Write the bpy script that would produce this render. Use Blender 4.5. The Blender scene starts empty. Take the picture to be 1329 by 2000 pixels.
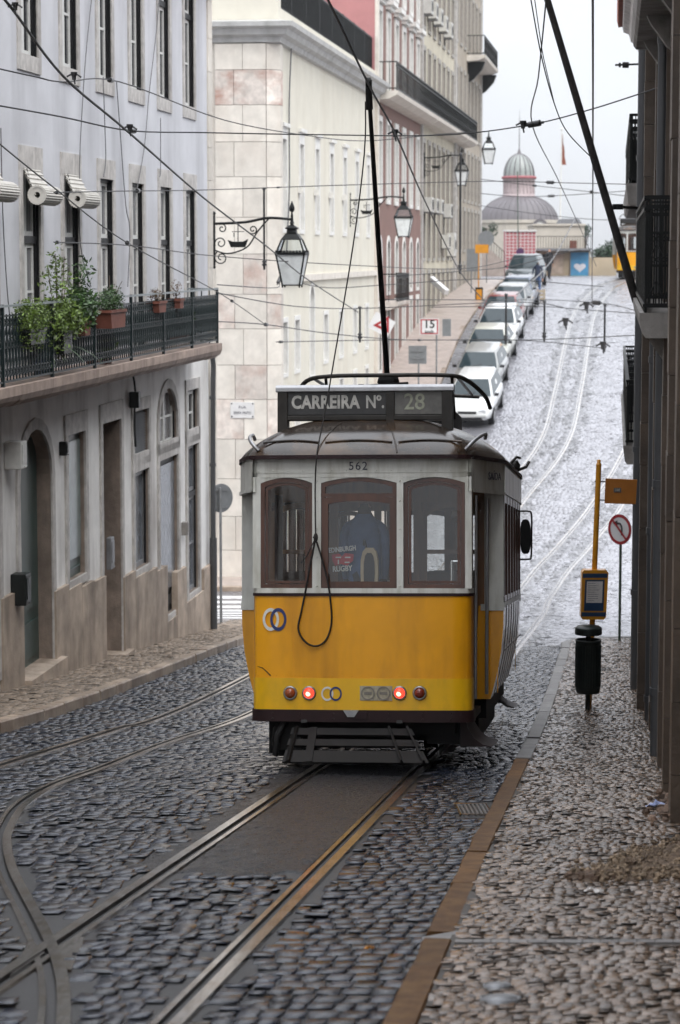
import bpy, bmesh, math, random
import numpy as np
from mathutils import Vector, Matrix
random.seed(7); RNG = np.random.default_rng(7)
R = math.radians
SC = bpy.context.scene
COL = SC.collection
# ---------------------------------------------------------------- camera, sky, sun, exposure
F = 4700.0; EYE = 1.88; PITCH = math.atan(505/4700)
cam_d = bpy.data.cameras.new('camera'); cam = bpy.data.objects.new('camera', cam_d); COL.objects.link(cam)
cam.location = (0, 0, EYE); cam.rotation_euler = (math.pi/2-PITCH, 0, 0)
cam_d.sensor_fit = 'VERTICAL'; cam_d.sensor_height = 36; cam_d.sensor_width = 24; cam_d.lens = 84.6
cam_d.clip_start = 0.1; cam_d.clip_end = 5000
cam_d.dof.use_dof = True; cam_d.dof.focus_distance = 22; cam_d.dof.aperture_fstop = 4.0
SC.camera = cam
W = bpy.data.worlds.new('World'); SC.world = W; W.use_nodes = True
wn = W.node_tree; wn.nodes.clear()
sky = wn.nodes.new('ShaderNodeTexSky'); sky.sky_type = 'NISHITA'; sky.sun_disc = False
SUN_EL, SUN_AZ = R(50), R(150)
sky.sun_elevation = SUN_EL; sky.sun_rotation = SUN_AZ; sky.air_density = 1.0; sky.dust_density = 1.0; sky.ozone_density = 1.0
hs = wn.nodes.new('ShaderNodeHueSaturation'); hs.inputs['Saturation'].default_value = 0.22
tcw = wn.nodes.new('ShaderNodeTexCoord')
nzw = wn.nodes.new('ShaderNodeTexNoise'); nzw.inputs['Scale'].default_value = 3.5; nzw.inputs['Detail'].default_value = 5
mpw = wn.nodes.new('ShaderNodeMapRange'); mpw.inputs[1].default_value = .3; mpw.inputs[2].default_value = .7; mpw.inputs[3].default_value = .84; mpw.inputs[4].default_value = 1.1
mxw = wn.nodes.new('ShaderNodeMix'); mxw.data_type = 'RGBA'; mxw.blend_type = 'MULTIPLY'; mxw.inputs[0].default_value = 1
bg = wn.nodes.new('ShaderNodeBackground'); bg.inputs[1].default_value = 0.11
wo = wn.nodes.new('ShaderNodeOutputWorld')
wn.links.new(sky.outputs[0], hs.inputs['Color']); wn.links.new(tcw.outputs['Generated'], nzw.inputs['Vector'])
mxc = wn.nodes.new('ShaderNodeMix'); mxc.data_type = 'RGBA'; mxc.inputs[0].default_value = .8; mxc.inputs[0].default_value = .85   # the cloud layer over the sky, brighter overhead as an overcast sky is
sxw = wn.nodes.new('ShaderNodeSeparateXYZ'); wn.links.new(tcw.outputs['Generated'], sxw.inputs[0])
grw = wn.nodes.new('ShaderNodeMapRange'); grw.inputs[1].default_value = 0; grw.inputs[2].default_value = 1; grw.inputs[3].default_value = 4.9; grw.inputs[4].default_value = 20.5
wn.links.new(sxw.outputs[2], grw.inputs[0])
clw = wn.nodes.new('ShaderNodeMix'); clw.data_type = 'RGBA'; clw.blend_type = 'MULTIPLY'; clw.inputs[0].default_value = 1; clw.inputs[7].default_value = (.95, .985, 1.05, 1)
wn.links.new(grw.outputs[0], clw.inputs[6]); wn.links.new(clw.outputs[2], mxc.inputs[7])
wn.links.new(hs.outputs[0], mxc.inputs[6])
wn.links.new(nzw.outputs[0], mpw.inputs[0]); wn.links.new(mxc.outputs[2], mxw.inputs[6]); wn.links.new(mpw.outputs[0], mxw.inputs[7])
wn.links.new(mxw.outputs[2], bg.inputs[0]); wn.links.new(bg.outputs[0], wo.inputs[0])
sun_d = bpy.data.lights.new('sun', 'SUN'); sun = bpy.data.objects.new('sun', sun_d); COL.objects.link(sun)
sun_d.energy = 1.5; sun_d.angle = R(40); sun_d.color = (1.0, .97, .93)
_sd = Vector((math.sin(SUN_AZ)*math.cos(SUN_EL), math.cos(SUN_AZ)*math.cos(SUN_EL), math.sin(SUN_EL)))
sun.rotation_euler = (-_sd).to_track_quat('-Z', 'Y').to_euler()
SC.view_settings.view_transform = 'Standard'; SC.view_settings.look = 'None'
SC.view_settings.exposure = 0.66; SC.view_settings.gamma = 1
SC.render.engine = 'CYCLES'; SC.cycles.use_denoising = True; SC.cycles.max_bounces = 6; SC.cycles.transparent_max_bounces = 12
SC.cycles.caustics_reflective = False; SC.cycles.caustics_refractive = False; SC.cycles.sample_clamp_indirect = 4
SC.cycles.glossy_bounces = 3; SC.cycles.diffuse_bounces = 3
# ---------------------------------------------------------------- rays and the lie of the street
cP, sP = math.cos(PITCH), math.sin(PITCH)
def ray(px, py):
    x = (px-664.5)/F; v = -(py-1000)/F
    return (x, cP+v*sP, -sP+v*cP)
def P(px, py, Y):
    d = ray(px, py); s = Y/d[1]
    return Vector((d[0]*s, Y, EYE+d[2]*s))
def zat(py, Y): return P(664.5, py, Y).z
_k = [(-60, 2.6), (-30, 2.9), (-10, 1.286), (0, 0), (10, -1.286), (20, -2.572), (28, -3.60)] + \
     [(Y, zat(py, Y)) for Y, py in ((43, 1256), (47, 1236), (52, 1211), (58, 1184), (62, 1151), (66, 1093), (74, 952), (80, 853), (88, 749),
      (97, 665), (106, 617), (115, 585), (130, 554), (145, 541), (200, 527), (260, 521), (600, 512), (3000, 500))]
_kx = np.array([a for a, b in _k], float); _ky = np.array([b for a, b in _k], float)
_h = np.diff(_kx); _d = np.diff(_ky)/_h; _m = np.zeros(len(_kx)); _m[0] = _d[0]; _m[-1] = _d[-1]
for i in range(1, len(_kx)-1):
    if _d[i-1]*_d[i] > 0:
        w1 = 2*_h[i]+_h[i-1]; w2 = _h[i]+2*_h[i-1]; _m[i] = (w1+w2)/(w1/_d[i-1]+w2/_d[i])
def Gv(Y):
    Y = np.clip(np.asarray(Y, float), _kx[0], _kx[-1]); i = np.clip(np.searchsorted(_kx, Y)-1, 0, len(_h)-1)
    t = (Y-_kx[i])/_h[i]; t2, t3 = t*t, t*t*t
    return (2*t3-3*t2+1)*_ky[i]+(t3-2*t2+t)*_h[i]*_m[i]+(-2*t3+3*t2)*_ky[i+1]+(t3-t2)*_h[i]*_m[i+1]
def G(Y): return float(Gv(Y))
KS = 0.1185                                   # the street runs a little to the right of the view
def RP(u, Y, dz=0.0): return Vector((u+KS*Y, Y, G(Y)+dz))
def on_ground(px, py):
    d = ray(px, py); lo, hi = 6.0, 300.0
    last = None
    for Y in np.arange(6, 300, .25):
        if EYE+d[2]*Y/d[1] < G(Y):
            a, b = Y-.25, Y
            for _ in range(14):
                m = (a+b)/2
                if EYE+d[2]*m/d[1] < G(m): b = m
                else: a = m
            return P(px, py, b)
    return P(px, py, 300)
# ---------------------------------------------------------------- materials
MAT = {}
def nd(t, typ, **kw):
    n = t.nodes.new(typ)
    for k, v in kw.items(): setattr(n, k, v)
    return n
def mat(name, col, rough=.6, metal=0, var=.18, scale=6, bump=0, bscale=60, spec=.5, coat=0, coat_rough=.1, stain=None, rvar=0,
        island=0, emit=None, estr=0, alt=None, stretch=None, detail=6):
    """col plain sRGB-linear base; var: mottling; stain=(colour, amount, (sx,sy,sz)); island: tone change per loose piece"""
    m = bpy.data.materials.new(name); m.use_nodes = True; t = m.node_tree; b = t.nodes['Principled BSDF']; L = t.links.new
    tc = nd(t, 'ShaderNodeTexCoord')
    def mapped(sc):
        mp = nd(t, 'ShaderNodeMapping'); mp.inputs['Scale'].default_value = sc; L(tc.outputs['Object'], mp.inputs['Vector']); return mp.outputs[0]
    def noise(sc, s, det=6):
        n = nd(t, 'ShaderNodeTexNoise'); n.inputs['Scale'].default_value = s; n.inputs['Detail'].default_value = det
        n.inputs['Roughness'].default_value = .6; L(mapped(sc), n.inputs['Vector']); return n.outputs['Fac']
    def rng(src, a, bb, c, d):
        n = nd(t, 'ShaderNodeMapRange'); n.inputs[1].default_value = a; n.inputs[2].default_value = bb; n.inputs[3].default_value = c; n.inputs[4].default_value = d
        L(src, n.inputs[0]); return n.outputs[0]
    def mix(bt, fac, a, bb):
        n = nd(t, 'ShaderNodeMix', data_type='RGBA', blend_type=bt)
        for i, v in ((0, fac), (6, a), (7, bb)):
            if isinstance(v, (int, float)): n.inputs[i].default_value = v if i == 0 else (v, v, v, 1)
            elif isinstance(v, tuple): n.inputs[i].default_value = (*v, 1) if len(v) == 3 else v
            else: L(v, n.inputs[i])
        return n.outputs[2]
    c = nd(t, 'ShaderNodeRGB').outputs[0]; c.default_value = (*col, 1)
    if var:
        f = noise(stretch or (1, 1, 1), scale, detail)
        c = mix('MULTIPLY', 1.0, c, rng(f, .3, .7, 1-var, 1+var))
    if alt:
        f2 = noise((1, 1, 1), alt[2], 4)
        c = mix('MIX', rng(f2, .45, .62, 0, alt[1]), c, tuple(alt[0]))
    if island:
        g = nd(t, 'ShaderNodeNewGeometry')
        c = mix('MULTIPLY', 1.0, c, rng(g.outputs['Random Per Island'], 0, 1, 1-island, 1+island))
    if stain:
        f3 = noise(stain[2], 1.0, 8)
        c = mix('MIX', rng(f3, .48, .72, 0, stain[1]), c, tuple(stain[0]))
    L(c, b.inputs['Base Color'])
    b.inputs['Roughness'].default_value = rough; b.inputs['Metallic'].default_value = metal
    b.inputs['Specular IOR Level'].default_value = spec
    b.inputs['Coat Weight'].default_value = coat; b.inputs['Coat Roughness'].default_value = coat_rough
    if rvar:
        L(rng(noise((1, 1, 1), scale*.7, 4), .3, .7, max(.02, rough-rvar), min(1, rough+rvar)), b.inputs['Roughness'])
    if bump:
        bn = nd(t, 'ShaderNodeBump'); bn.inputs['Strength'].default_value = min(1, bump); bn.inputs['Distance'].default_value = .02
        L(noise((1, 1, 1), bscale, 8), bn.inputs['Height']); L(bn.outputs[0], b.inputs['Normal'])
    if emit:
        b.inputs['Emission Color'].default_value = (*emit, 1); b.inputs['Emission Strength'].default_value = estr
    MAT[name] = m
    return m
def glass(name, tint=(.75, .8, .8), rough=.02, ior=1.5):
    m = bpy.data.materials.new(name); m.use_nodes = True; t = m.node_tree; t.nodes.clear(); L = t.links.new
    tr = nd(t, 'ShaderNodeBsdfTransparent'); tr.inputs[0].default_value = (*tint, 1)
    gl = nd(t, 'ShaderNodeBsdfGlossy'); gl.inputs['Roughness'].default_value = rough; gl.inputs[0].default_value = (1, 1, 1, 1)
    fr = nd(t, 'ShaderNodeFresnel'); fr.inputs[0].default_value = ior
    mx = nd(t, 'ShaderNodeMixShader'); o = nd(t, 'ShaderNodeOutputMaterial')
    L(fr.outputs[0], mx.inputs[0]); L(tr.outputs[0], mx.inputs[1]); L(gl.outputs[0], mx.inputs[2]); L(mx.outputs[0], o.inputs[0])
    MAT[name] = m
    return m
# ---------------------------------------------------------------- mesh builder
class MB:
    def __init__(s): s.v = []; s.f = []; s.mi = []; s.sm = []; s.cur = 0
    def add(s, vs, fs, smooth=False):
        o = len(s.v); s.v.extend(tuple(v) for v in vs)
        for f in fs: s.f.append([o+i for i in f]); s.mi.append(s.cur); s.sm.append(smooth)
        return s
    def m(s, i): s.cur = i; return s
    def box(s, x0, x1, y0, y1, z0, z1):
        return s.add([(x0,y0,z0),(x1,y0,z0),(x1,y1,z0),(x0,y1,z0),(x0,y0,z1),(x1,y0,z1),(x1,y1,z1),(x0,y1,z1)],
              [(0,3,2,1),(4,5,6,7),(0,1,5,4),(1,2,6,5),(2,3,7,6),(3,0,4,7)])
    def bar(s, p, q, w, h, up=(0,0,1)):
        p, q = Vector(p), Vector(q); d = (q-p).normalized(); up = Vector(up); a = d.cross(up)
        if a.length < 1e-4: a = d.cross(Vector((1, 0, 0)))
        a.normalize(); b = a.cross(d); a *= w/2; b *= h/2
        return s.add([p-a-b, p+a-b, p+a+b, p-a+b, q-a-b, q+a-b, q+a+b, q-a+b], [(0,1,2,3),(7,6,5,4),(0,4,5,1),(1,5,6,2),(2,6,7,3),(3,7,4,0)])
    def cyl(s, p, q, r0, r1=None, n=12, smooth=True):
        p, q = Vector(p), Vector(q); r1 = r0 if r1 is None else r1; d = (q-p).normalized()
        a = d.cross(Vector((0, 0, 1)));
        if a.length < 1e-3: a = Vector((1, 0, 0))
        a.normalize(); b = d.cross(a); vs = []
        for c, r in ((p, r0), (q, r1)):
            for i in range(n):
                t = 2*math.pi*i/n; vs.append(c+a*(r*math.cos(t))+b*(r*math.sin(t)))
        s.add(vs, [(i, (i+1) % n, n+(i+1) % n, n+i) for i in range(n)], smooth)
        s.add(vs[:n], [tuple(range(n-1, -1, -1))]); s.add(vs[n:], [tuple(range(n))])
        return s
    def tube(s, pts, r, n=6, closed=False):
        pts = [Vector(p) for p in pts]; N = len(pts); vs = []; prev = None
        for i, p in enumerate(pts):
            if closed: d = pts[(i+1) % N]-pts[i-1]
            else: d = pts[min(i+1, N-1)]-pts[max(i-1, 0)]
            d.normalize()
            if prev is None:
                a = d.cross(Vector((0, 0, 1)))
                if a.length < 1e-2: a = d.cross(Vector((1, 0, 0)))
            else: a = prev-d*prev.dot(d)
            a.normalize(); prev = a; b = d.cross(a); rr = r[i] if isinstance(r, (list, tuple)) else r
            for k in range(n):
                t = 2*math.pi*k/n; vs.append(p+a*(rr*math.cos(t))+b*(rr*math.sin(t)))
        fs = []
        for i in range(N if closed else N-1):
            j = (i+1) % N
            for k in range(n): fs.append((i*n+k, i*n+(k+1) % n, j*n+(k+1) % n, j*n+k))
        s.add(vs, fs, True)
        if not closed: s.add(vs[:n], [tuple(range(n-1, -1, -1))]); s.add(vs[-n:], [tuple(range(n))])
        return s
    def lathe(s, prof, c=(0,0,0), n=20, M3=None, smooth=True, a0=0, scale=(1, 1)):
        vs = []; c = Vector(c)
        for r, z in prof:
            for i in range(n):
                t = a0+2*math.pi*i/n; p = Vector((r*math.cos(t)*scale[0], r*math.sin(t)*scale[1], z)); vs.append(c+(M3 @ p if M3 else p))
        fs = [(k*n+i, k*n+(i+1) % n, (k+1)*n+(i+1) % n, (k+1)*n+i) for k in range(len(prof)-1) for i in range(n)]
        s.add(vs, fs, smooth)
        for k, rev in ((0, True), (len(prof)-1, False)):
            if prof[k][0] > 1e-5:
                idx = list(range(n)); s.add(vs[k*n:(k+1)*n], [tuple(reversed(idx)) if rev else tuple(idx)])
        return s
    def prism(s, poly, o, ex, ey, ez, d0=0, d1=1, smooth=False):
        o, ex, ey, ez = Vector(o), Vector(ex), Vector(ey), Vector(ez); n = len(poly)
        A = [o+ex*a+ey*b+ez*d0 for a, b in poly]; B = [o+ex*a+ey*b+ez*d1 for a, b in poly]
        s.add(A, [tuple(range(n-1, -1, -1))]); s.add(B, [tuple(range(n))])
        s.add(A+B, [(i, (i+1) % n, n+(i+1) % n, n+i) for i in range(n)], smooth)
        return s
    def quad(s, a, b, c, d): return s.add([a, b, c, d], [(0, 1, 2, 3)])
    def grid(s, rows, smooth=True, wrap=False):
        n = len(rows[0]); vs = [p for r in rows for p in r]; fs = []
        for i in range(len(rows)-1):
            for k in range(n if wrap else n-1): fs.append((i*n+k, i*n+(k+1) % n, (i+1)*n+(k+1) % n, (i+1)*n+k))
        return s.add(vs, fs, smooth)
    def sphere(s, c, r, n=12, sc=(1,1,1)):
        pr = [(max(1e-6, r*math.sin(math.pi*k/n)), -r*math.cos(math.pi*k/n)) for k in range(n+1)]
        vs = []; c = Vector(c); N = n*2
        for rr, z in pr:
            for i in range(N):
                t = 2*math.pi*i/N; vs.append(c+Vector((rr*math.cos(t)*sc[0], rr*math.sin(t)*sc[1], z*sc[2])))
        return s.add(vs, [(k*N+i, k*N+(i+1) % N, (k+1)*N+(i+1) % N, (k+1)*N+i) for k in range(n) for i in range(N)], True)
    def ring(s, c, r0, r1, ex, ey, ez, d, n=28, sx=1.0):
        c, ex, ey, ez = Vector(c), Vector(ex), Vector(ey), Vector(ez); vs = []
        for i in range(n):
            t = 2*math.pi*i/n; q = ex*math.cos(t)*sx+ey*math.sin(t)
            vs += [c+q*r0, c+q*r1, c+q*r0+ez*d, c+q*r1+ez*d]
        fs = []
        for i in range(n):
            a, b = 4*i, 4*((i+1) % n); fs += [(a+2, a+3, b+3, b+2), (a+1, b+1, b+3, a+3), (a, a+2, b+2, b), (a, b, b+1, a+1)]
        return s.add(vs, fs)
    def mesh(s, name, mats):
        me = bpy.data.meshes.new(name); me.from_pydata([tuple(v) for v in s.v], [], s.f)
        for x in (mats if isinstance(mats, (list, tuple)) else [mats]): me.materials.append(MAT[x] if isinstance(x, str) else x)
        me.polygons.foreach_set('material_index', s.mi); me.polygons.foreach_set('use_smooth', s.sm); me.update()
        return me
    def build(s, name, mats, parent=None, loc=None, bevel=0, **tg):
        o = bpy.data.objects.new(name, s.mesh(name, mats)); COL.objects.link(o)
        if parent is not None: o.parent = parent
        if loc is not None: o.location = loc
        if bevel:
            b = o.modifiers.new('bevel', 'BEVEL'); b.width = bevel; b.segments = 2; b.limit_method = 'ANGLE'; b.angle_limit = R(40); b.harden_normals = False
        if tg: tag(o, **tg)
        return o
def tag(o, label=None, cat=None, group=None, kind=None):
    if label: o['label'] = label
    if cat: o['category'] = cat
    if group: o['group'] = group
    if kind: o['kind'] = kind
    return o
def thing(name, label, cat, loc=(0,0,0), rotz=0, group=None, mtx=None):
    o = bpy.data.objects.new(name, None); COL.objects.link(o); o.empty_display_size = .2
    if mtx is not None: o.matrix_world = mtx
    else: o.location = loc; o.rotation_euler = (0, 0, rotz)
    return tag(o, label, cat, group)
def obj(name, me, parent=None, loc=None, **tg):
    o = bpy.data.objects.new(name, me); COL.objects.link(o)
    if parent is not None: o.parent = parent
    if loc is not None: o.location = loc
    if tg: tag(o, **tg)
    return o
def copy_tree(o, parent=None, skip=()):
    c = o.copy(); COL.objects.link(c)
    if parent is not None: c.parent = parent
    for ch in o.children:
        if ch.name.split('.')[0] in skip: continue
        copy_tree(ch, c, skip)
    return c
def text_mesh(body, size, mats, ext=.002, space=1.0, name='lettering', sx=1.0, bold=0):
    cu = bpy.data.curves.new('txt', 'FONT'); cu.body = body; cu.size = size; cu.extrude = ext; cu.align_x = 'CENTER'; cu.align_y = 'CENTER'
    cu.space_character = space; cu.resolution_u = 3; cu.offset = bold
    o = bpy.data.objects.new('txt', cu); COL.objects.link(o)
    dg = bpy.context.evaluated_depsgraph_get(); me = bpy.data.meshes.new_from_object(o.evaluated_get(dg))
    bpy.data.objects.remove(o); bpy.data.curves.remove(cu)
    me.name = name; me.materials.clear(); me.materials.append(MAT[mats])
    me.transform(Matrix.Diagonal((sx, 1, 1, 1)))
    return me
def put_text(parent, body, size, m, pos, ex, ey, ez, name='lettering', **kw):
    me = text_mesh(body, size, m, name=name, **kw); ex, ey, ez = Vector(ex), Vector(ey), Vector(ez)
    me.transform(Matrix(((ex.x, ey.x, ez.x, pos[0]), (ex.y, ey.y, ez.y, pos[1]), (ex.z, ey.z, ez.z, pos[2]), (0, 0, 0, 1))))
    return obj(name, me, parent)
def lerp(a, b, t): return a+(b-a)*t
def sag(p, q, s=.15, n=14):
    p, q = Vector(p), Vector(q); return [p.lerp(q, i/n)-Vector((0, 0, s*4*(i/n)*(1-i/n))) for i in range(n+1)]
def smooth_path(pts, k=6):
    pts = [Vector(p) for p in pts]; out = []
    for i in range(len(pts)-1):
        p0 = pts[max(i-1, 0)]; p1 = pts[i]; p2 = pts[i+1]; p3 = pts[min(i+2, len(pts)-1)]
        for j in range(k):
            t = j/k; out.append(.5*((2*p1)+(p2-p0)*t+(2*p0-5*p1+4*p2-p3)*t*t+(3*p1-p0-3*p2+p3)*t**3))
    out.append(pts[-1]); return out
# ---------------------------------------------------------------- material list
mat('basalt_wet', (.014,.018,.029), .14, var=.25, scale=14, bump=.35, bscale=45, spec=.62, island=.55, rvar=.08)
mat('setts_hill', (.255,.255,.28), .22, var=.14, scale=1.2, spec=.9, island=.10, rvar=.05, bump=.06, bscale=30)
mat('road_base', (.012,.012,.013), .45, var=.3, scale=5, bump=.4, bscale=60, spec=.5)
mat('asphalt_wet', (.022,.023,.027), .3, var=.45, scale=70, bump=1.0, bscale=90, spec=.5, rvar=.1)
mat('limestone_wet', (.175,.122,.086), .1, var=.25, scale=10, bump=.3, bscale=60, spec=1.0, island=.5, rvar=.06, alt=((.10,.058,.03), .85, .8))
mat('limestone_damp', (.21,.165,.125), .5, var=.25, scale=10, bump=.3, bscale=60, spec=.35, island=.35)
mat('joint_dirt', (.03,.023,.016), .5, var=.3, scale=12, bump=.4, bscale=50)
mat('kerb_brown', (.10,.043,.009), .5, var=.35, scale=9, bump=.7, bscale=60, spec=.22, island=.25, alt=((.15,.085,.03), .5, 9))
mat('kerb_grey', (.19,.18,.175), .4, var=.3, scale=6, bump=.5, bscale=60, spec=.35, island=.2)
mat('kerb_tan', (.30,.235,.18), .5, var=.3, scale=5, bump=.3, bscale=50, island=.25, alt=((.14,.09,.06), .6, 2))
mat('rail_steel', (.60,.58,.56), .2, metal=1.0, var=.3, scale=9, stretch=(6, .5, 1), alt=((.30,.2,.11), .45, 5))
mat('rail_groove', (.018,.016,.015), .4, var=.2)
mat('ground_grey', (.12,.115,.11), .7, var=.2, scale=.4)
mat('pave_far', (.36,.30,.265), .38, var=.22, scale=3, bump=.5, bscale=18, spec=.5, rvar=.1)
mat('white_line', (.7,.7,.7), .4, var=.2, scale=9)
def wet_hill():
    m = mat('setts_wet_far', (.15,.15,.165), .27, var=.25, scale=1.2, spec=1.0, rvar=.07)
    t = m.node_tree; L = t.links.new; b = t.nodes['Principled BSDF']
    tc = nd(t, 'ShaderNodeTexCoord'); mp = nd(t, 'ShaderNodeMapping'); L(tc.outputs['Object'], mp.inputs[0])
    br = nd(t, 'ShaderNodeTexBrick'); L(mp.outputs[0], br.inputs['Vector']); br.inputs['Scale'].default_value = 1.0
    br.inputs['Brick Width'].default_value = .17; br.inputs['Row Height'].default_value = .16; br.inputs['Mortar Size'].default_value = .018; br.inputs['Mortar Smooth'].default_value = 1.0
    nz = nd(t, 'ShaderNodeTexNoise'); nz.inputs['Scale'].default_value = 5; nz.inputs['Detail'].default_value = 6; L(mp.outputs[0], nz.inputs['Vector'])
    ad = nd(t, 'ShaderNodeMath', operation='MULTIPLY_ADD'); L(nz.outputs[0], ad.inputs[0]); ad.inputs[1].default_value = 1.6; L(br.outputs['Fac'], ad.inputs[2])
    bm = nd(t, 'ShaderNodeBump', invert=True); bm.inputs['Strength'].default_value = .42; bm.inputs['Distance'].default_value = .02
    L(ad.outputs[0], bm.inputs['Height']); L(bm.outputs[0], b.inputs['Normal'])
wet_hill()
# walls
mat('plaster_lilac', (.56,.565,.595), .8, var=.10, scale=1.2, bump=.2, bscale=40, stain=((.30,.30,.32), .6, (.8, .8, .10)))
mat('plaster_white', (.76,.75,.73), .75, var=.12, scale=1.6, bump=.2, bscale=40, stain=((.30,.27,.25), .8, (1.2, 1.2, .3)))
mat('stone_surround', (.46,.44,.42), .75, var=.25, scale=6, bump=.3, bscale=50, island=.12, stain=((.17,.15,.14), .6, (3, 3, .8)))
mat('stone_brown', (.40,.325,.26), .65, var=.35, scale=2.2, bump=.4, bscale=30, island=.14, stain=((.11,.08,.06), .85, (1.6, 1.6, .35)))
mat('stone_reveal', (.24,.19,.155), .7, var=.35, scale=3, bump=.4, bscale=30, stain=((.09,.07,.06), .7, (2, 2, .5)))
mat('stone_balcony', (.36,.275,.23), .7, var=.3, scale=3, bump=.3, bscale=40, island=.18, stain=((.16,.12,.1), .8, (4, 4, .4)))
mat('stone_stained', (.60,.54,.49), .75, var=.25, scale=4, bump=.3, bscale=30, island=.12, stain=((.30,.115,.07), .9, (1.1, 1.1, 1.9)))
mat('stone_cream', (.61,.57,.51), .75, var=.12, scale=3, bump=.4, bscale=30, island=.10, stain=((.50,.44,.38), .5, (1.5, 1.5, 1.0)))
mat('stone_pink', (.57,.515,.465), .75, var=.22, scale=4, bump=.3, bscale=30, island=.12, stain=((.38,.22,.17), .6, (1.6, 1.6, 1.4)))
mat('plaster_cream', (.62,.59,.505), .8, var=.06, scale=1.5, bump=.15, bscale=30, stain=((.5,.45,.36), .5, (.9, .9, .12)))
mat('cornice_grey', (.46,.46,.45), .7, var=.15, scale=4, stain=((.26,.25,.24), .6, (2, 2, 1)))
mat('plaster_pink', (.185,.105,.085), .8, var=.12, scale=1.5, stain=((.24,.13,.12), .6, (.8, .8, .15)))
mat('plaster_rose', (.38,.17,.17), .8, var=.10, scale=1.5, stain=((.34,.16,.16), .5, (.8, .8, .15)))
mat('plaster_sand', (.50,.46,.36), .8, var=.12, scale=1.5, stain=((.33,.28,.22), .7, (.8, .8, .12)))
mat('plaster_tan', (.34,.295,.235), .8, var=.15, scale=1.5, stain=((.24,.2,.17), .7, (.8, .8, .12)))
mat('white_trim', (.66,.65,.62), .6, var=.1, scale=5)
mat('white_wood', (.62,.62,.60), .5, var=.12, scale=8)
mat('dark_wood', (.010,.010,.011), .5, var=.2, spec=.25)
mat('green_door', (.03,.055,.05), .35, var=.25, scale=3)
mat('green_glass', (.16,.20,.195), .18, var=.25, scale=2.5, spec=.6)
mat('pane_dark', (.035,.037,.042), .08, var=.5, scale=.9, spec=.6, detail=2)
mat('pane_curtain', (.17,.17,.175), .14, var=.5, scale=2.0, spec=.5, stretch=(9, 9, .5), detail=2)
mat('pane_sky', (.13,.145,.165), .10, var=.5, scale=3.5, spec=.7, stretch=(3, 3, 1.6), detail=5, bump=.25, bscale=5)  # reflected sky painted into the glass as a paler, mottled base colour
mat('pane_far', (.035,.038,.045), .3, var=.4, scale=1, spec=.15, detail=2)
mat('iron', (.006,.007,.007), .45, var=.25, scale=12, spec=.25)
mat('iron_green', (.007,.015,.016), .4, var=.25, scale=12, spec=.25)
mat('rail_top', (.22,.25,.26), .35, metal=.3, var=.2)
mat('roof_tile', (.22,.07,.045), .7, var=.3, scale=6)
mat('slate_dark', (.07,.07,.075), .6, var=.2)
mat('zinc', (.21,.215,.225), .45, metal=.4, var=.2, scale=4)
mat('pipe_grey', (.06,.062,.066), .45, var=.2, scale=4, stretch=(1, 1, .3))
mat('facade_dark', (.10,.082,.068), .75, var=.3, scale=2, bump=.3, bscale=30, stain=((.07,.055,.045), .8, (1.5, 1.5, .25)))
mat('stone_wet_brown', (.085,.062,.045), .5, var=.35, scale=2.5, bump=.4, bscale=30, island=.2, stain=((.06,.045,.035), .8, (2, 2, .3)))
mat('slab_concrete', (.24,.225,.21), .75, var=.3, scale=4, bump=.5, bscale=25, stain=((.1,.09,.08), .6, (3, 3, 1)))
mat('black_plastic', (.012,.014,.014), .38, var=.2, spec=.25)
mat('terracotta', (.17,.055,.035), .7, var=.2)
mat('leaf_a', (.095,.15,.024), .5, var=.5, scale=6, island=.45)
mat('leaf_b', (.04,.085,.022), .45, var=.5, scale=6, island=.45)
mat('leaf_dry', (.12,.075,.035), .6, var=.4, scale=6, island=.4)
mat('leaf_dark', (.02,.045,.02), .6, var=.5, scale=2, island=.5)
mat('bark', (.07,.05,.035), .8, var=.3)
# tram
mat('tram_amber', (.86,.375,.001), .36, var=.08, scale=2.2, coat=.15, coat_rough=.12, stain=((.30,.11,.006), .45, (2.5, 2.5, .5)), bump=.02, bscale=8)
mat('tram_yellow', (.85,.47,.003), .3, var=.06, scale=3, coat=.3, coat_rough=.12, stain=((.48,.28,.02), .5, (5, 5, 2)))
mat('tram_white', (.68,.68,.63), .4, var=.10, scale=4, coat=.2, stain=((.30,.28,.2), .75, (6, 6, 1.2)))
mat('tram_white_side', (.84,.83,.81), .22, var=.12, scale=3, coat=.5, stain=((.3,.25,.22), .5, (3, 3, .6)))
mat('tram_roof', (.024,.016,.011), .2, var=.3, scale=2.5, spec=.45, coat=.2, coat_rough=.08, stain=((.13,.07,.03), .8, (2.0, 2.0, 2.0)), bump=.04, bscale=14)
mat('tram_maroon', (.020,.007,.008), .5, var=.25, spec=.3)
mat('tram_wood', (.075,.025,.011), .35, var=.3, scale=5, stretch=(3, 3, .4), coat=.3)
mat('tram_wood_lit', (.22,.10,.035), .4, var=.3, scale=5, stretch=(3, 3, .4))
mat('tram_under', (.005,.0045,.0045), .6, var=.3, spec=.25)
mat('tram_slat', (.008,.007,.0065), .55, var=.3, scale=6, spec=.25)
mat('sign_board', (.022,.021,.021), .4, var=.3, scale=14)
mat('sign_letters', (.45,.44,.41), .6, var=.25, scale=20)
mat('sign_pale', (.11,.105,.095), .35, var=.4, scale=9)
mat('sign_letters_dim', (.30,.31,.24), .6, var=.3, scale=20)
mat('metal_pale', (.36,.36,.37), .3, metal=.7, var=.25, scale=8, stain=((.15,.14,.13), .6, (8, 8, 8)))
mat('metal_dark', (.03,.027,.024), .35, metal=.3, var=.3, scale=8, spec=.25)
mat('chrome', (.6,.6,.6), .15, metal=1, var=.1)
mat('logo_white', (.72,.71,.66), .4, var=.1, scale=20)
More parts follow.
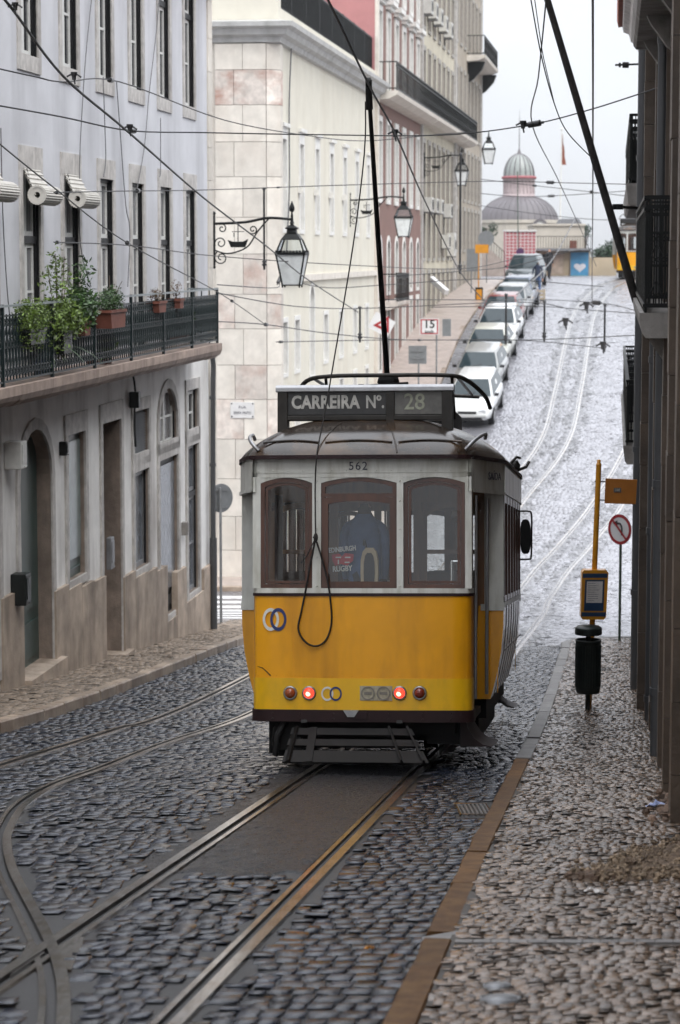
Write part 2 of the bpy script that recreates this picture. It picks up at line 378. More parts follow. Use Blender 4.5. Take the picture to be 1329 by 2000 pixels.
mat('logo_blue', (.02,.035,.14), .35, var=.1)
mat('logo_faded', (.40,.36,.26), .5, var=.25, scale=30)
mat('logo_ring_grey', (.22,.2,.17), .5, var=.2, scale=30)
mat('number_ink', (.03,.03,.05), .5, var=.1)
mat('lens_red_lit', (.6,.02,.015), .2, var=.0, emit=(1, .05, .025), estr=1.4)
mat('lens_core', (.9,.3,.2), .2, var=.0, emit=(1, .4, .25), estr=2.4)
mat('lens_red', (.22,.03,.014), .2, var=.1, coat=.5)
mat('lens_orange', (.33,.07,.018), .2, var=.1, coat=.5)
mat('rubber', (.012,.012,.013), .6, var=.2, spec=.25)
mat('rope', (.02,.017,.016), .7, var=.2, spec=.25)
mat('seat_brown', (.06,.03,.018), .5, var=.2)
mat('lino', (.05,.045,.04), .6, var=.2)
mat('cabin_ceiling', (.28,.25,.2), .5, var=.1)
glass('tram_glass', (.85,.87,.86), ior=1.62)
glass('lamp_glass_clear', (.85,.87,.87))
mat('lamp_frost', (.74,.77,.77), .35, var=.15, scale=6)
# street things
mat('stop_yellow', (.62,.26,.012), .35, var=.1, coat=.3)
mat('stop_orange', (.40,.145,.022), .4, var=.12, scale=5)
mat('stop_blue', (.012,.04,.10), .3, var=.1)
mat('paper', (.60,.57,.55), .6, var=.08, scale=30)
mat('paper_blue', (.42,.47,.66), .6, var=.1)
mat('setts_track', (.18,.18,.195), .3, var=.25, scale=2, spec=.7, island=.45)
mat('sand_grain', (.20,.145,.095), .8, var=.3, scale=20, island=.5)
mat('water_film', (.02,.022,.026), .17, var=.3, scale=4, bump=.2, bscale=14, spec=.55, rvar=.05)
mat('trim_dim', (.30,.28,.25), .7, var=.15, scale=4)
mat('print_grey', (.2,.18,.2), .6, var=.2)
mat('sign_white', (.68,.68,.68), .4, var=.05)
mat('sign_red', (.34,.02,.025), .4, var=.1)
mat('sign_black', (.015,.015,.016), .4, var=.1)
mat('sign_back', (.23,.24,.245), .4, metal=.5, var=.12)
mat('pole_green', (.04,.07,.045), .45, var=.2)
mat('pole_grey', (.22,.225,.23), .45, metal=.3, var=.2)
mat('bin_green', (.014,.019,.018), .38, var=.2, scale=6, spec=.25)
mat('plaque', (.62,.61,.60), .3, var=.06)
mat('sand', (.15,.10,.062), .8, var=.5, scale=30, bump=1.0, bscale=55, alt=((.07,.045,.03), .8, 7))
mat('rubble', (.13,.085,.06), .8, var=.4, scale=8, island=.4)
mat('wood_old', (.05,.046,.044), .7, var=.45, scale=5, stretch=(4, 4, .3), bump=.3, bscale=30)
mat('ac_white', (.50,.49,.46), .5, var=.15)
mat('wire', (.006,.006,.007), .5, var=.1)
mat('wire_pale', (.12,.12,.125), .5, var=.1)
mat('insulator', (.03,.03,.032), .3, var=.1)
mat('blind', (.52,.50,.46), .6, var=.12, scale=8)
# cars
for n_, c_ in (('white', (.62,.63,.63)), ('silver', (.30,.305,.30)), ('cream', (.46,.46,.40)), ('dark', (.03,.035,.04)), ('blue', (.03,.05,.10)), ('red', (.20,.035,.03)), ('teal', (.035,.05,.055))):
    mat('car_'+n_, c_, .28, metal=.25 if n_ == 'silver' else 0, var=.04, coat=.8, coat_rough=.06)
mat('car_glass', (.022,.036,.042), .05, var=.1, spec=.4)
mat('car_lamp', (.55,.57,.6), .1, var=.1, coat=.8)
mat('car_lamp_lit', (.9,.8,.4), .1, var=0, emit=(1, .75, .3), estr=2.5)
mat('car_trim', (.02,.02,.022), .45, var=.1)
mat('plate', (.6,.6,.6), .4, var=.05)
mat('hub', (.3,.3,.31), .3, metal=.8, var=.1)
# far
mat('dome_lead', (.13,.118,.125), .5, var=.15, scale=.5)
mat('dome_glass', (.26,.28,.265), .3, var=.15, scale=.6)
mat('dome_red', (.33,.10,.11), .6, var=.15)
mat('drum_rose', (.38,.31,.31), .6, var=.15)
mat('pale_stone', (.47,.43,.37), .75, var=.12, scale=.7)
mat('beige_wall', (.40,.33,.235), .75, var=.15, scale=.8)
mat('checker_red', (.42,.10,.12), .5, var=.15)
mat('poster_blue', (.07,.26,.45), .4, var=.2, scale=3)
mat('poster_white', (.62,.62,.66), .4, var=.05)
mat('poster_green', (.12,.32,.08), .4, var=.3, scale=8)
mat('purple', (.08,.02,.09), .4, var=.1)
mat('flag', (.20,.05,.02), .7, var=.3)
mat('skin', (.42,.23,.16), .5, var=.06)
mat('hair', (.03,.02,.015), .6, var=.2)
mat('cloth_dark', (.015,.016,.02), .8, var=.2)
mat('cloth_navy', (.02,.03,.06), .8, var=.2)
mat('cloth_blue', (.055,.10,.21), .8, var=.2)
mat('cloth_tan', (.42,.34,.23), .8, var=.15)
mat('print_red', (.45,.03,.05), .7, var=.1)
mat('print_white', (.70,.70,.70), .7, var=.05)
# ---------------------------------------------------------------- ground, road, pavements
def strip(name, ys, uL, uR, dz, m, n=1, **tg):
    mb = MB(); rows = []
    for Y in ys:
        a, b = uL(Y) if callable(uL) else uL, uR(Y) if callable(uR) else uR
        rows.append([RP(lerp(a, b, i/n), Y, dz) for i in range(n+1)])
    mb.grid(rows, smooth=True)
    return mb.build(name, m, **tg)
YS = list(np.concatenate([np.arange(-10, 30, 2.0), np.arange(30, 110, 1.0), np.arange(110, 150, 2.5)]))
strip('ground', [-60, -30, -10]+YS[1:]+[150, 170, 200, 260, 400, 550, 700], -300, 300, -.06, 'ground_grey', kind='structure')
rows = [[RP(u, Y, -.013 if Y < 40 else lerp(-.013, 0, min(1, (Y-40)/3))) for u in (-40, -20, -7.2, -4, -.9, 3, 8, 20)] for Y in YS+[150, 160]]
mb = MB()
for i in range(len(rows)-1):
    mb.m(0 if YS[min(i, len(YS)-1)] < 41 else 1); mb.grid(rows[i:i+2])
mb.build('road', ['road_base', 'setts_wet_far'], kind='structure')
wallR = lambda Y: .438-.0051*Y
wallA = lambda Y: -8.4+.0096*Y
wallB = lambda Y: -9.75+.0096*Y
def uK(Y): return float(np.interp(Y, [6, 9, 14, 18.5, 24, 29, 42], [-.895, -.905, -.942, -.950, -.967, -.99, -1.03]))
# rails in the (u, Y) frame of the street
def px_path(pts): return [(p.x-KS*p.y, p.y) for p in (on_ground(*q) for q in pts)]
main_r = [(-1.82, Y) for Y in np.arange(6, 58, 2)]+[(-1.83, 60), (-1.55, 64), (-.85, 68), (0.0, 72.3), (1.0, 79), (1.5, 86), (1.7, 97), (1.8, 107)]
main_l = [(u-.92, Y) for u, Y in main_r]
sec_r = px_path([(96, 2060), (104, 2000), (106, 1945), (101, 1900), (88, 1857), (62, 1800), (36, 1750), (12, 1700), (2, 1655), (8, 1620), (40, 1572), (105, 1533), (198, 1500), (330, 1449), (495, 1391)])
sec_r = sec_r+[(-4.66, 36), (-4.66, 48), (-4.55, 56), (-4.2, 63), (-3.17, 71.5), (-1.9, 79), (-1.6, 86.5), (-1.48, 97), (-1.38, 107), (-1.0, 117), (-.45, 127), (.55, 137), (1.6, 147)]
sec_l0 = px_path([(-260, 1585), (-120, 1536), (0, 1495), (117, 1459), (235, 1422), (350, 1386), (470, 1348)])
sec_l = sec_l0[:-1]+[(u-.92, Y) for u, Y in sec_r if Y > 40]
def dense(path, step=.8):
    pts = smooth_path([Vector((u, Y, 0)) for u, Y in path], 8)
    return [(p.x, p.y) for p in pts]
RAILS = {'main_r': (dense(main_r), -1), 'main_l': (dense(main_l), 1), 'sec_r': (dense(sec_r), -1), 'sec_l': (dense(sec_l), 1)}
def make_rail(path, side, label):
    prof = [(-.078, -.02), (-.07, .010), (-.012, .010), (-.006, -.035), (.030, -.035), (.034, .006), (.064, .006), (.070, -.02)]
    rows = []
    for i, (u, Y) in enumerate(path):
        a, b = path[max(i-1, 0)], path[min(i+1, len(path)-1)]
        p0, p1 = RP(*a), RP(*b); d = (p1-p0); d.z = 0; d.normalize(); nrm = Vector((d.y, -d.x, 0))
        c = RP(u, Y)
        rows.append([c+nrm*(w*(-side) if False else w*side)+Vector((0, 0, z)) for w, z in prof])
    mb = MB()
    for i in range(len(rows)-1):
        r0, r1 = rows[i], rows[i+1]
        for k in range(len(prof)-1):
            mb.m(1 if k in (2, 3, 4) else 0); mb.quad(r0[k], r0[k+1], r1[k+1], r1[k])
    return mb.build('tram_rail', ['rail_steel', 'rail_groove'], label=label, cat='tram rail', group='grooved tram rails in the street')
make_rail(*RAILS['main_r'], 'right rail of the track under the yellow tram, orange glow on its steel')
make_rail(*RAILS['main_l'], 'left rail of the track under the yellow tram, crossed by the curving rail')
make_rail(*RAILS['sec_r'], 'rail that curves sharply towards the camera and crosses the straight one')
make_rail(*RAILS['sec_l'], 'rail running closest to the left kerb below the old facade')
# steel plates where the rails cross
def uv(px, py):
    p = on_ground(px, py); return p.x-KS*p.y, p.y
mb = MB()
for poly in ([(20, 1905), (60, 1835), (88, 1862), (40, 1893)], [(98, 1858), (150, 1828), (165, 1832), (140, 1895), (112, 1890)]):
    q = [RP(*uv(*a), .004) for a in poly]; q2 = [p-Vector((0, 0, .03)) for p in q]; n = len(q)
    mb.add(q+q2, [tuple(range(n))]+[(i, (i+1) % n, n+(i+1) % n, n+i) for i in range(n)])
mb.build('crossing_plate', 'rail_steel', label='triangular steel plates beside the point where two rails cross', cat='rail plate')
# cobbles: every sett is modelled, the carpet of them is one surface
def near_path(u, Y, path, w):
    pu = np.array([a for a, b in path]); py = np.array([b for a, b in path])
    d = np.full(u.shape, 9.0)
    for i in range(len(path)-1):
        if max(py[i], py[i+1]) < Y.min()-1 or min(py[i], py[i+1]) > Y.max()+1: continue
        ax, ay, bx, by = pu[i], py[i], pu[i+1], py[i+1]; dx, dy = bx-ax, by-ay; L2 = dx*dx+dy*dy+1e-9
        t = np.clip(((u-ax)*dx+(Y-ay)*dy)/L2, 0, 1); d = np.minimum(d, np.hypot(u-ax-t*dx, Y-ay-t*dy))
    return d < w
def in_poly(u, Y, poly):
    r = np.zeros(u.shape, bool); n = len(poly)
    for i in range(n):
        (x0, y0), (x1, y1) = poly[i], poly[i-1]
        if y0 == y1: continue
        c = ((y0 > Y) != (y1 > Y)) & (u < (x1-x0)*(Y-y0)/(y1-y0)+x0); r ^= c
    return r
def stones(name, m, u0, u1, Y0, Y1, pu, pv, h, tilt, dz, drop=None, warp=.03, gap=.12, jit=.25, flat=None, diag=0.0, **tg):
    cu, cy, su, sy = [], [], [], []
    nrow = int((Y1-Y0)/pv)
    for r in range(nrow):
        Y = Y0+(r+.5)*pv; a = u0(Y) if callable(u0) else u0; b = u1(Y) if callable(u1) else u1
        u = a-RNG.uniform(0, pu)
        while u < b:
            w = pu*RNG.uniform(1-jit, 1+jit)
            if u+w/2 > a and u+w/2 < b: cu.append(u+w/2); cy.append(Y); su.append(w); sy.append(pv*RNG.uniform(.9, 1.08))
            u += w
    cu, cy, su, sy = map(np.array, (cu, cy, su, sy))
    cy = cy+warp*(np.sin(cu*2.1+cy*.8)+.6*np.sin(cu*5.3-cy*1.7+1))+diag*cu+RNG.normal(0, pv*.05, cu.shape)
    keep = np.ones(cu.shape, bool)
    if drop is not None: keep &= ~drop(cu, cy)
    cu, cy, su, sy = cu[keep], cy[keep], su[keep], sy[keep]; N = len(cu)
    s = np.array([-.5, -.43, .43, .5])
    A, B = np.meshgrid(s, s, indexing='xy'); A, B = A.ravel(), B.ravel()
    edge = (np.abs(A) > .45).astype(float)+(np.abs(B) > .45)
    prof = np.where(edge == 0, 1.0, np.where(edge == 1, .66, .45))
    rot = RNG.normal(0, .05, N)[:, None]
    corner = np.where(edge == 2, .93, 1.0)
    la, lb = A*corner, B*corner
    x = la[None]*(su*(1-gap))[:, None]+RNG.normal(0, .022, (N, 16))*su[:, None]; y = lb[None]*(sy*(1-gap))[:, None]+RNG.normal(0, .022, (N, 16))*sy[:, None]
    xr = x*np.cos(rot)-y*np.sin(rot); yr = x*np.sin(rot)+y*np.cos(rot)
    amp = np.ones(N) if flat is None else flat(cu, cy)
    tx = RNG.normal(0, tilt, N)*amp; ty = RNG.normal(0, tilt, N)*amp
    z = prof[None]*h-h+tx[:, None]*x+ty[:, None]*y+(RNG.normal(0, h*.22, N)*amp)[:, None]+RNG.normal(0, h*.06, (N, 16))
    uu = cu[:, None]+xr; yy = cy[:, None]+yr
    co = np.stack([uu+KS*yy, yy, Gv(yy)+z+dz], -1).reshape(-1, 3)
    q = np.array([(j*4+i, j*4+i+1, (j+1)*4+i+1, (j+1)*4+i) for j in range(3) for i in range(3)])
    F_ = (q[None]+16*np.arange(N)[:, None, None]).reshape(-1, 4)
    me = bpy.data.meshes.new(name); me.vertices.add(len(co)); me.vertices.foreach_set('co', co.ravel().astype(np.float32))
    me.loops.add(F_.size); me.loops.foreach_set('vertex_index', F_.ravel().astype(np.int32))
    me.polygons.add(len(F_)); me.polygons.foreach_set('loop_start', np.arange(0, F_.size, 4, dtype=np.int32)); me.polygons.foreach_set('loop_total', np.full(len(F_), 4, np.int32))
    me.polygons.foreach_set('use_smooth', np.ones(len(F_), bool)); me.update(calc_edges=True); me.materials.append(MAT[m])
    return obj(name, me, **tg)
asph = [[uv(*p) for p in ((238, 1752), (560, 1750), (838, 1488), (640, 1488), (590, 1525), (300, 1735))],
        [uv(*p) for p in ((178, 1752), (262, 1752), (640, 1490), (600, 1486), (420, 1590), (330, 1640))]]
asph[0] = [(-2.66, 14.1), (-1.90, 14.1), (-1.90, 23), (-2.66, 23)]
asph[1] = [(-2.94, 14.3), (-2.80, 14.3), (-2.80, 22.8), (-3.05, 22.8), (-2.96, 18)]
def drop_road(u, Y):
    k = near_path(u, Y, RAILS['main_r'][0], .125) | near_path(u, Y, RAILS['main_l'][0], .125) | near_path(u, Y, RAILS['sec_r'][0], .125) | near_path(u, Y, RAILS['sec_l'][0], .125)
    for p in asph: k |= in_poly(u, Y, p)
    k |= (np.abs(u+1.09) < .13) & (np.abs(Y-on_ground(925, 1580).y) < .55)
    return k
def track_band(u, Y):
    k = np.zeros(u.shape, bool); e = .36+.08*np.sin(Y*1.7)+.05*np.sin(Y*5.3+u*3)
    for r in RAILS.values(): k |= near_path(u, Y, r[0], e)
    return k
def worn(u, Y):   # the gutter side of the road is worn flat and sealed by water
    return np.where(u > -1.52, .28, np.where((Y > 20.5) & (u > -4.2), .45, 1.0))*np.where(Y > 18, .85, 1.0)
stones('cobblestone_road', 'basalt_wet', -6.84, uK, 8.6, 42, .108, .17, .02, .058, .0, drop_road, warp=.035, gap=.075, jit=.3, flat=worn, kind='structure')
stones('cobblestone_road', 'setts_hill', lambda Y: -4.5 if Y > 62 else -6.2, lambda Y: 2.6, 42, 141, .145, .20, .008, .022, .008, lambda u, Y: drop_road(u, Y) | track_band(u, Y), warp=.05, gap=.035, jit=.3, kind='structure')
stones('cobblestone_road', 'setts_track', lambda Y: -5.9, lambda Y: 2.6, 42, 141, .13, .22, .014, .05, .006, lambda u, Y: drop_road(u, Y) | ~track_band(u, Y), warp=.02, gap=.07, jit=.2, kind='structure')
mb = MB()
for poly in asph:
    us = [a for a, b in poly]; ys = [b for a, b in poly]; n = 10
    L = len(poly)
    pts = []
    for i in range(L):
        (a, b), (c, d) = poly[i], poly[(i+1) % L]
        for k in range(4): pts.append((lerp(a, c, k/4)+random.uniform(-.02, .02), lerp(b, d, k/4)+random.uniform(-.05, .05)))
    u0, u1, y0, y1 = min(us), max(us), min(ys), max(ys); st = .035; nu, nv = max(2, int((u1-u0)/st)), max(2, int((y1-y0)/(st*1.6)))
    gu, gy = np.meshgrid(np.linspace(u0, u1, nu), np.linspace(y0-.2, y1, nv)); edge = .16*np.sin(gu*9)+.10*np.sin(gu*31+1)
    z = Gv(gy)-.004+RNG.normal(0, .0035, gu.shape)+.006*np.sin(gu*4+gy*.9)*np.sin(gy*.7)-np.where(gy < y0+edge*.5, .03, 0)
    mb.grid([[(gu[j, i]+KS*gy[j, i], gy[j, i], z[j, i]) for i in range(nu)] for j in range(nv)])
mb.build('asphalt_patch', 'asphalt_wet', kind='structure')
# water standing between the setts, along the gutter and by the rails
def film(u0, u1, Y0, Y1, lev, ph):
    mb = MB(); nv, nu = int((Y1-Y0)/.12), 22; rows = []
    for j in range(nv+1):
        Y = lerp(Y0, Y1, j/nv); e = .10*math.sin(Y*2.3+ph)+.07*math.sin(Y*5.1+ph*2)+.05*math.sin(Y*11.7); r = []
        for i in range(nu+1):
            s = i/nu; u = lerp(u0+e, u1, s); edge = min(s/.25, 1)*min((1-s)/.04+.4, 1)*min(j/(nv*.12)+.0, 1)*min((nv-j)/(nv*.12), 1)
            r.append(RP(u, Y, lev-.018*(1-edge)+.0035*math.sin(u*9+Y*2.1)*math.sin(Y*1.3+u*5)+.0025*math.sin(u*27+Y*7)))
        rows.append(r)
    mb.grid(rows); return mb.build('water_film', 'water_film', kind='structure')
film(-4.3, -3.1, 20.5, 29, -.006, 2)
# right pavement: limestone cubes between kerb and wall
KH = .10
sand_px = [(1100, 1712), (1150, 1704), (1190, 1682), (1232, 1660), (1329, 1640), (1420, 1640), (1420, 1716), (1329, 1712), (1250, 1724), (1200, 1718), (1150, 1724)]
def uvh(px, py, h):
    d = ray(px, py)
    for Y in np.arange(6, 80, .05):
        if EYE+d[2]*Y/d[1] < G(Y)+h: return d[0]*Y/d[1]-KS*Y, Y
sand_poly = [uvh(*p, KH) for p in sand_px]
chan_Y = uvh(1000, 1840, KH)[1]
YP = list(np.arange(6, 43.2, .5))
strip('pavement_bed', YP, lambda Y: uK(Y)+.13, lambda Y: wallR(Y)+.5, KH-.0065, 'joint_dirt', 2, kind='structure')
stones('pavement', 'limestone_wet', lambda Y: uK(Y)+.155, lambda Y: wallR(Y)+.15, 8.2, 42.9, .06, .08, .006, .085, KH, lambda u, Y: in_poly(u, Y, sand_poly) | (np.abs(Y-chan_Y) < .07), warp=.05, gap=.045, jit=.22, diag=.25, kind='structure')
# kerbs made of long stones
def kerb(name, pts, w, h, m, L=1.1, dz=0, joint=.012, inward=1):
    """pts: (u,Y) of the road-side edge; the kerb is w wide on the far side (inward=+1: to the right)"""
    mb = MB(); pts = [RP(u, Y) for u, Y in pts]
    seg = []; 
    for i in range(len(pts)-1):
        d = (pts[i+1]-pts[i]).length; n = max(1, round(d/L))
        for k in range(n): seg.append((pts[i].lerp(pts[i+1], k/n), pts[i].lerp(pts[i+1], (k+1)/n), i, k, n))
    for p, q, i, k, n in seg:
        d = (q-p); d2 = Vector((d.x, d.y, 0)).normalized(); nr = Vector((d2.y, -d2.x, 0))*inward; sl = Vector((0, 0, 1))
        p2, q2 = p+d.normalized()*joint, q-d.normalized()*joint*.3
        j = random.uniform(-.006, .006); ns = 5; rows = []
        for a in range(ns+1):
            c = p2.lerp(q2, a/ns); e = random.uniform(-.006, .006); t = random.uniform(-.004, .004)
            rows.append([c+nr*e+sl*(-.06), c+nr*(e+.004)+sl*(h-.02+j), c+nr*(e+.018)+sl*(h+j+t), c+nr*(w-.012)+sl*(h+j+t), c+nr*w+sl*(h-.015), c+nr*w+sl*(-.06)])
        mb.grid(rows, smooth=False)
        for r in (rows[0], rows[-1]): mb.add(r, [tuple(range(6))])
    return mb.build(name, m, kind='structure')
kY = lambda a, b, s: list(np.arange(a, b, s))
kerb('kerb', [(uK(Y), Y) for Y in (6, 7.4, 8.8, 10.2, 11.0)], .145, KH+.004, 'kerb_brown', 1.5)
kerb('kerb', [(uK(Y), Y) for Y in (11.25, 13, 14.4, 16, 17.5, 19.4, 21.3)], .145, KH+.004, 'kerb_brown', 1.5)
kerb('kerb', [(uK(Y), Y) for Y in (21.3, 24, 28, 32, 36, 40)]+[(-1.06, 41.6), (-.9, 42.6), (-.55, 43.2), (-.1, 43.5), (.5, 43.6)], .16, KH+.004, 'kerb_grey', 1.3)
mb = MB(); mb.bar(RP(-.92, 11.12, .03), RP(-.75, 11.12, .06), .22, .06)
mb.build('kerb_outlet', 'kerb_grey', kind='structure')
# left pavement below the old facade
KL = .13
strip('pavement_bed', list(np.arange(16, 47.6, .6)), lambda Y: wallA(Y)-.6, -6.95, KL-.02, 'joint_dirt', 2, kind='structure')
stones('pavement', 'limestone_damp', lambda Y: wallA(Y)-.2, -6.97, 22, 47.4, .09, .12, .014, .06, KL, None, warp=.05, gap=.1, jit=.2, diag=-.3, kind='structure')
kerb('kerb', [(-6.80, Y) for Y in (16, 19, 22, 25, 28, 31, 34, 37, 40, 43, 45.5)]+[(-6.95, 46.6), (-7.3, 47.4), (-8, 47.9), (-9, 48.1)], .17, KL+.003, 'kerb_tan', 1.2, inward=-1)
# across the side street, and up the hill
strip('pavement', list(np.arange(61.6, 134.5, 1.0)), lambda Y: wallB(Y)-1.0, -6.72, .12, 'pave_far', 2, kind='structure')
strip('pavement', [61.6, 62.6, 63.6, 64.5], -40, lambda Y: wallB(Y)-.9, .121, 'pave_far', 2, kind='structure')
kerb('kerb', [(-40, 61.55), (-20, 61.55), (-8, 61.55), (-7.3, 61.7), (-6.75, 62.4)], .15, .13, 'kerb_tan', 1.5, inward=-1)
kerb('kerb', [(-6.70, Y) for Y in (62.4, 70, 80, 90, 100, 110, 120, 130, 135)], .18, .13, 'kerb_tan', 1.5, inward=-1)
strip('pavement', list(np.arange(47, 150, 1.5)), lambda Y: 4.6+.01*(Y-60), 9.5, .12, 'pave_far', 2, kind='structure')
# zebra crossing over the side street
mb = MB()
for k in range(7):
    Y = 52.6+k*1.22; mb.add([RP(u, y, .006) for u, y in ((-11, Y), (-7.2, Y), (-7.2, Y+.6), (-11, Y+.6))], [(0, 1, 2, 3)])
mb.build('zebra_crossing', 'white_line', kind='structure')
# sand patch in the right pavement
mb = MB(); cu = sum(p[0] for p in sand_poly)/len(sand_poly); cy = sum(p[1] for p in sand_poly)/len(sand_poly); rows = []
for k in range(15):
    t = k/14; h = .03*(1-t**2.2); r = []
    for i, (u, Y) in enumerate(sand_poly):
        u2, y2 = sand_poly[(i+1) % len(sand_poly)]
        for j in range(9):
            a, b = lerp(u, u2, j/9), lerp(Y, y2, j/9)
            r.append(RP(lerp(cu, a, t), lerp(cy, b, t), KH-.008+h+random.uniform(-.014, .014)*(1 if 0 < k < 14 else .3)))
    rows.append(r)
mb.grid(rows, wrap=True)
mb.build('sand_patch', 'sand', label='rough patch of bare sand where paving stones are missing', cat='sand')
mb = MB()
for i in range(34):
    u, Y = uvh(1110+i*2.6+random.uniform(-8, 8), 1712+random.uniform(-6, 8), KH); s = random.uniform(.012, .035)
    mb.lathe([(s*.4, -s*.3), (s, 0), (s*.5, s*.7)], RP(u, Y, KH+.005), 6, Matrix.Rotation(random.random()*3, 3, 'X'), smooth=False)
mb.m(1)
for i in range(900):
    a, b, c_ = random.choice(sand_poly), random.choice(sand_poly), random.random(); u, Y = lerp(lerp(a[0], b[0], c_), cu, random.random()*.5), lerp(lerp(a[1], b[1], c_), cy, random.random()*.5)+random.gauss(0, .12); s = random.choice((.005, .007, .009, .013, .02))
    mb.lathe([(s*.4, -s*.3), (s, 0), (s*.5, s*.7)], RP(u, Y, KH+.012+random.uniform(0, .012)), 5, Matrix.Rotation(random.random()*3, 3, 'X'), smooth=False)
mb.build('loose_stones', ['rubble', 'sand_grain'], label='loose dark stones along the near edge of the sand patch', cat='rubble', kind='stuff')
# litter and rubble at the foot of the right wall
mb = MB()
for i in range(60):
    px, py = 1300+random.gauss(0, 18), 1580+random.gauss(0, 14); u, Y = uvh(px, py, KH); s = random.uniform(.01, .05)
    mb.lathe([(s*.4, -s*.3), (s, 0), (s*.5, s*.6)], RP(u, Y, KH+.01+max(0, (px-1290)*.0015)), 6, Matrix.Rotation(random.random()*3, 3, 'X'), smooth=False)
mb.build('rubble_heap', 'rubble', label='little heap of rubble and dead leaves at the foot of the right wall', cat='rubble', kind='stuff')
def crumple(name, px, py, s, m, label):
    u, Y = uvh(px, py, KH); mb = MB(); rows = []
    for i in range(9):
        rows.append([RP(u+(i/8-.5)*s*1.4+random.uniform(-.1, .1)*s, Y+(j/8-.5)*s*1.2+random.uniform(-.1, .1)*s, KH+.012+abs(random.gauss(0, .3))*s*(1-abs(i/4-1)*.6)) for j in range(9)])
    mb.grid(rows, smooth=False); mb.build(name, m, label=label, cat='litter')
crumple('crumpled_paper', 1282, 1580, .10, 'paper_blue', 'crumpled bluish paper on the rubble by the right wall')
crumple('flat_litter', 1160, 1748, .07, 'paper', 'flattened pale wrapper on the pavement just in front of the sand patch')
crumple('fallen_leaf', 722, 1858, .03, 'stop_yellow', 'small yellow leaf lying on the wet gutter stones')
crumple('paper_scrap', 233, 1310, .05, 'paper', 'scrap of white paper on the left pavement')
# iron things in the ground
def grate(px, py, w, d, label, h=.003):
    p = on_ground(px, py); u, Y = p.x-KS*p.y, p.y
    t = thing('drain_grate', label, 'drain grate', RP(u, Y), 0, 'street drain grates')
    mb = MB(); sl = -.1286
    for x in (-w/2, w/2-.015): mb.add([(x, y, z+sl*y) for y in (-d/2, d/2) for z in (-.02, h)]+[(x+.015, y, z+sl*y) for y in (-d/2, d/2) for z in (-.02, h)], [(0,1,3,2),(4,6,7,5),(1,5,7,3),(0,2,6,4),(0,4,5,1),(2,3,7,6)])
    for y in (-d/2, d/2-.02): mb.bar((-w/2, y+.01, h-.01+sl*y), (w/2, y+.01, h-.01+sl*y), .02, .02)
    mb.build('frame', 'rail_steel', t); mb = MB()
    for i in range(8):
        x = -w/2+w*(i+.5)/8; mb.bar((x, -d/2, h-.012-sl*d/2), (x, d/2, h-.012+sl*d/2), w/8*.45, .018)
    mb.build('grille', 'metal_pale', t)
    mb = MB(); mb.add([(x, y, -.015+sl*y) for x, y in ((-w/2, -d/2), (w/2, -d/2), (w/2, d/2), (-w/2, d/2))], [(0, 1, 2, 3)]); mb.build('pit', 'rail_groove', t)
grate(925, 1580, .25, .8, 'iron drain grate in the gutter beside the brown kerb, behind the tram')
grate(1092, 1262, .35, .6, 'small far drain grate by the end of the right pavement')
mb = MB()
for i in range(16):
    u0_ = -.76+i*.085; mb.add([RP(u0_+a, chan_Y+b, KH+z) for a, b, z in ((0, -.045, 0), (.08, -.045, 0), (.08, .045, 0), (0, .045, 0), (0, -.045, -.03), (.08, -.045, -.03), (.08, .045, -.03), (0, .045, -.03))], [(0,1,2,3),(0,4,5,1),(1,5,6,2),(2,6,7,3),(3,7,4,0)])
mb.build('drain_channel', 'kerb_grey', label='narrow slotted drain channel running across the right pavement to the kerb', cat='drain channel')
def cover(px, py, r, label):
    u, Y = uvh(px, py, KH); mb = MB(); c = RP(u, Y, KH+.004)
    mb.lathe([(1e-5, .006), (r*.78, .006), (r*.8, .001), (r*.86, .001), (r*.88, .007), (r, .006), (r, -.03)], c, 28, Matrix.Rotation(-.128, 3, 'X'))
    mb.build('utility_cover', 'zinc', label=label, cat='cover', group='round iron covers in the pavement')
cover(978, 1953, .085, 'round iron cover set in the right pavement, nearest the camera'); cover(972, 1929, .06, 'smaller iron cover just behind the round one in the right pavement')
# ---------------------------------------------------------------- tram frame
_f = Vector(ray(1176, 1084)).normalized(); _n = Vector((0, .1286, 1)).normalized(); _z = (_n-_f*_n.dot(_f)).normalized(); _y = _z.cross(_f)
TO = Vector((.19, 21.1, G(21.1)+.012))
TM = Matrix(((_f.x, _y.x, _z.x, TO.x), (_f.y, _y.y, _z.y, TO.y), (_f.z, _y.z, _z.z, TO.z), (0, 0, 0, 1)))
TMi = TM.inverted()
def TL(px, py, x=0.0):
    o = TMi @ Vector((0, 0, EYE)); d = TMi.to_3x3() @ Vector(ray(px, py)); s = (x-o.x)/d.x
    return o.y+d.y*s, o.z+d.z*s
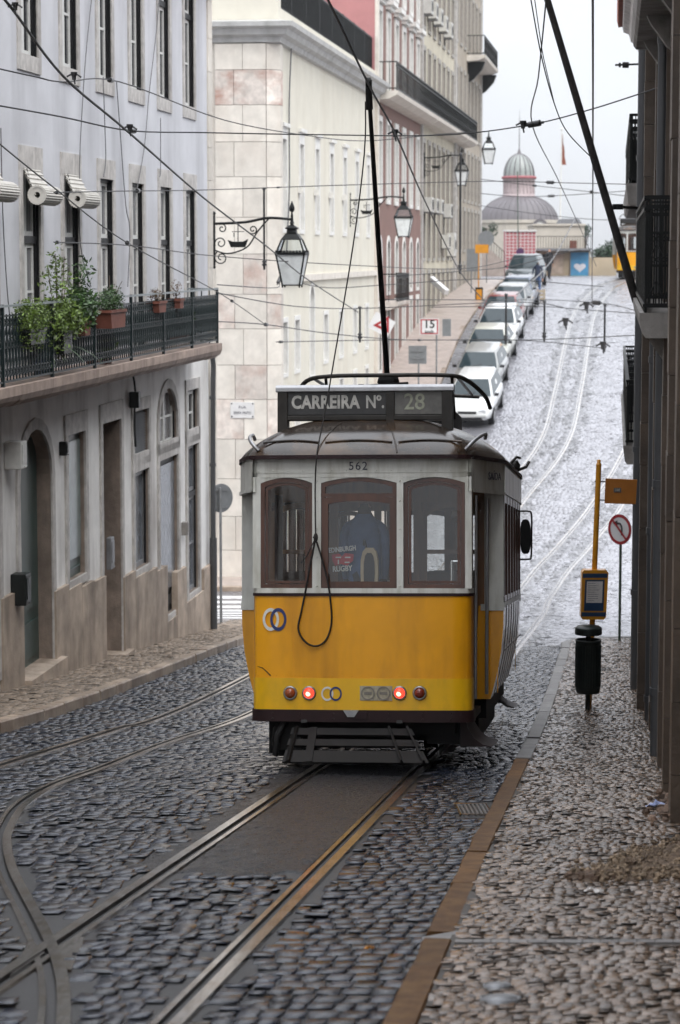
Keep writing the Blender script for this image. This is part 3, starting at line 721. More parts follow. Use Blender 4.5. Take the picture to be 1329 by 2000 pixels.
# ---------------------------------------------------------------- the tram
XB = lambda y: .05*(y/.97)**2
def end_path(half=.975, deep=.30, n=14):
    pts = [(deep, half+.012), (.13, half+.008), (XB(half)+.045, half)]
    for i in range(n+1):
        y = lerp(half-.035, -half+.035, i/n); pts.append((XB(y), y))
    return pts+[(XB(half)+.045, -half), (.13, -half-.008), (deep, -half-.012)]
def wrap_wall(mb, path, z0, z1, off=0.0, th=.02, smooth=True):
    """a wall that follows the plan path (seen from behind the tram), pushed out by off"""
    out = []
    for i, (x, y) in enumerate(path):
        a, b = path[max(i-1, 0)], path[min(i+1, len(path)-1)]; d = Vector((b[0]-a[0], b[1]-a[1])).normalized()
        nrm = Vector((d.y, -d.x)) if True else None
        if nrm.dot(Vector((x-.6, y))) < 0: nrm = -nrm
        out.append((x+nrm.x*off, y+nrm.y*off, x+nrm.x*(off-th), y+nrm.y*(off-th)))
    mb.grid([[(o[0], o[1], z0) for o in out], [(o[0], o[1], z1) for o in out]], smooth)
    mb.grid([[(o[2], o[3], z0) for o in out], [(o[2], o[3], z1) for o in out]], smooth)
    for z in (z0, z1): mb.grid([[(o[0], o[1], z) for o in out], [(o[2], o[3], z) for o in out]], False)
    for o in (out[0], out[-1]): mb.quad((o[0], o[1], z0), (o[2], o[3], z0), (o[2], o[3], z1), (o[0], o[1], z1))
def arch_loop(y0, y1, z0, z1, a, n=10):
    top = [(lerp(y0, y1, k/n), z1-a*(2*k/n-1)**2) for k in range(n+1)]
    return [(y0, z0)]+top+[(y1, z0)]
def frame_ring(mb, outer, inner, x0, x1, f=None):
    f = f or (lambda y, z, x: (x, y, z)); n = len(outer)
    for i in range(n):
        j = (i+1) % n; A, B, C, D = outer[i], outer[j], inner[j], inner[i]
        mb.quad(f(*A, x0), f(*B, x0), f(*C, x0), f(*D, x0)); mb.quad(f(*D, x0), f(*C, x0), f(*C, x1), f(*D, x1)); mb.quad(f(*A, x0), f(*B, x0), f(*B, x1), f(*A, x1)); mb.quad(f(*A, x1), f(*B, x1), f(*C, x1), f(*D, x1))
def inset(loop, w):
    ys = [p[0] for p in loop]; y0, y1 = min(ys), max(ys); z0 = loop[0][1]; z1 = max(p[1] for p in loop); a = z1-loop[1][1]
    return arch_loop(y0+w, y1-w, z0+w, z1-w, a*.95, len(loop)-3)
EX = (0, -1, 0); EY = (0, 0, 1); EZ = (-1, 0, 0)   # the plane of the rear face as one reads it
def build_end(root, front=False):
    """one end of the car, built as the rear end; flipped for the front"""
    o = []
    FL = Matrix(((-1, 0, 0, 7.3), (0, -1, 0, 0), (0, 0, 1, 0), (0, 0, 0, 1))) if front else Matrix.Identity(4)
    def B(mb, name, m, parent=None, **k):
        ob = mb.build(name, m, parent or root, **k)
        if front and parent is None: ob.matrix_local = FL
        return ob
    pth = end_path()
    mb = MB(); wrap_wall(mb, pth, .80, 1.556); panel = B(mb, 'end_panel', 'tram_amber')
    mb = MB()
    for k in range(23): y = lerp(.94, -.94, k/22); mb.sphere((XB(y)-.001, y, .838), .0055, 3); mb.sphere((XB(y)-.001, y, 1.538), .005, 3)
    for y in (-.30, .62): mb.bar((XB(y)+.0005, y, .84), (XB(y)+.0005, y, 1.535), .004, .004)
    mb.build('rivets', 'tram_amber', panel)
    mb = MB(); wrap_wall(mb, pth, .532, .817, .005, .024); B(mb, 'bumper_band', 'tram_yellow')
    mb = MB(); wrap_wall(mb, pth, .428, .535, .018, .05); mb.box(-.035, .02, -.06, .06, .46, .52); mb.m(1)
    mb.prism([(-.07, 0), (.07, 0), (.03, -.06), (-.03, -.06)], (-.02, .09, .535), EX, EY, EZ, 0, .02); mb.ring((-.042, .09, .512), .012, .026, EX, EY, EZ, .012, 14)
    for y in (.8, .55, .25, -.25, -.55, -.8):
        for z in (.455, .505): mb.m(0).sphere((XB(y)-.018, y, z), .009, 4)
    B(mb, 'bumper', ['tram_maroon', 'metal_pale'])
    mb = MB(); wrap_wall(mb, pth, 1.552, 1.578, .012, .03); B(mb, 'belt_moulding', 'tram_maroon')
    mb = MB(); wrap_wall(mb, pth, 1.578, 1.622, .004, .05); wrap_wall(mb, pth, 2.615, 2.66, 0, .05)
    wins = ((.914, .442), (.363, -.318), (-.377, -.925))
    for a, b in ((.985, .914), (.442, .363), (-.318, -.377), (-.925, -.985)):
        xx = XB((a+b)/2); mb.box(xx-.002, xx+.055, b, a, 1.62, 2.62)
    for s in (1, -1): mb.box(.05, .30, *sorted((s*.955, s*.985)), 1.62, 2.62)
    for a, b in wins:   # white spandrels over the arched heads
        c = arch_loop(a, b, 2.0, 2.614, .05)[1:-1]
        for p, q in zip(c[:-1], c[1:]): mb.add([(XB(p[0])+e, *v) for e in (.004, .04) for v in (p, q, (q[0], 2.62), (p[0], 2.62))], [(0,1,2,3), (4,5,6,7), (0,1,5,4)])
    for y in (.40, -.347):
        for z in (1.64, 1.9, 2.15, 2.4, 2.58): mb.sphere((XB(y)-.003, y, z), .008, 4)
    B(mb, 'window_surround', 'tram_white')
    mb = MB(); wrap_wall(mb, end_path(.985, .26), 2.655, 2.785, .006, .03)
    for i in range(15): mb.sphere((XB(lerp(.93, -.93, i/14))-.006, lerp(.93, -.93, i/14), 2.672), .006, 4)
    lb = B(mb, 'letterboard', 'tram_white')
    for k, (a, b) in enumerate(wins):
        x0 = XB((a+b)/2)+.018
        L0 = arch_loop(a-.002, b+.002, 1.622, 2.612, .05); mb = MB()
        L1 = inset_b(L0, .036); frame_ring(mb, L0, L1, x0, x0+.05)
        if k != 1:
            L2 = inset_b(L1, .006); L3 = inset_b(L1, .03); frame_ring(mb, L2, L3, x0+.014, x0+.03)
            mb.box(x0-.006, x0+.02, b+.01, a-.01, 1.622, 1.655)
        else:
            mb.box(x0-.004, x0+.05, b+.0, a-.0, 2.44, 2.47)
            S0 = arch_loop(a-.012, b+.012, 1.63, 2.455, .03); frame_ring(mb, S0, inset_b(S0, .052), x0-.008, x0+.03)
        w = B(mb, 'window', 'tram_wood'); mb = MB(); lp = inset_b(L0, .03)
        mb.add([(x0+.022, y, z) for y, z in lp], [tuple(range(len(lp)))]); mb.build('pane', 'tram_glass', w)
    return panel, lb
def inset_b(loop, w):
    y0, y1 = loop[0][0], loop[-1][0]; s = 1 if y0 > y1 else -1; z0 = loop[0][1]; z1 = max(p[1] for p in loop); a = z1-loop[1][1]
    return arch_loop(y0-s*w, y1+s*w, z0+w, z1-w, a*.95, len(loop)-3)
def tram_roof_xyz(x, y, c): pass
def build_tram(label):
    T = thing('tram', label, 'tram', mtx=TM)
    panel, lb = build_end(T); build_end(T, True)
    put_text(lb, '562', .105, 'number_ink', (-.012, TL(700, 912)[0], 2.712), EX, EY, EZ, name='lettering', space=1.15)
    # emblem of two interlocking rings, twice, and a faded sticker with two grey rings
    def rings(px, py, r, sx, gap, ma, mbb, name='emblem', w=.2):
        y, z = TL(px, py); x = XB(y)-.006; e = MB()
        e.m(0).ring((x-.0005, y+gap, z), r*(1-w*1.15), r, EX, EY, EZ, .003, 28, sx); e.m(1).ring((x-.002, y-gap, z), r*(1-w*1.15), r, EX, EY, EZ, .003, 28, sx)
        return e.build(name, [ma, mbb], panel)
    rings(536, 1210, .103, .72, .034, 'logo_white', 'logo_blue', w=.26); rings(648, 1355, .064, .86, .038, 'logo_white', 'logo_blue', w=.24)
    y, z = TL(735, 1354); e = MB(); e.box(-.0085, -.006, y-.145, y+.145, z-.065, z+.065); st = e.build('sticker', 'logo_faded', panel)
    e = MB()
    for g in (.072, -.068): e.ring((-.0125, y+g, z), .05, .062, EX, EY, EZ, .003, 26); e.box(-.0125, -.0095, y+g-.034, y+g+.034, z-.012, z+.012)
    e.build('sticker_rings', 'logo_ring_grey', panel)
    # tail lights
    for px, lit in ((567, 0), (604, 1), (781, 1), (820, 0)):
        y, z = TL(px, 1353.5); x = XB(y)-.006; l = MB(); M3 = Matrix(((0, 0, -1), (0, 1, 0), (1, 0, 0)))
        l.lathe([(.064, 0), (.064, .012), (.055, .022), (.048, .022), (.046, .01)], (x, y, z), 24, M3); tl = l.build('tail_light', 'metal_pale', T)
        l = MB(); l.lathe([(.047, .008), (.043, .03), (.03, .042), (.012, .048), (1e-5, .049)], (x, y, z), 20, M3)
        l.build('lens', 'lens_red_lit' if lit else ('lens_orange' if px < 600 else 'lens_red'), tl)
        if lit:
            l = MB(); l.lathe([(.022, .0455), (.012, .0505), (1e-5, .051)], (x, y+.004, z-.006), 14, M3); l.build('bulb_glow', 'lens_core', tl)
    # dark scratch on the amber panel
    mb = MB(); pts = [(502, 1302), (512, 1305), (520, 1312), (528, 1320)]
    mb.tube([(XB(TL(*p)[0])-.0015, *TL(*p)) for p in pts], [.002, .004, .005, .006], 5); mb.build('scrape', 'tram_maroon', panel)
    # saloon: side walls with a tumblehome below, white upper strips and pillars
    prof = [(1.225, 1.44), (1.222, 1.25), (1.20, 1.0), (1.15, .75), (1.10, .56)]
    prof0 = prof
    for s in (1, -1):
        prof = [(y+(.055 if s == 1 else -.01), z) for y, z in prof0]; dl = .055 if s == 1 else -.01
        mb = MB(); mb.grid([[(x, s*y, z) for y, z in prof] for x in np.linspace(1.35, 5.95, 9)])
        mb.m(1)
        for x in np.linspace(1.35, 5.95, 8)[1:-1]: mb.tube([(x, s*(y+.0), z) for y, z in prof], .006, 4)
        mb.tube([(1.4, s*1.222, 1.02), (5.9, s*1.222, 1.02)], .007, 4)
        mb.build('side_panel', ['tram_white_side', 'tram_maroon'], T)
        for x0, d in ((1.35, -1), (5.95, 1)):     # narrow end faces of the saloon
            mb = MB(); poly = [(s*y, z) for y, z in prof]+[(s*.93, .56), (s*.98, 1.44)]
            mb.add([(x0, y, z) for y, z in poly]+[(x0-d*.04, y, z) for y, z in poly], [tuple(range(7)), tuple(range(7, 14))]+[(i, (i+1) % 7, 7+(i+1) % 7, 7+i) for i in range(7)])
            for yy in (1.155, 1.085): mb.box(x0+d*.001, x0+d*.006, *sorted((s*yy, s*(yy+.008))), .62, 1.40)
            mb.build('corner_panel', 'tram_amber', T)
            mb = MB(); mb.box(*sorted((x0+d*.012, x0-d*.05)), *sorted((s*1.00, s*(1.232+dl))), 1.395, 1.455); mb.box(*sorted((x0+d*.004, x0-d*.05)), *sorted((s*1.035, s*(1.225+dl))), 1.455, 2.55)
            mb.box(1.36, 5.94, *sorted((s*(1.20+dl), s*(1.234+dl))), 1.43, 1.475)
            mb.build('corner_post', 'tram_white', T)
        mb = MB()
        for x in np.linspace(1.47, 5.83, 7): mb.box(x-.045, x+.045, *sorted((s*1.15, s*1.222)), 1.47, 2.5)
        mb.box(1.36, 5.94, *sorted((s*1.16, s*1.218)), 1.475, 1.53); mb.box(1.36, 5.94, *sorted((s*1.16, s*1.218)), 2.42, 2.52)
        sw = mb.build('side_window', 'tram_wood', T)
        mb = MB(); mb.quad((1.38, s*1.185, 1.5), (5.92, s*1.185, 1.5), (5.92, s*1.185, 2.45), (1.38, s*1.185, 2.45)); mb.build('pane', 'tram_glass', sw)
        # letterboard that swings out over the door to the saloon
        for fr in (0, 1):
            q = [(.02, .985), (.12, 1.005+dl*.3), (.45, 1.06+dl), (.9, 1.15+dl), (1.2, 1.215+dl), (1.36, 1.232+dl)]
            if fr: q = [(7.3-x, y) for x, y in q]
            mb = MB(); mb.grid([[(x, s*y, z) for x, y in q] for z in (2.50, 2.79)], True); mb.grid([[(x, s*(y+.012), z) for x, y in q] for z in (2.485, 2.515)], True)
            mb.grid([[(x, s*(y-.03), z) for x, y in q] for z in (2.485, 2.79)], True); mb.grid([[(x, s*(y+.012), 2.485) for x, y in q], [(x, s*(y-.03), 2.485) for x, y in q]])
            lb2 = mb.build('door_letterboard', 'tram_white', T)
            if s == -1 and not fr:
                d = Vector((.45, -.09*2, 0)).normalized(); put_text(lb2, 'SAÍDA', .10, 'number_ink', (.80, -1.158, 2.64), (d.x, d.y, 0), (0, 0, 1), (d.y, -d.x, 0))
        mb = MB(); mb.box(1.36, 5.94, *sorted((s*1.19, s*1.232)), 2.50, 2.79); slb = mb.build('side_letterboard', 'tram_white', T)
        # folded door leaf, jamb post and the dark stepwell
        for fr in (0, 1):
            X = (lambda x: 7.3-x) if fr else (lambda x: x)
            mb = MB(); mb.box(*sorted((X(.95), X(1.30))), *sorted((s*.88, s*.91)), .86, 2.48); mb.m(1)
            mb.cyl((X(1.12), s*1.065, .62), (X(1.12), s*1.075, 2.45), .016, n=8); mb.cyl((X(.36), s*1.0, .62), (X(.36), s*1.01, 2.46), .014, n=8)
            mb.build('door', ['tram_maroon', 'metal_pale'], T)
            mb = MB(); mb.box(*sorted((X(.32), X(1.33))), *sorted((s*.72, s*1.0)), .44, .50); mb.box(*sorted((X(.32), X(1.33))), *sorted((s*.70, s*.74)), .44, .86); mb.build('step', 'tram_under', T)
            if s == 1: continue
            mb = MB(); pr = [(.90, .46), (.93, .35), (.985, .26), (1.06, .205), (1.15, .185)]
            mb.grid([[(X(x), s*(y+(.02 if x > .7 else 0)), z) for y, z in pr] for x in np.linspace(.42, 1.25, 6)]); mb.grid([[(X(x), s*(y-.012), z-.012) for y, z in pr] for x in np.linspace(.42, 1.25, 6)])
            mb.add([(X(.42), s*.86, .46)]+[(X(.42), s*y, z) for y, z in pr]+[(X(.42), s*.86, .185)], [tuple(range(7))])
            mb.build('footboard', 'tram_maroon', T)
    # roof
    half = [(-.085+XB(y)*1.0, y) for y in (0, .2, .4, .6, .75, .86)]+[(-.005, .94), (.06, .99), (.2, 1.03), (.5, 1.09), (.9, 1.175), (1.3, 1.235), (1.8, 1.245), (2.6, 1.245), (3.65, 1.245)]
    q1 = half[:-1]; out = q1+[half[-1]]+[(7.3-x, y) for x, y in reversed(q1)]; out = [(x, y+.055*max(0, min(1, (y-.9)/.2))) for x, y in out]+[(x, -y) for x, y in reversed(out[1:-1])]
    mb = MB(); rows = []
    cs = [1.0, .985, .96, .92, .86, .78, .68, .56, .42, .28, .14, .02]
    def rz(c): return 2.80+.425*(1-c**2.3)**.72
    def rp(p, c, dz=0): s = min(max(p[0], 1.35), 5.95); return (s+(p[0]-s)*c, p[1]*c, rz(c)+dz)
    for c in cs: rows.append([rp(p, c) for p in out])
    mb.grid(rows, wrap=True); mb.grid([[(p[0], p[1], 2.80) for p in out], [(p[0]*1, p[1]*.9, 2.78) for p in out]], wrap=True)
    roof = mb.build('roof', 'tram_roof', T)
    mb = MB(); o2 = [(lerp(3.65, x, 1.003), y*1.006) for x, y in out]
    mb.grid([[(x, y, 2.775) for x, y in o2], [(x, y, 2.812) for x, y in o2]], False, True); mb.grid([[(x, y, 2.812) for x, y in o2], [(lerp(3.65, x, .99), y*.98, 2.814) for x, y in o2]], False, True)
    mb.build('roof_rim', 'tram_maroon', roof)
    mb = MB()
    rr = [p for p in out if p[0] < .3]; rr.sort(key=lambda p: -p[1])
    for a, b in ((.98, .42), (.36, -.30), (-.36, -.98)):
        pts = [p for p in [(-.085+XB(y), y) for y in np.linspace(a, b, 9)]]
        mb.tube([rp(p, .915-.02*math.sin(math.pi*i/8), .006) for i, p in enumerate(pts)], .012, 6)
    for yy in (.39, -.33):
        mb.tube([rp((-.085+XB(yy), yy), c, .003) for c in (.99, .93, .86, .75, .6)], .007, 4)
    mb.build('roof_seam', 'tram_roof', roof)
    for s in (1, -1):
        mb = MB(); mb.tube(smooth_path([(.03, s*.93, 2.86), (.06, s*1.00, 2.93), (.3, s*1.05, 2.99), (.7, s*1.08, 3.03), (.78, s*1.07, 2.99)], 5), .017, 8); mb.build('roof_grab_rail', 'metal_pale', roof)
    # route sign
    x = .70; mb = MB()
    for y in (.80, -.735):
        mb.box(x-.075, x+.075, y-.055 if y > 0 else y-.045, y+.04 if y > 0 else y+.055, 3.0, 3.44)
    mb.box(x-.07, x+.07, -.78, .84, 3.16, 3.205); mb.box(x-.03, x+.06, -.78, .84, 3.2, 3.44); mb.box(x-.072, x+.05, -.245, -.165, 3.12, 3.44)
    mb.m(1); pr = [(-.09, 3.425), (-.09, 3.465), (-.07, 3.488), (.07, 3.49), (.09, 3.46), (.09, 3.425)]
    mb.prism([(a, b) for a, b in pr], (x, -.79, 0), (1, 0, 0), (0, 0, 1), (0, 1, 0), 0, 1.645)
    sg = mb.build('route_sign', ['metal_dark', 'metal_pale'], T, bevel=.006)
    mb = MB(); mb.box(x-.045, x-.03, -.165, .745, 3.215, 3.425); mb.build('sign_panel', 'sign_board', sg)
    mb = MB(); mb.box(x-.045, x-.03, -.69, -.245, 3.215, 3.425); mb.build('number_panel', 'sign_pale', sg)
    put_text(sg, 'CARREIRA', .165, 'sign_letters', (x-.048, TL(636, 785, .66)[0], 3.325), EX, EY, EZ, space=1.05, sx=.80, bold=.006)
    put_text(sg, 'Nº.', .165, 'sign_letters', (x-.048, TL(733, 785, .66)[0], 3.325), EX, EY, EZ, sx=.78, bold=.004)
    put_text(sg, '28', .21, 'sign_letters_dim', (x-.048, TL(810, 786, .66)[0], 3.322), EX, EY, EZ, sx=.95, bold=.002)
    # roof gear
    mb = MB(); z = 3.69
    mb.tube(smooth_path([(3.0, .98, 3.40), (2.75, .93, 3.52), (2.5, .80, 3.66), (2.4, .55, 3.70), (2.4, 0, 3.705), (2.4, -.6, 3.70), (2.5, -.80, 3.66), (2.75, -.97, 3.52), (2.9, -1.02, 3.40)], 5), .022, 8)
    mb.tube([(2.9, .62, 3.30), (2.45, .6, 3.70)], .016, 6); mb.tube([(2.9, -.66, 3.30), (2.45, -.66, 3.70)], .016, 6); mb.tube([(5.1, .8, 3.66), (5.0, 0, 3.7), (5.1, -.8, 3.66)], .02, 8)
    for y in (.72, -.72): mb.tube([(2.45, y, 3.68), (5.1, y, 3.68)], .016, 6)
    mb.build('roof_hoop', 'metal_dark', T)
    mb = MB(); mb.box(2.9, 4.9, -.62, -.22, 3.2, 3.42); mb.box(2.9, 4.9, .22, .62, 3.2, 3.42)
    for i in range(9):
        y = lerp(.6, -.6, i/8); mb.cyl((3.0, y, 3.42), (3.0, y, 3.58+.04*(i % 3)), .035, .03, 8)
    mb.bar((2.9, .55, 3.56), (2.9, -.6, 3.55), .06, .05); mb.bar((2.8, .35, 3.6), (2.8, -.2, 3.63), .05, .07); mb.bar((2.85, -.25, 3.61), (2.85, -.58, 3.6), .05, .05)
    mb.build('resistor_rack', 'tram_under', T)
    mb = MB(); mb.lathe([(.22, 3.2), (.2, 3.42), (.1, 3.5), (.09, 3.7), (.12, 3.74), (.1, 3.82), (.02, 3.84)], (3.9, .1, 0), 14); mb.bar((3.5, .1, 3.6), (4.3, .1, 3.62), .1, .12); mb.build('trolley_base', 'tram_under', T)
    tip = Vector((.6, *TL(721, 178, .6)))
    mb = MB(); mb.tube([(3.9, .11, 3.76), Vector((3.9, .11, 3.76)).lerp(tip, .5)-Vector((0, 0, .03)), tip], [.030, .026, .019], 8); tp = mb.build('trolley_pole', 'tram_under', T)
    mb = MB(); mb.cyl(tip+Vector((.05, 0, -.16)), tip+Vector((-.03, 0, .03)), .034, .03, 8); mb.bar(tip+Vector((0, .022, -.04)), tip+Vector((-.03, .022, .10)), .012, .05); mb.bar(tip+Vector((0, -.022, -.04)), tip+Vector((-.03, -.022, .10)), .012, .05)
    mb.cyl(tip+Vector((-.03, -.018, .07)), tip+Vector((-.03, .018, .07)), .05, .05, 12); mb.build('trolley_head', 'tram_under', tp)
    rp_ = [tip+Vector((-.02, .03, -.1))]+[Vector((x, *TL(px, py, x))) for px, py, x in ((712, 300, .55), (690, 480, .5), (655, 690, .42), (636, 800, .25), (624, 860, .02), (618, 900, -.10), (616, 960, -.06), (617, 1050, -.06), (607, 1100, -.04), (598, 1150, -.035), (589, 1195, -.02), (583, 1228, -.015), (596, 1253, -.015), (617, 1262, -.015), (637, 1250, -.015), (648, 1215, -.018), (645, 1165, -.035), (637, 1120, -.04), (620, 1062, -.055), (612, 1048, -.06))]
    mb = MB(); mb.tube(smooth_path(rp_[:9], 4), .0065, 6); mb.tube(smooth_path(rp_[8:], 5), .0088, 6); mb.sphere(rp_[8], .03, 6, (.8, .7, 1.4)); mb.tube([rp_[8], Vector((-.05, *TL(600, 1085, -.05))), Vector((-.04, *TL(588, 1100, -.04)))], .006, 5)
    mb.build('trolley_rope', 'rope', T)
    # under the floor
    mb = MB(); mb.box(.35, 6.95, -.82, .82, .30, .46); mb.box(1.6, 5.7, -1.04, 1.04, .36, .56); mb.box(1.9, 5.4, -.95, .95, .12, .36); mb.box(.5, 1.2, .5, .9, .10, .42); mb.box(.5, 1.0, -.85, -.55, .2, .42)
    mb.box(.15, .6, .55, .80, .16, .42); mb.lathe([(.04, -.1), (.1, 0), (.09, .15), (.04, .22)], (.25, .74, .2), 10); mb.tube([(.1, .7, .42), (.02, .76, .3), (.05, .78, .12)], .03, 6)
    mb.build('underframe', 'tram_under', T)
    for xw in (2.55, 4.75):
        for s in (1, -1):
            mb = MB(); mb.cyl((xw, s*.41, .33), (xw, s*.52, .33), .33, .33, 24); mb.cyl((xw, s*.39, .33), (xw, s*.41, .33), .36, .36, 24); mb.build('wheel', 'rail_steel', T)
    mb = MB(); A = Vector((-.02, .62, .375)); Bp = Vector((-.02, -.45, .375)); C = Vector((-.36, .665, .10)); D = Vector((-.36, -.63, .10))
    for t0, t1 in ((0, .2), (.33, .52), (.66, 1.0)):
        q = [A.lerp(C, t0), Bp.lerp(D, t0), Bp.lerp(D, t1), A.lerp(C, t1)]; q2 = [p+Vector((.02, 0, -.02)) for p in q]
        mb.add(q+q2, [(0,1,2,3), (7,6,5,4), (0,4,5,1), (1,5,6,2), (2,6,7,3), (3,7,4,0)])
    for t in (.03, .18, .82, .97): mb.bar(A.lerp(Bp, t), C.lerp(D, t), .07, .018, (1, 0, 1))
    for t in (.1, .9): mb.bar(A.lerp(Bp, t)+Vector((0, 0, .06)), A.lerp(Bp, t)+Vector((.1, 0, 0)), .05, .03)
    mb.build('lifeguard', 'tram_slat', T)
    # inside: floor, ceiling, bulkheads, benches, hand poles
    mb = MB(); mb.box(.06, 7.24, -.94, .94, .80, .86); mb.box(1.36, 5.94, -1.15, 1.15, .80, .86); mb.build('floor', 'lino', T)
    mb = MB(); mb.box(.1, 7.2, -.95, .95, 2.70, 2.73); mb.box(1.3, 6.0, -1.17, 1.17, 2.70, 2.72); mb.build('ceiling', 'cabin_ceiling', T)
    for x0 in (1.38, 5.90):
        mb = MB()
        for s in (1, -1):
            mb.box(x0, x0+.03, *sorted((s*.36, s*1.17)), .86, 1.55); mb.box(x0, x0+.035, *sorted((s*.36, s*.44)), 1.55, 2.72); mb.box(x0, x0+.035, *sorted((s*1.0, s*1.17)), 1.55, 2.72)
            lo = arch_loop(s*.44, s*1.0, 1.55, 2.42, .09); frame_ring(mb, lo, inset_b(lo, .05), x0-.005, x0+.03); mb.box(x0, x0+.03, *sorted((s*.44, s*1.0)), 1.93, 1.97)
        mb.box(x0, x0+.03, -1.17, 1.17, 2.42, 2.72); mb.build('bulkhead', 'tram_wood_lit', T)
    mb = MB(); mb.box(.04, .44, -.4, .4, 0, .08); mb.box(0, .06, -.4, .4, 0, .55); mb.box(.1, .3, -.3, -.2, -.34, 0); mb.box(.1, .3, .2, .3, -.34, 0); bme = mb.mesh('bench', 'seat_brown')
    for i in range(5):
        for s in (1, -1): obj('bench', bme, T, (1.86+i*.8, s*.7, 1.2))
    mb = MB(); mb.cyl((.28, *TL(883, 1095, .28)), (.28, TL(883, 1095, .28)[0], 1.35), .018, n=8); mb.cyl((.28, TL(898, 1098, .28)[0], 1.86), (.28, TL(882, 1098, .28)[0], 1.86), .016, n=8); mb.cyl((.28, TL(898, 1098, .28)[0], 1.86), (.28, TL(898, 1098, .28)[0], 1.35), .012, n=8); mb.build('hand_pole', 'chrome', T)
    for q in ((1.1, .5), (1.0, -.35)): mb = MB(); mb.cyl((*q, .86), (*q, 2.7), .017, n=8); mb.build('hand_pole', 'chrome', T)
    # driver's mirror at the front door
    m_ = MB(); c = Vector((6.35, -1.235, 2.13)); M3 = Matrix.Rotation(R(90), 3, 'Y') @ Matrix.Identity(3)
    pr = [(.060*math.cos(t)*(abs(math.cos(t))**-.35 if abs(math.cos(t)) > .02 else 1), .20*math.sin(t)*(abs(math.sin(t))**-.35 if abs(math.sin(t)) > .02 else 1)) for t in np.linspace(0, 2*math.pi, 24, endpoint=False)]
    m_.prism(pr, c+Vector((0, -.03, 0)), (0, -1, 0), (0, 0, 1), (1, 0, 0), -.04, .05); mm = m_.build('mirror', 'black_plastic', T, bevel=.01)
    m_ = MB(); m_.tube(smooth_path([(6.3, -1.18, 2.42), (6.3, -1.30, 2.42), (6.32, -1.335, 2.38), (6.34, -1.335, 2.13), (6.32, -1.33, 1.9), (6.3, -1.3, 1.87), (6.3, -1.18, 1.87)], 4), .011, 6); m_.build('mirror_bracket', 'metal_dark', mm)
    mb = MB(); mb.lathe([(.05, 0), (.06, .05), (.03, .1)], (4.9, -1.2, 2.85), 10); mb.tube([(5.2, -1.15, 2.83), (5.5, -1.3, 2.9), (5.55, -1.33, 2.96)], .018, 6); mb.tube([(4.7, -1.1, 2.86), (4.75, -1.22, 2.98), (5.0, -1.25, 2.98)], .015, 6); mb.build('roof_lamp', 'metal_dark', T)
    return T
TRAM = build_tram('yellow and white wooden tram number 562 seen from behind, descending the wet street')
def place_tram_copy(u, Y, label):
    c = copy_tree(TRAM, skip=('lettering', 'trolley_rope'))
    p0, p1 = RP(u, Y), RP(u+.2, Y+6); f = (p1-p0).normalized(); y = Vector((-f.y, f.x, 0)).normalized(); z = f.cross(y)
    c.matrix_world = Matrix(((f.x, y.x, z.x, p0.x), (f.y, y.y, z.y, p0.y), (f.z, y.z, z.z, p0.z), (0, 0, 0, 1)))
    tag(c, label, 'tram'); return c
# ---------------------------------------------------------------- people
def figure(name, joints, edges, radii, mats, label, mtx, bands=None, cat='person'):
    """one skinned body; bands(co) -> material slot, so that cloth and skin change with height"""
    me = bpy.data.meshes.new(name); me.from_pydata(joints, edges, []); o = bpy.data.objects.new(name, me); COL.objects.link(o)
    sk = o.modifiers.new('skin', 'SKIN'); sk.use_smooth_shade = True
    for i, r in enumerate(radii):
        v = me.skin_vertices[0].data[i]; v.radius = r if isinstance(r, tuple) else (r, r)
    me.skin_vertices[0].data[0].use_root = True
    ss = o.modifiers.new('sub', 'SUBSURF'); ss.levels = 1; ss.render_levels = 1
    dg = bpy.context.evaluated_depsgraph_get(); m2 = bpy.data.meshes.new_from_object(o.evaluated_get(dg)); bpy.data.objects.remove(o)
    m2.name = name; m2.materials.clear()
    for m in mats: m2.materials.append(MAT[m])
    for p in m2.polygons: p.material_index = bands(p.center) if bands else 0; p.use_smooth = True
    o = bpy.data.objects.new('person', m2); COL.objects.link(o); o.matrix_world = mtx
    return tag(o, label, cat)
def standing(label, mtx, H, mats, stride=.0, arms=((.27, .02, .8), (.27, .02, .8)), lean=0.0, elbows=None, bulk=1.0):
    s = H/1.75
    J = [(0, 0, .95), (0, 0, 1.15), (0, lean*.5, 1.35), (0, lean, 1.50), (0, lean*1.1, 1.58), (0, lean*1.1-.02, 1.68)]; E = [(0, 1), (1, 2), (2, 3), (3, 4), (4, 5)]; Rd = [(.155*bulk, .11), (.14*bulk, .10), (.17*bulk, .11), (.06, .06), (.055, .06), (.088, .105)]
    for k, sx in enumerate((1, -1)):
        b = len(J); st = stride*sx
        J += [(sx*.09, 0, .88), (sx*.10, st*.5-.02, .48), (sx*.10, st+.03, .09), (sx*.11, st-.12, .04)]; E += [(0, b), (b, b+1), (b+1, b+2), (b+2, b+3)]; Rd += [.095, .065, .05, .045]
        b = len(J); a = arms[k]; el = (sx*(.25), lean+.03, 1.16) if not elbows else elbows[k]
        hand = (sx*a[0], a[1], a[2]); d = Vector(hand)-Vector(el); d.normalize(); fin = tuple(Vector(hand)+d*.10)
        J += [(sx*.19, lean, 1.43), el, hand, fin]; E += [(3, b), (b, b+1), (b+1, b+2), (b+2, b+3)]; Rd += [.06, .047, .036, .022]
    J = [tuple(Vector(j)*s) for j in J]; Rd = [tuple(x*s for x in r) if isinstance(r, tuple) else r*s for r in Rd]
    def bands(c):
        z = c.z/s
        if z > 1.53 and abs(c.x) < .15*s: return 3 if (z > 1.71 or c.y > (lean*1.1+.02)*s) else 2
        if z < .93 and abs(c.x) < .2*s: return 1 if z > .08 else 4
        if z < .86: return 2
        return 0
    return figure('person', J, E, Rd, mats, label, mtx, bands)
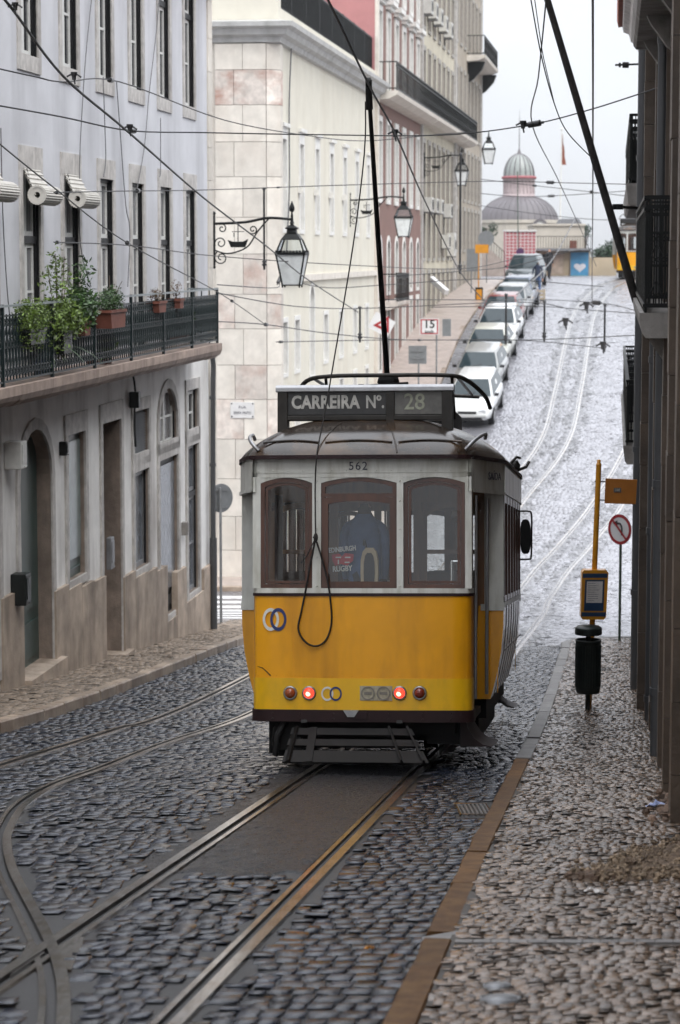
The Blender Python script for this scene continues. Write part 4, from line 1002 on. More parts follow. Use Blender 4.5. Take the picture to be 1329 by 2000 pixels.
# passenger on the rear platform, back to the window
pm = TM @ Matrix.Translation((.52, .06, .86)) @ Matrix.Rotation(R(-90), 4, 'Z')
pm = TM @ Matrix.Translation((.50, .04, .82)) @ Matrix.Rotation(R(90), 4, 'Z')
# local: +x lateral, -y is the way the face looks; turned so that the face looks forward along the car
pm = TM @ Matrix.Translation((.50, .02, .845)) @ Matrix.Rotation(R(90), 4, 'Z')
pas = standing('passenger in a blue printed top standing behind the rear window, back turned', pm, 1.62, ['cloth_blue', 'cloth_dark', 'skin', 'hair', 'rubber'], arms=((.19, -.08, .93), (.19, -.08, .93)), elbows=((.215, .0, 1.17), (-.215, .0, 1.17)), bulk=1.25)
def on_back(px, py, x=.375): return Vector((x, *TL(px, py, x)))
def tshirt(body, size, px, py, m, rot=0, **k):
    me = text_mesh(body, size, m, ext=.003, **k); c = on_back(px, py); ex = Vector((0, -math.cos(rot), math.sin(rot))); ey = Vector((0, math.sin(rot), math.cos(rot))); ez = Vector((-1, 0, 0))
    me.transform(pas.matrix_world.inverted() @ TM @ Matrix(((ex.x, ey.x, ez.x, c.x), (ex.y, ey.y, ez.y, c.y), (ex.z, ey.z, ez.z, c.z), (0, 0, 0, 1))))
    obj('lettering', me, pas)
tshirt('EDINBURGH', .062, 669, 1073, 'print_white', .10, sx=.72, bold=.002); tshirt('RUGBY', .07, 669, 1111, 'print_white', .06, sx=.8, bold=.002)
mb = MB(); c = on_back(670, 1093); inv = pas.matrix_world.inverted() @ TM
prn = [(-.10, .045), (-.03, .055), (-.01, .03), (.02, .06), (.10, .05), (.095, -.01), (.07, -.03), (.04, -.055), (-.02, -.04), (-.07, -.055), (-.095, -.01)]
mb.prism([(a, b) for a, b in prn], c, EX, EY, EZ, 0, .004); mb.m(1)
for a, b, w, h in ((-.04, .02, .05, .012), (.045, .02, .05, .012), (-.04, -.02, .012, .04), (.04, -.025, .045, .012)): mb.prism([(a-w/2, b-h/2), (a+w/2, b-h/2), (a+w/2, b+h/2), (a-w/2, b+h/2)], c, EX, EY, EZ, .004, .007)
mb.v = [tuple(inv @ Vector(v)) for v in mb.v]; mb.build('shirt_print', ['print_red', 'print_white'], pas)
t = thing('backpack', 'beige and dark backpack hanging on the shoulder of the tram passenger', 'backpack', mtx=TM @ Matrix.Translation((.30, TL(722, 1142, .3)[0], TL(722, 1142, .3)[1])))
pr = [(-.075, 0), (.075, 0), (.08, .1), (.078, .22), (.06, .30), (.03, .335), (-.03, .335), (-.06, .30), (-.078, .22), (-.08, .1)]
mb = MB(); mb.prism(pr, (0, 0, 0), EX, EY, EZ, -.1, .02); mb.build('bag', 'cloth_tan', t, bevel=.02)
mb = MB(); mb.prism([(a*.62, b*.8+.02) for a, b in pr], (-.021, 0, 0), EX, EY, EZ, 0, .012); mb.build('pocket', 'cloth_dark', t, bevel=.008)
mb = MB(); mb.tube(smooth_path([(.0, .03, .33), (.06, .05, .40), (.1, .06, .36)], 4), .012, 6); mb.build('strap', 'cloth_dark', t)
# ---------------------------------------------------------------- buildings: walls with real openings
def arch_pts(u0, u1, zs, zt, n=10):
    c, r = (u0+u1)/2, (u1-u0)/2; return [(c-r*math.cos(math.pi*k/n), zs+(zt-zs)*math.sin(math.pi*k/n)) for k in range(n+1)]
def wall_open(mb, u0, u1, z0, z1, ops, d=.25, y=0.0, sg=1, ms=0, mr=0):
    """wall in the local x-z plane at y; openings (a,b,c,d2[,arch rise][,depth]); reveals run sg*d into the building"""
    us = sorted({u0, u1, *[v for o in ops for v in o[:2]]}); zs = sorted({z0, z1, *[v for o in ops for v in o[2:4]]})
    us = [u for u in us if u0 <= u <= u1]; zs = [z for z in zs if z0 <= z <= z1]
    mb.m(ms)
    for a, b in zip(us[:-1], us[1:]):
        run = None
        for c, e in zip(zs[:-1], zs[1:]):
            hole = any(o[0] < (a+b)/2 < o[1] and o[2] < (c+e)/2 < o[3] for o in ops)
            if not hole:
                if run is None: run = [c, e]
                else: run[1] = e
            if hole and run: mb.quad((a, y, run[0]), (b, y, run[0]), (b, y, run[1]), (a, y, run[1])); run = None
        if run: mb.quad((a, y, run[0]), (b, y, run[0]), (b, y, run[1]), (a, y, run[1]))
    for o in ops:
        a, b, c, e = o[:4]; rise = o[4] if len(o) > 4 else 0; dd = o[5] if len(o) > 5 else d; Y = y+sg*dd; zt = e-rise
        mb.m(mr); mb.quad((a, y, c), (a, Y, c), (a, Y, zt), (a, y, zt)); mb.quad((b, y, c), (b, Y, c), (b, Y, zt), (b, y, zt)); mb.quad((a, y, c), (b, y, c), (b, Y, c), (a, Y, c))
        if rise:
            P_ = arch_pts(a, b, zt, e)
            for p, q in zip(P_[:-1], P_[1:]):
                mb.m(ms).quad((p[0], y, p[1]), (q[0], y, q[1]), (q[0], y, e), (p[0], y, e)); mb.m(mr).quad((p[0], y, p[1]), (q[0], y, q[1]), (q[0], Y, q[1]), (p[0], Y, p[1]))
        else: mb.quad((a, y, e), (b, y, e), (b, Y, e), (a, Y, e))
    mb.m(0)
def surround(mb, a, b, c, d, w, wt, wb, y, out, rise=0, sg=1):
    """stone frame round an opening, standing out from the wall (towards -sg)"""
    y0, y1 = sorted((y-sg*out, y+sg*.01))
    mb.box(a-w, a, y0, y1, c-wb, d-rise); mb.box(b, b+w, y0, y1, c-wb, d-rise)
    if wb: mb.box(a, b, y0, y1, c-wb, c)
    if rise:
        P_ = arch_pts(a, b, d-rise, d); Q = arch_pts(a-w, b+w, d-rise, d+w)
        for p, q, r, s in zip(P_[:-1], P_[1:], Q[1:], Q[:-1]):
            mb.add([(v[0], yy, v[1]) for yy in (y0, y1) for v in (p, q, r, s)], [(0,1,2,3), (7,6,5,4), (0,4,5,1), (3,2,6,7), (0,3,7,4), (1,5,6,2)])
    elif wt: mb.box(a-w, b+w, y0, y1, d, d+wt)
_wm = {}
def window_meshes(w, h, cols, rows, transom=None, frame=.06, dark='dark_wood', light='white_wood', pane='pane_dark', dark_w=.07, mid=None):
    """origin at the bottom centre, looking along -y; returns frame mesh and pane mesh"""
    k = (round(w, 2), round(h, 2), cols, rows, transom, frame, dark, light, pane, dark_w, mid)
    if k in _wm: return _wm[k]
    mb = MB(); W2 = w/2
    mb.m(0)
    for a, b, c, d in ((-W2, -W2+dark_w, 0, h), (W2-dark_w, W2, 0, h), (-W2+dark_w, W2-dark_w, h-dark_w, h)): mb.box(a, b, -.03, .06, c, d)
    mb.m(1); parts = [(0.0, h-dark_w)]
    if transom:
        mb.m(0).box(-W2+dark_w, W2-dark_w, -.035, .06, transom-.05, transom+.05); parts = [(0, transom-.05), (transom+.05, h-dark_w)]
    iw = W2-dark_w
    for pi_, (z0, z1) in enumerate(parts):
        mb.m(1)
        for c in range(cols):
            a, b = -iw+2*iw*c/cols, -iw+2*iw*(c+1)/cols; f = frame if pi_ == 0 else frame*.8
            for q in ((a+.004, a+f, z0, z1), (b-f, b-.004, z0, z1)): mb.box(q[0], q[1], 0, .04, q[2], q[3])
            for q in ((z0, z0+f*1.3), (z1-f, z1)): mb.box(a+f, b-f, 0, .04, *q)
            rr = rows if pi_ == 0 else 1
            for r in range(1, rr):
                zz = z0+(z1-z0)*(r/rr if mid is None else mid); mb.box(a+f, b-f, .004, .036, zz-.018, zz+.018)
    fm = mb.mesh('window', [dark, light]); mb = MB(); mb.quad((-iw, .022, 0), (iw, .022, 0), (iw, .022, h-dark_w), (-iw, .022, h-dark_w)); pm_ = mb.mesh('pane', pane)
    _wm[k] = (fm, pm_); return _wm[k]
_sm = {}
def surround_mesh(w, h, sw, wt, wb, out, rise, m):
    k = (round(w, 2), round(h, 2), sw, wt, wb, out, round(rise, 2), m)
    if k not in _sm: mb = MB(); surround(mb, -w/2, w/2, 0, h, sw, wt, wb, 0, out, rise); _sm[k] = mb.mesh('surround', m)
    return _sm[k]
def add_window(root, u, z, w, h, y, name='window', sur=None, y0=0.0, **k):
    fm, pm_ = window_meshes(w, h, **k)
    o = obj(name, fm, root, (u, y0+y, z)); obj('pane', pm_, o)
    if sur: obj('surround', surround_mesh(w, h, *sur), o, (0, -y, 0))
    return o
def frame_at(X0, Y0, slope, z):
    n = math.hypot(1, slope); f = Vector((slope/n, 1/n, 0)); y = Vector((-f.y, f.x, 0))
    return Matrix(((f.x, y.x, 0, X0), (f.y, y.y, 0, Y0), (0, 0, 1, z), (0, 0, 0, 1)))
def wall_tool(M):
    Mi = M.inverted(); o = Mi @ Vector((0, 0, EYE))
    def f(px, py, y=0.0):
        d = Mi.to_3x3() @ Vector(ray(px, py)); s = (y-o.y)/d.y; return o.x+d.x*s, o.z+d.z*s
    return f
# ---- the pale facade on the left
MA = frame_at(-8.4+.1281*22, 22, .1281, G(30)); A = thing('town_house', 'pale lilac house on the left with a long plant-filled iron balcony', 'building', mtx=MA)
LA = wall_tool(MA); zb = -3.2
uEnd = LA(414, 500)[0]; zBal = LA(200, 719, -.65)[1]; zTop = LA(60, -260)[1]
zT1 = LA(211, 319)[1]
ops = []; wcols = [60, 143, 211, 271, 324, 371]; us = [LA(x, 400)[0] for x in wcols]; step = (us[-1]-us[0])/5
us = [us[0]+step*i for i in range(-3, 6)]
z2b, z2t = zBal+.02, LA(60, 330)[1]; z1b, z1t = LA(62, 110)[1], LA(62, 110)[1]+2.5
for u in us: ops += [(u-.46, u+.46, z2b, z2t), (u-.46, u+.46, z1b, z1t)]
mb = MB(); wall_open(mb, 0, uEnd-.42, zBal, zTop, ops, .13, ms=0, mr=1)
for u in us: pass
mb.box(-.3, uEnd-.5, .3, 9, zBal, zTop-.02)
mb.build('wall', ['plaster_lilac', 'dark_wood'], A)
mb = MB(); mb.box(-.3, uEnd-.2, -.35, 9, zTop, zTop+.35); mb.box(0, uEnd, .2, 9, zTop+.35, zTop+1.6); mb.build('roof', 'roof_tile', A)
for u in us:
    add_window(A, u, z2b, .92, z2t-z2b, .075, cols=2, rows=2, sur=(.15, .30, 0, .025, 0, 'stone_surround'), transom=z2t-z2b-.95, pane='pane_curtain', dark_w=.05, mid=.62)
    add_window(A, u, z1b, .92, z1t-z1b, .075, cols=2, rows=2, sur=(.15, .28, .22, .025, 0, 'stone_surround'), transom=1.62, pane='pane_dark', dark_w=.05)
# corner stones
mb = MB(); z = zb
while z < zTop:
    h = random.choice((.55, .62, .7, .8)); w = .42
    mb.box(uEnd-w, uEnd, -.03, .5, z, z+h-.008); z += h
mb.build('quoin', 'stone_cream', A)
# ground floor
bays = [(-60, -5, 850, 1330, .4), (37, 100, 838, 1312, .27), (132, 166, 845, 1128, .12), (200, 236, 822, 1288, .4), (262, 290, 800, 893, .14), (262, 290, 918, 1108, .12), (311, 347, 757, 868, .11), (311, 347, 893, 1200, .12), (366, 387, 760, 850, .11), (366, 387, 868, 1155, .12)]
O = []
for i, (x0, x1, y0, y1, dp) in enumerate(bays):
    u0 = LA(x0, 1000)[0]; u1 = LA(x1, 1000)[0]; xm = (x0+x1)/2
    O.append((u0, u1, LA(xm, y1)[1], LA(xm, y0)[1], (u1-u0)/2*.8 if i in (1, 6) else 0, dp))
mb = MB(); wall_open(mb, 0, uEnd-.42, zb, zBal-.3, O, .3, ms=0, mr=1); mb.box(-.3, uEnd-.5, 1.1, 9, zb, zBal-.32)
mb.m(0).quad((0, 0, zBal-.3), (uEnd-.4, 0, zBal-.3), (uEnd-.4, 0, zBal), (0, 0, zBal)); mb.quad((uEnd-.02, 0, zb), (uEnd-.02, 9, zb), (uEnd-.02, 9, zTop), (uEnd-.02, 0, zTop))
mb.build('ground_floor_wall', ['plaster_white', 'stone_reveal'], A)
def sur_child(p, o, i, parent_y):
    mb = MB(); surround(mb, o[0], o[1], o[2], o[3], .16, .30 if i not in (4, 6, 8) else .2, 0 if i in (1, 3) else .12, 0, .03, o[4]); mb.build('surround', 'stone_surround', p)
# stone plinth that steps down with the street
mb = MB(); cuts = [0]
for (a, b, *_r) in O: cuts += [a-.17, b+.17]
tops = [(-60, 1245), (20, 1215), (118, 1182), (183, 1130), (250, 1130), (300, 1118), (357, 1160), (395, 1110)]
doors = [(O[i][0]-.0, O[i][1]+.0) for i in (0, 1, 3)]
segs = sorted({0.0, uEnd-.43, *[v for d in doors for v in d]})
for a, b in zip(segs[:-1], segs[1:]):
    if any(d[0] < (a+b)/2 < d[1] for d in doors): continue
    n = max(1, round((b-a)/.9))
    for k in range(n):
        p, q = lerp(a, b, k/n), lerp(a, b, (k+1)/n); um = (p+q)/2
        gz = G(22+um*.992)-MA.translation.z; zt = gz+KL+1.25+random.uniform(-.04, .04)
        for o in O:
            if o[0]-.1 < um < o[1]+.1 and o[2] > gz+.5: zt = min(zt, o[2]-.1)
        mb.box(p+.004, q-.004, -.055-random.uniform(0, .006), .05, zb, zt)
mb.build('plinth', 'stone_brown', A)
# doors and windows of the ground floor
def door_leaf(o, m, y, name='door', glassy=None, split=2, kick=.5, i=1):
    a, b, c, e = o[:4]; mb = MB(); w = (b-a)/split
    for k in range(split):
        p, q = a+w*k+.01, a+w*(k+1)-.01
        mb.box(p, q, y, y+.05, c, e)
        for z0, z1 in ((c+.12, c+.12+kick), (c+.3+kick, e-.15)):
            mb.box(p+.07, q-.07, y-.02, y, z0, z1)
    d = mb.build(name, m, A); sur_child(d, O[i], i, 0)
    if glassy:
        mb = MB(); 
        for k in range(split): p, q = a+w*k+.06, a+w*(k+1)-.06; mb.box(p, q, y-.026, y-.02, c+.25+kick, e-.12)
        mb.build('pane', glassy, d)
    mb = MB(); mb.cyl((b-w-.05, y-.06, c+1.0), (b-w-.05, y-.06, c+1.15), .012, n=8); mb.build('handle', 'metal_pale', d)
door_leaf(O[0], 'green_door', .35, i=0); door_leaf(O[1], 'green_door', .20, split=1); door_leaf(O[3], 'tram_maroon', .34, split=2, i=3)
door_leaf(O[7], 'dark_wood', .07, glassy='pane_sky', split=1, kick=.18, i=7)
door_leaf((*O[2][:4],), 'green_door', .075, name='shop_window', glassy='green_glass', split=1, kick=.02, i=2)
for i, kw in ((5, dict(cols=1, rows=1, pane='pane_sky', light='zinc')), (8, dict(cols=2, rows=2)), (9, dict(cols=1, rows=2, transom=1.8, pane='pane_sky', light='zinc')), (6, dict(cols=2, rows=2, light='white_wood', pane='pane_curtain'))):
    o = O[i]; add_window(A, (o[0]+o[1])/2, o[2], o[1]-o[0], o[3]-o[2], .07, dark_w=.04, sur=(.16, .30 if i in (5, 9) else .2, .12, .03, o[4], 'stone_surround'), **kw)
o = O[4]; mb = MB(); n = 16
for k in range(n): z = lerp(o[2]+.03, o[3]-.05, k/n); mb.add([(u, y, zz) for u in (o[0]+.03, o[1]-.03) for y, zz in ((.02, z), (.09, z+.045), (.09, z+.055), (.02, z+.01))], [(0,1,2,3), (7,6,5,4), (0,4,5,1), (3,2,6,7)])
mb.box(o[0], o[1], .12, .14, o[2], o[3]); lv = mb.build('louvre', 'zinc', A); sur_child(lv, o, 4, 0)
# door steps
for i, (px0, px1, y) in enumerate(((36, 104, 1312), (200, 240, 1288))):
    o = O[(1, 3)[i]]; mb = MB(); mb.prism([(o[0]-.02, o[2]+.01), (o[1]+.25, o[2]+.01), (o[1]+.25, o[2]-.75), (o[0]-.02, o[2]-.6)], (0, 0, 0), (1, 0, 0), (0, 0, 1), (0, 1, 0), -.16, .6); mb.build('door_step', 'stone_brown', A)
# long balcony with a cast-iron railing
PB = .62; uEnd0 = uEnd; uEnd = LA(431, 640, -.62)[0]
mb = MB(); u = -.3
while u < uEnd-.05:
    w = min(random.choice((1.4, 1.6, 1.8)), uEnd-u); zz = random.uniform(-.012, .012)
    pr = [(.0, -.30+zz), (-PB+.10, -.26+zz), (-PB, -.19+zz), (-PB-.03, -.12), (-PB-.03, -.0), (0, 0)]
    mb.prism([(y, z+zBal) for y, z in pr], (u, 0, 0), (0, 1, 0), (0, 0, 1), (1, 0, 0), .004, w-.004); u += w
mb.build('balcony_slab', 'stone_balcony', A)
mb = MB(); H = .98
def rail_panel(mb, u0, u1, y, z0, H):
    n = max(3, round((u1-u0)/.15))
    for k in range(n+1):
        u = lerp(u0, u1, k/n); mb.bar((u, y, z0+.06), (u, y, z0+H-.1), .018, .018)
        if k < n:
            c = u+(u1-u0)/n/2
            for zc, r in ((z0+.17, .05), (z0+H-.2, .05), (z0+H*.52, .052)): mb.ring((c, y-.008, zc), r-.014, r, (1, 0, 0), (0, 0, 1), (0, 1, 0), .016, 10)
            mb.tube([(c-.05, y, z0+.24), (c+.035, y, z0+.36), (c-.035, y, z0+.60), (c+.05, y, z0+.72)], .010, 4)
    mb.bar((u0, y, z0+.06), (u1, y, z0+.06), .03, .025); mb.bar((u0, y, z0+H-.12), (u1, y, z0+H-.12), .02, .02)
RY = -PB+.05; rend = uEnd-.05; npan = 9; pos = [lerp(0, rend, k/npan) for k in range(npan+1)]
for a, b in zip(pos[:-1], pos[1:]): rail_panel(mb, a+.05, b-.05, RY, zBal, H)
rail = mb.build('railing', 'iron_green', A)
mb = MB(); mb.bar((0, 0, 0), (0, 0, H+.02), .045, .045); pm2 = mb.mesh('railing_post', 'iron_green')
for p in pos: obj('railing_post', pm2, rail, (p, RY, zBal))
mb = MB()
for k in range(5): mb.bar((rend, lerp(RY, 0, k/4), zBal), (rend, lerp(RY, 0, k/4), zBal+H), .02, .02)
mb.bar((rend, RY, zBal+.06), (rend, 0, zBal+.06), .03, .02); mb.build('end_panel', 'iron_green', rail)
mb = MB(); mb.bar((0, RY, zBal+H), (rend+.02, RY, zBal+H), .05, .028); mb.bar((rend, RY, zBal+H), (rend, .0, zBal+H), .04, .028); mb.build('handrail', 'rail_top', rail)
uEnd = uEnd0
# fittings of the facade
u0, z0 = LA(407, 1222); _, z1 = LA(407, 700)
mb = MB(); mb.tube(smooth_path([(u0-.1, -.12, z1+.1), (u0, -.13, z1-.15), (u0+.0, -.12, z1-.6), (u0, -.11, lerp(z0, z1, .5)), (u0, -.11, z0)], 4), .05, 8); mb.cyl((u0, -.11, z0-.15), (u0, -.11, z0+1.7), .07, n=10)
for t in (.3, .6, .85): zz = lerp(z0, z1, t); mb.cyl((u0, -.11, zz), (u0, -.11, zz+.06), .062, n=10)
mb.build('downpipe', 'pipe_grey', A)
def wall_box(px, py, w, h, d, m, name, label, cat):
    u, z = LA(px, py); t = thing(name, label, cat, mtx=MA @ Matrix.Translation((u, -.05, z)))
    mb = MB(); mb.box(-w/2, w/2, -d, .05, -h/2, h/2); mb.build('case', m, t, bevel=.012); mb = MB(); mb.box(-w*.35, w*.35, -d-.012, -d, -h*.3, h*.38); mb.bar((-w*.2, -d-.02, -h*.42), (w*.2, -d-.02, -h*.42), .01, .015); mb.build('cover', m, t)
wall_box(14, 888, .3, .36, .18, 'white_wood', 'alarm_box', 'pale alarm box on the wall left of the arched doorway', 'alarm box')
wall_box(26, 1150, .26, .42, .16, 'black_plastic', 'letter_box', 'black letter box low on the wall left of the arched doorway', 'letter box')
wall_box(356, 1032, .14, .24, .05, 'slab_concrete', 'meter_box', 'small grey meter box between the two last ground-floor windows', 'meter box')
wall_box(211, 1080, .24, .5, .03, 'zinc', 'meter_hatch', 'thin framed meter hatch beside the tall deep doorway', 'meter box')
wall_box(117, 876, .1, .2, .06, 'iron', 'door_bell', 'small dark bell fitting right of the arched doorway', 'bell')
u, z = LA(252, 782); t = thing('cable_junction', 'dark cable junction hanging under the balcony above the louvre', 'junction box', mtx=MA @ Matrix.Translation((u, -.1, z)))
mb = MB(); mb.box(-.07, .07, -.08, .08, -.12, .14); mb.build('case', 'black_plastic', t, bevel=.01); mb = MB(); mb.tube(smooth_path([(-.02, 0, -.1), (-.05, 0, -.4), (.02, 0, -.75)], 4), .02, 6); mb.tube(smooth_path([(.05, 0, .1), (.06, .02, .3), (.05, .05, .45)], 4), .018, 6); mb.build('cable', 'wire', t)
# rolled up blinds
def blind(i, label):
    u = us[3+i]; t = thing('rolled_blind', label, 'blind', mtx=MA @ Matrix.Translation((u, -.02, z2t)), group='white slatted blinds rolled up in front of the windows')
    mb = MB(); rows = [[(x, -.01-.03*k, -.02-.05*k-.003*k*k) for x in np.linspace(-.44, .44, 2)] for k in range(6)]
    mb.grid(rows, False); mb.grid([[(p[0], p[1]+.02, p[2]-.012) for p in r] for r in rows], False)
    for r in rows: mb.tube(r, .016, 5)
    mb.build('apron', 'blind', t)
    mb = MB(); pr = []
    for k in range(40): a = k/40*2*math.pi*2.0; rr = .15-.0012*k; pr.append((math.cos(a)*rr, math.sin(a)*rr))
    c = (-.46, -.19, -.36); n = 22
    for k in range(n):
        a0 = 2*math.pi*k/n; p = (c[0], c[1]+.115*math.cos(a0), c[2]+.115*math.sin(a0)); mb.cyl(p, (.46, p[1], p[2]), .019, n=6)
    mb.ring((c[0]+.01, c[1], c[2]), .04, .112, (0, 1, 0), (0, 0, 1), (1, 0, 0), .9, 20); mb.build('roll', 'blind', t)
    mb = MB(); mb.tube([(-.36, -.16, -.28), (-.36, -.1, -.30), (-.36, -.03, .0)], .006, 4); mb.build('cord', 'wire', t)
blind(-1, 'rolled white blind at the left edge of the photo'); blind(0, 'rolled white blind above the bushy green plants'); blind(1, 'rolled white blind nearest the uncovered windows, on the second window from left')
# plants on the balcony
def leaves(mb, c, r, n, s, droop=.2, up=.4):
    c = Vector(c); r = Vector(r)
    for _ in range(n):
        d = Vector((random.gauss(0, 1), random.gauss(0, 1), random.gauss(0, 1))).normalized()*random.random()**.5
        p = c+Vector((d.x*r.x, d.y*r.y, d.z*r.z)); a = Vector((random.gauss(0, 1), random.gauss(0, 1), random.gauss(up, .7))).normalized(); b = a.cross(Vector((random.gauss(0, 1), random.gauss(0, 1), random.gauss(0, 1)))).normalized()
        L = s*random.uniform(.6, 1.5); mb.add([p, p+a*L*.5+b*L*.2, p+a*L, p+a*L*.5-b*L*.2], [(0, 1, 2, 3)])
def pot_plant(px, py, y, pot_w, pot_h, pot_d, blobs, label, m, potm='terracotta', name='potted_plant', stems=8, ls=.06, hang=False):
    u, z = LA(px, py, y); t = thing(name, label, 'potted plant', mtx=MA @ Matrix.Translation((u, y, z)))
    mb = MB(); mb.prism([(-pot_w/2*.85, 0), (pot_w/2*.85, 0), (pot_w/2, pot_h), (-pot_w/2, pot_h)], (0, 0, 0), (1, 0, 0), (0, 0, 1), (0, 1, 0), -pot_d/2, pot_d/2); mb.box(-pot_w/2-.015, pot_w/2+.015, -pot_d/2-.015, pot_d/2+.015, pot_h-.04, pot_h); mb.build('pot', potm, t)
    mb = MB()
    for c, r, n in blobs: leaves(mb, c, r, int(n*1.6), ls*.78)
    mb.m(1)
    for k in range(stems):
        c, r, n = random.choice(blobs); e = Vector(c)+Vector((random.gauss(0, r[0]*.5), random.gauss(0, r[1]*.4), random.gauss(0, r[2]*.5))); mb.tube(smooth_path([(random.uniform(-.1, .1), 0, pot_h), tuple(Vector((0, 0, pot_h)).lerp(e, .5)+Vector((random.gauss(0, .05), 0, .03))), e], 3), .006, 4)
    mb.build('foliage', [m, 'bark'], t)
yR = RY
pot_plant(60, 672, yR-.02, .8, .2, .2, [((0, 0, .34), (.6, .2, .24), 1500), ((-.2, -.05, .15), (.45, .2, .25), 500)], 'low mossy green plant in a box on the balcony at far left', 'leaf_a', 'black_plastic', 'flower_box', ls=.05)
pot_plant(112, 690, yR+.05, .5, .3, .3, [((0, 0, .45), (.9, .3, .28), 1700), ((.1, 0, .9), (.6, .22, .4), 220), ((.5, 0, .4), (.7, .25, .28), 900), ((-.1, .02, .2), (.7, .2, .3), 700), ((.05, 0, 1.2), (.3, .15, .25), 50)], 'tall bushy bright green shrub spilling over the balcony rail', 'leaf_a', 'black_plastic', 'shrub', 14, .075)
pot_plant(158, 655, yR, .35, .2, .2, [((0, 0, .35), (.6, .22, .3), 1000), ((.1, 0, .8), (.4, .15, .3), 110)], 'leafy darker plant beside the bushy shrub, trailing over the rail', 'leaf_b', 'terracotta', 'flower_box', 8, .09)
pot_plant(216, 640, yR-.13, 1.0, .26, .24, [((0, 0, .36), (.6, .16, .2), 800), ((.35, .05, .4), (.4, .14, .22), 300)], 'red-brown plant box hung outside the rail at the middle of the balcony', 'leaf_b', 'terracotta', 'flower_box', 10, .05)
pot_plant(306, 610, yR, .6, .18, .2, [((0, 0, .26), (.32, .12, .12), 160)], 'small flower box with withered plants on the rail', 'leaf_dry', 'terracotta', 'flower_box', 5, .045)
pot_plant(344, 602, yR, .32, .16, .2, [((0, 0, .3), (.16, .1, .2), 90)], 'last little red pot on the balcony rail before the corner', 'leaf_dry', 'terracotta', 'potted_plant', 4, .045)
pot_plant(195, 735, yR+.25, .3, .25, .3, [((0, -.1, .4), (.22, .16, .2), 150)], 'pale leaved plant standing behind the lower rail bars', 'leaf_a', 'terracotta', 'potted_plant', 4, .09)
pot_plant(352, 668, yR+.25, .3, .25, .3, [((0, -.1, .45), (.25, .16, .25), 150)], 'dark leafy plant standing on the balcony floor near its far end', 'leaf_b', 'terracotta', 'potted_plant', 4, .09)
u, z = LA(85, 745, yR+.3); t = thing('palm_pot', 'spiky long-leaved plant in a blue pot on the balcony floor', 'potted plant', mtx=MA @ Matrix.Translation((u, yR+.3, zBal)))
mb = MB(); mb.lathe([(.12, 0), (.17, .3), (.15, .3), (.14, .25)], (0, 0, 0), 12); mb.build('pot', 'car_blue', t)
mb = MB()
for k in range(34):
    a = random.uniform(0, 6.28); L = random.uniform(.5, .85); d = Vector((math.cos(a), math.sin(a)*.9-.25, 0)); rows = []
    for i in range(6):
        s = i/5; p = Vector((0, 0, .28))+d*L*s+Vector((0, 0, L*(.75*s-.95*s*s))); w = Vector((-d.y, d.x, 0))*.014*(1-s**2); rows.append([p-w, p+w])
    mb.grid(rows)
mb.build('foliage', 'leaf_b', t)
# ---- the cream house with the stone corner
MBt = frame_at(-9.75+.1281*63.2, 63.2, .1281, G(63)); Bd = thing('corner_house', 'cream corner house with weathered stone pilaster and roof terrace', 'building', mtx=MBt); LB = wall_tool(MBt)
zb = -1.2; uB = LB(735, 500)[0]; zc0 = LB(640, 152)[1]; zc0 = LB(545, 87)[1]
ztop = zc0+.95
up = [LB(x, 350)[0] for x in (555, 584.5, 614, 642, 671, 697)]; w_ = .72; st = (up[-1]-up[0])/5; up = [up[0]+st*i for i in range(7)]
zu0, zu1 = LB(614, 450)[1], LB(614, 290)[1]
dn = [LB(x, 650)[0] for x in (556, 580, 609, 636, 666, 693, 716)]; zd1 = LB(580, 625)[1]; zd0 = LB(580, 722)[1]
ops = [(u-w_/2, u+w_/2, zu0, zu1) for u in up if u < uB-.6]
for i, u in enumerate(dn):
    ops.append((u-.42, u+.42, zd0+(0 if i != 2 else -.3), zd1+(.9 if i == 2 else 0), .4 if i == 2 else 0, .3))
    if i not in (2,): ops.append((u-.42, u+.42, zd0-2.3, zd0-.75))
mb = MB(); wall_open(mb, .35, uB, zb, zc0, ops, .35, ms=0, mr=1); mb.m(0).box(.4, uB-.02, .4, 10, zb, zc0-.02); mb.box(.35, .9, 0, 10, zb, zc0)
mb.build('wall', ['plaster_cream', 'white_trim'], Bd)
nup = len([u for u in up if u < uB-.6])
for i, o in enumerate(ops):
    wn_ = add_window(Bd, (o[0]+o[1])/2, o[2], o[1]-o[0], o[3]-o[2], .2, cols=2, rows=2, pane='pane_far', light='white_trim', dark='white_trim', dark_w=.05, sur=(.16, .34, .12, .03, 0, 'white_trim') if i < nup else (.13, .13, .1, .03, o[4] if len(o) > 4 else 0, 'white_trim'))
    if i < nup:
        w2, h2 = (o[1]-o[0])/2, o[3]-o[2]; mb = MB(); mb.box(-w2-.2, w2+.2, -.3, -.2, h2+.32, h2+.42); mb.build('hood', 'white_trim', wn_)
        mb = MB(); mb.box(-w2-.30, -w2-.12, -.36, -.2, 1.0, 1.18); mb.build('corbel', 'white_trim', wn_)
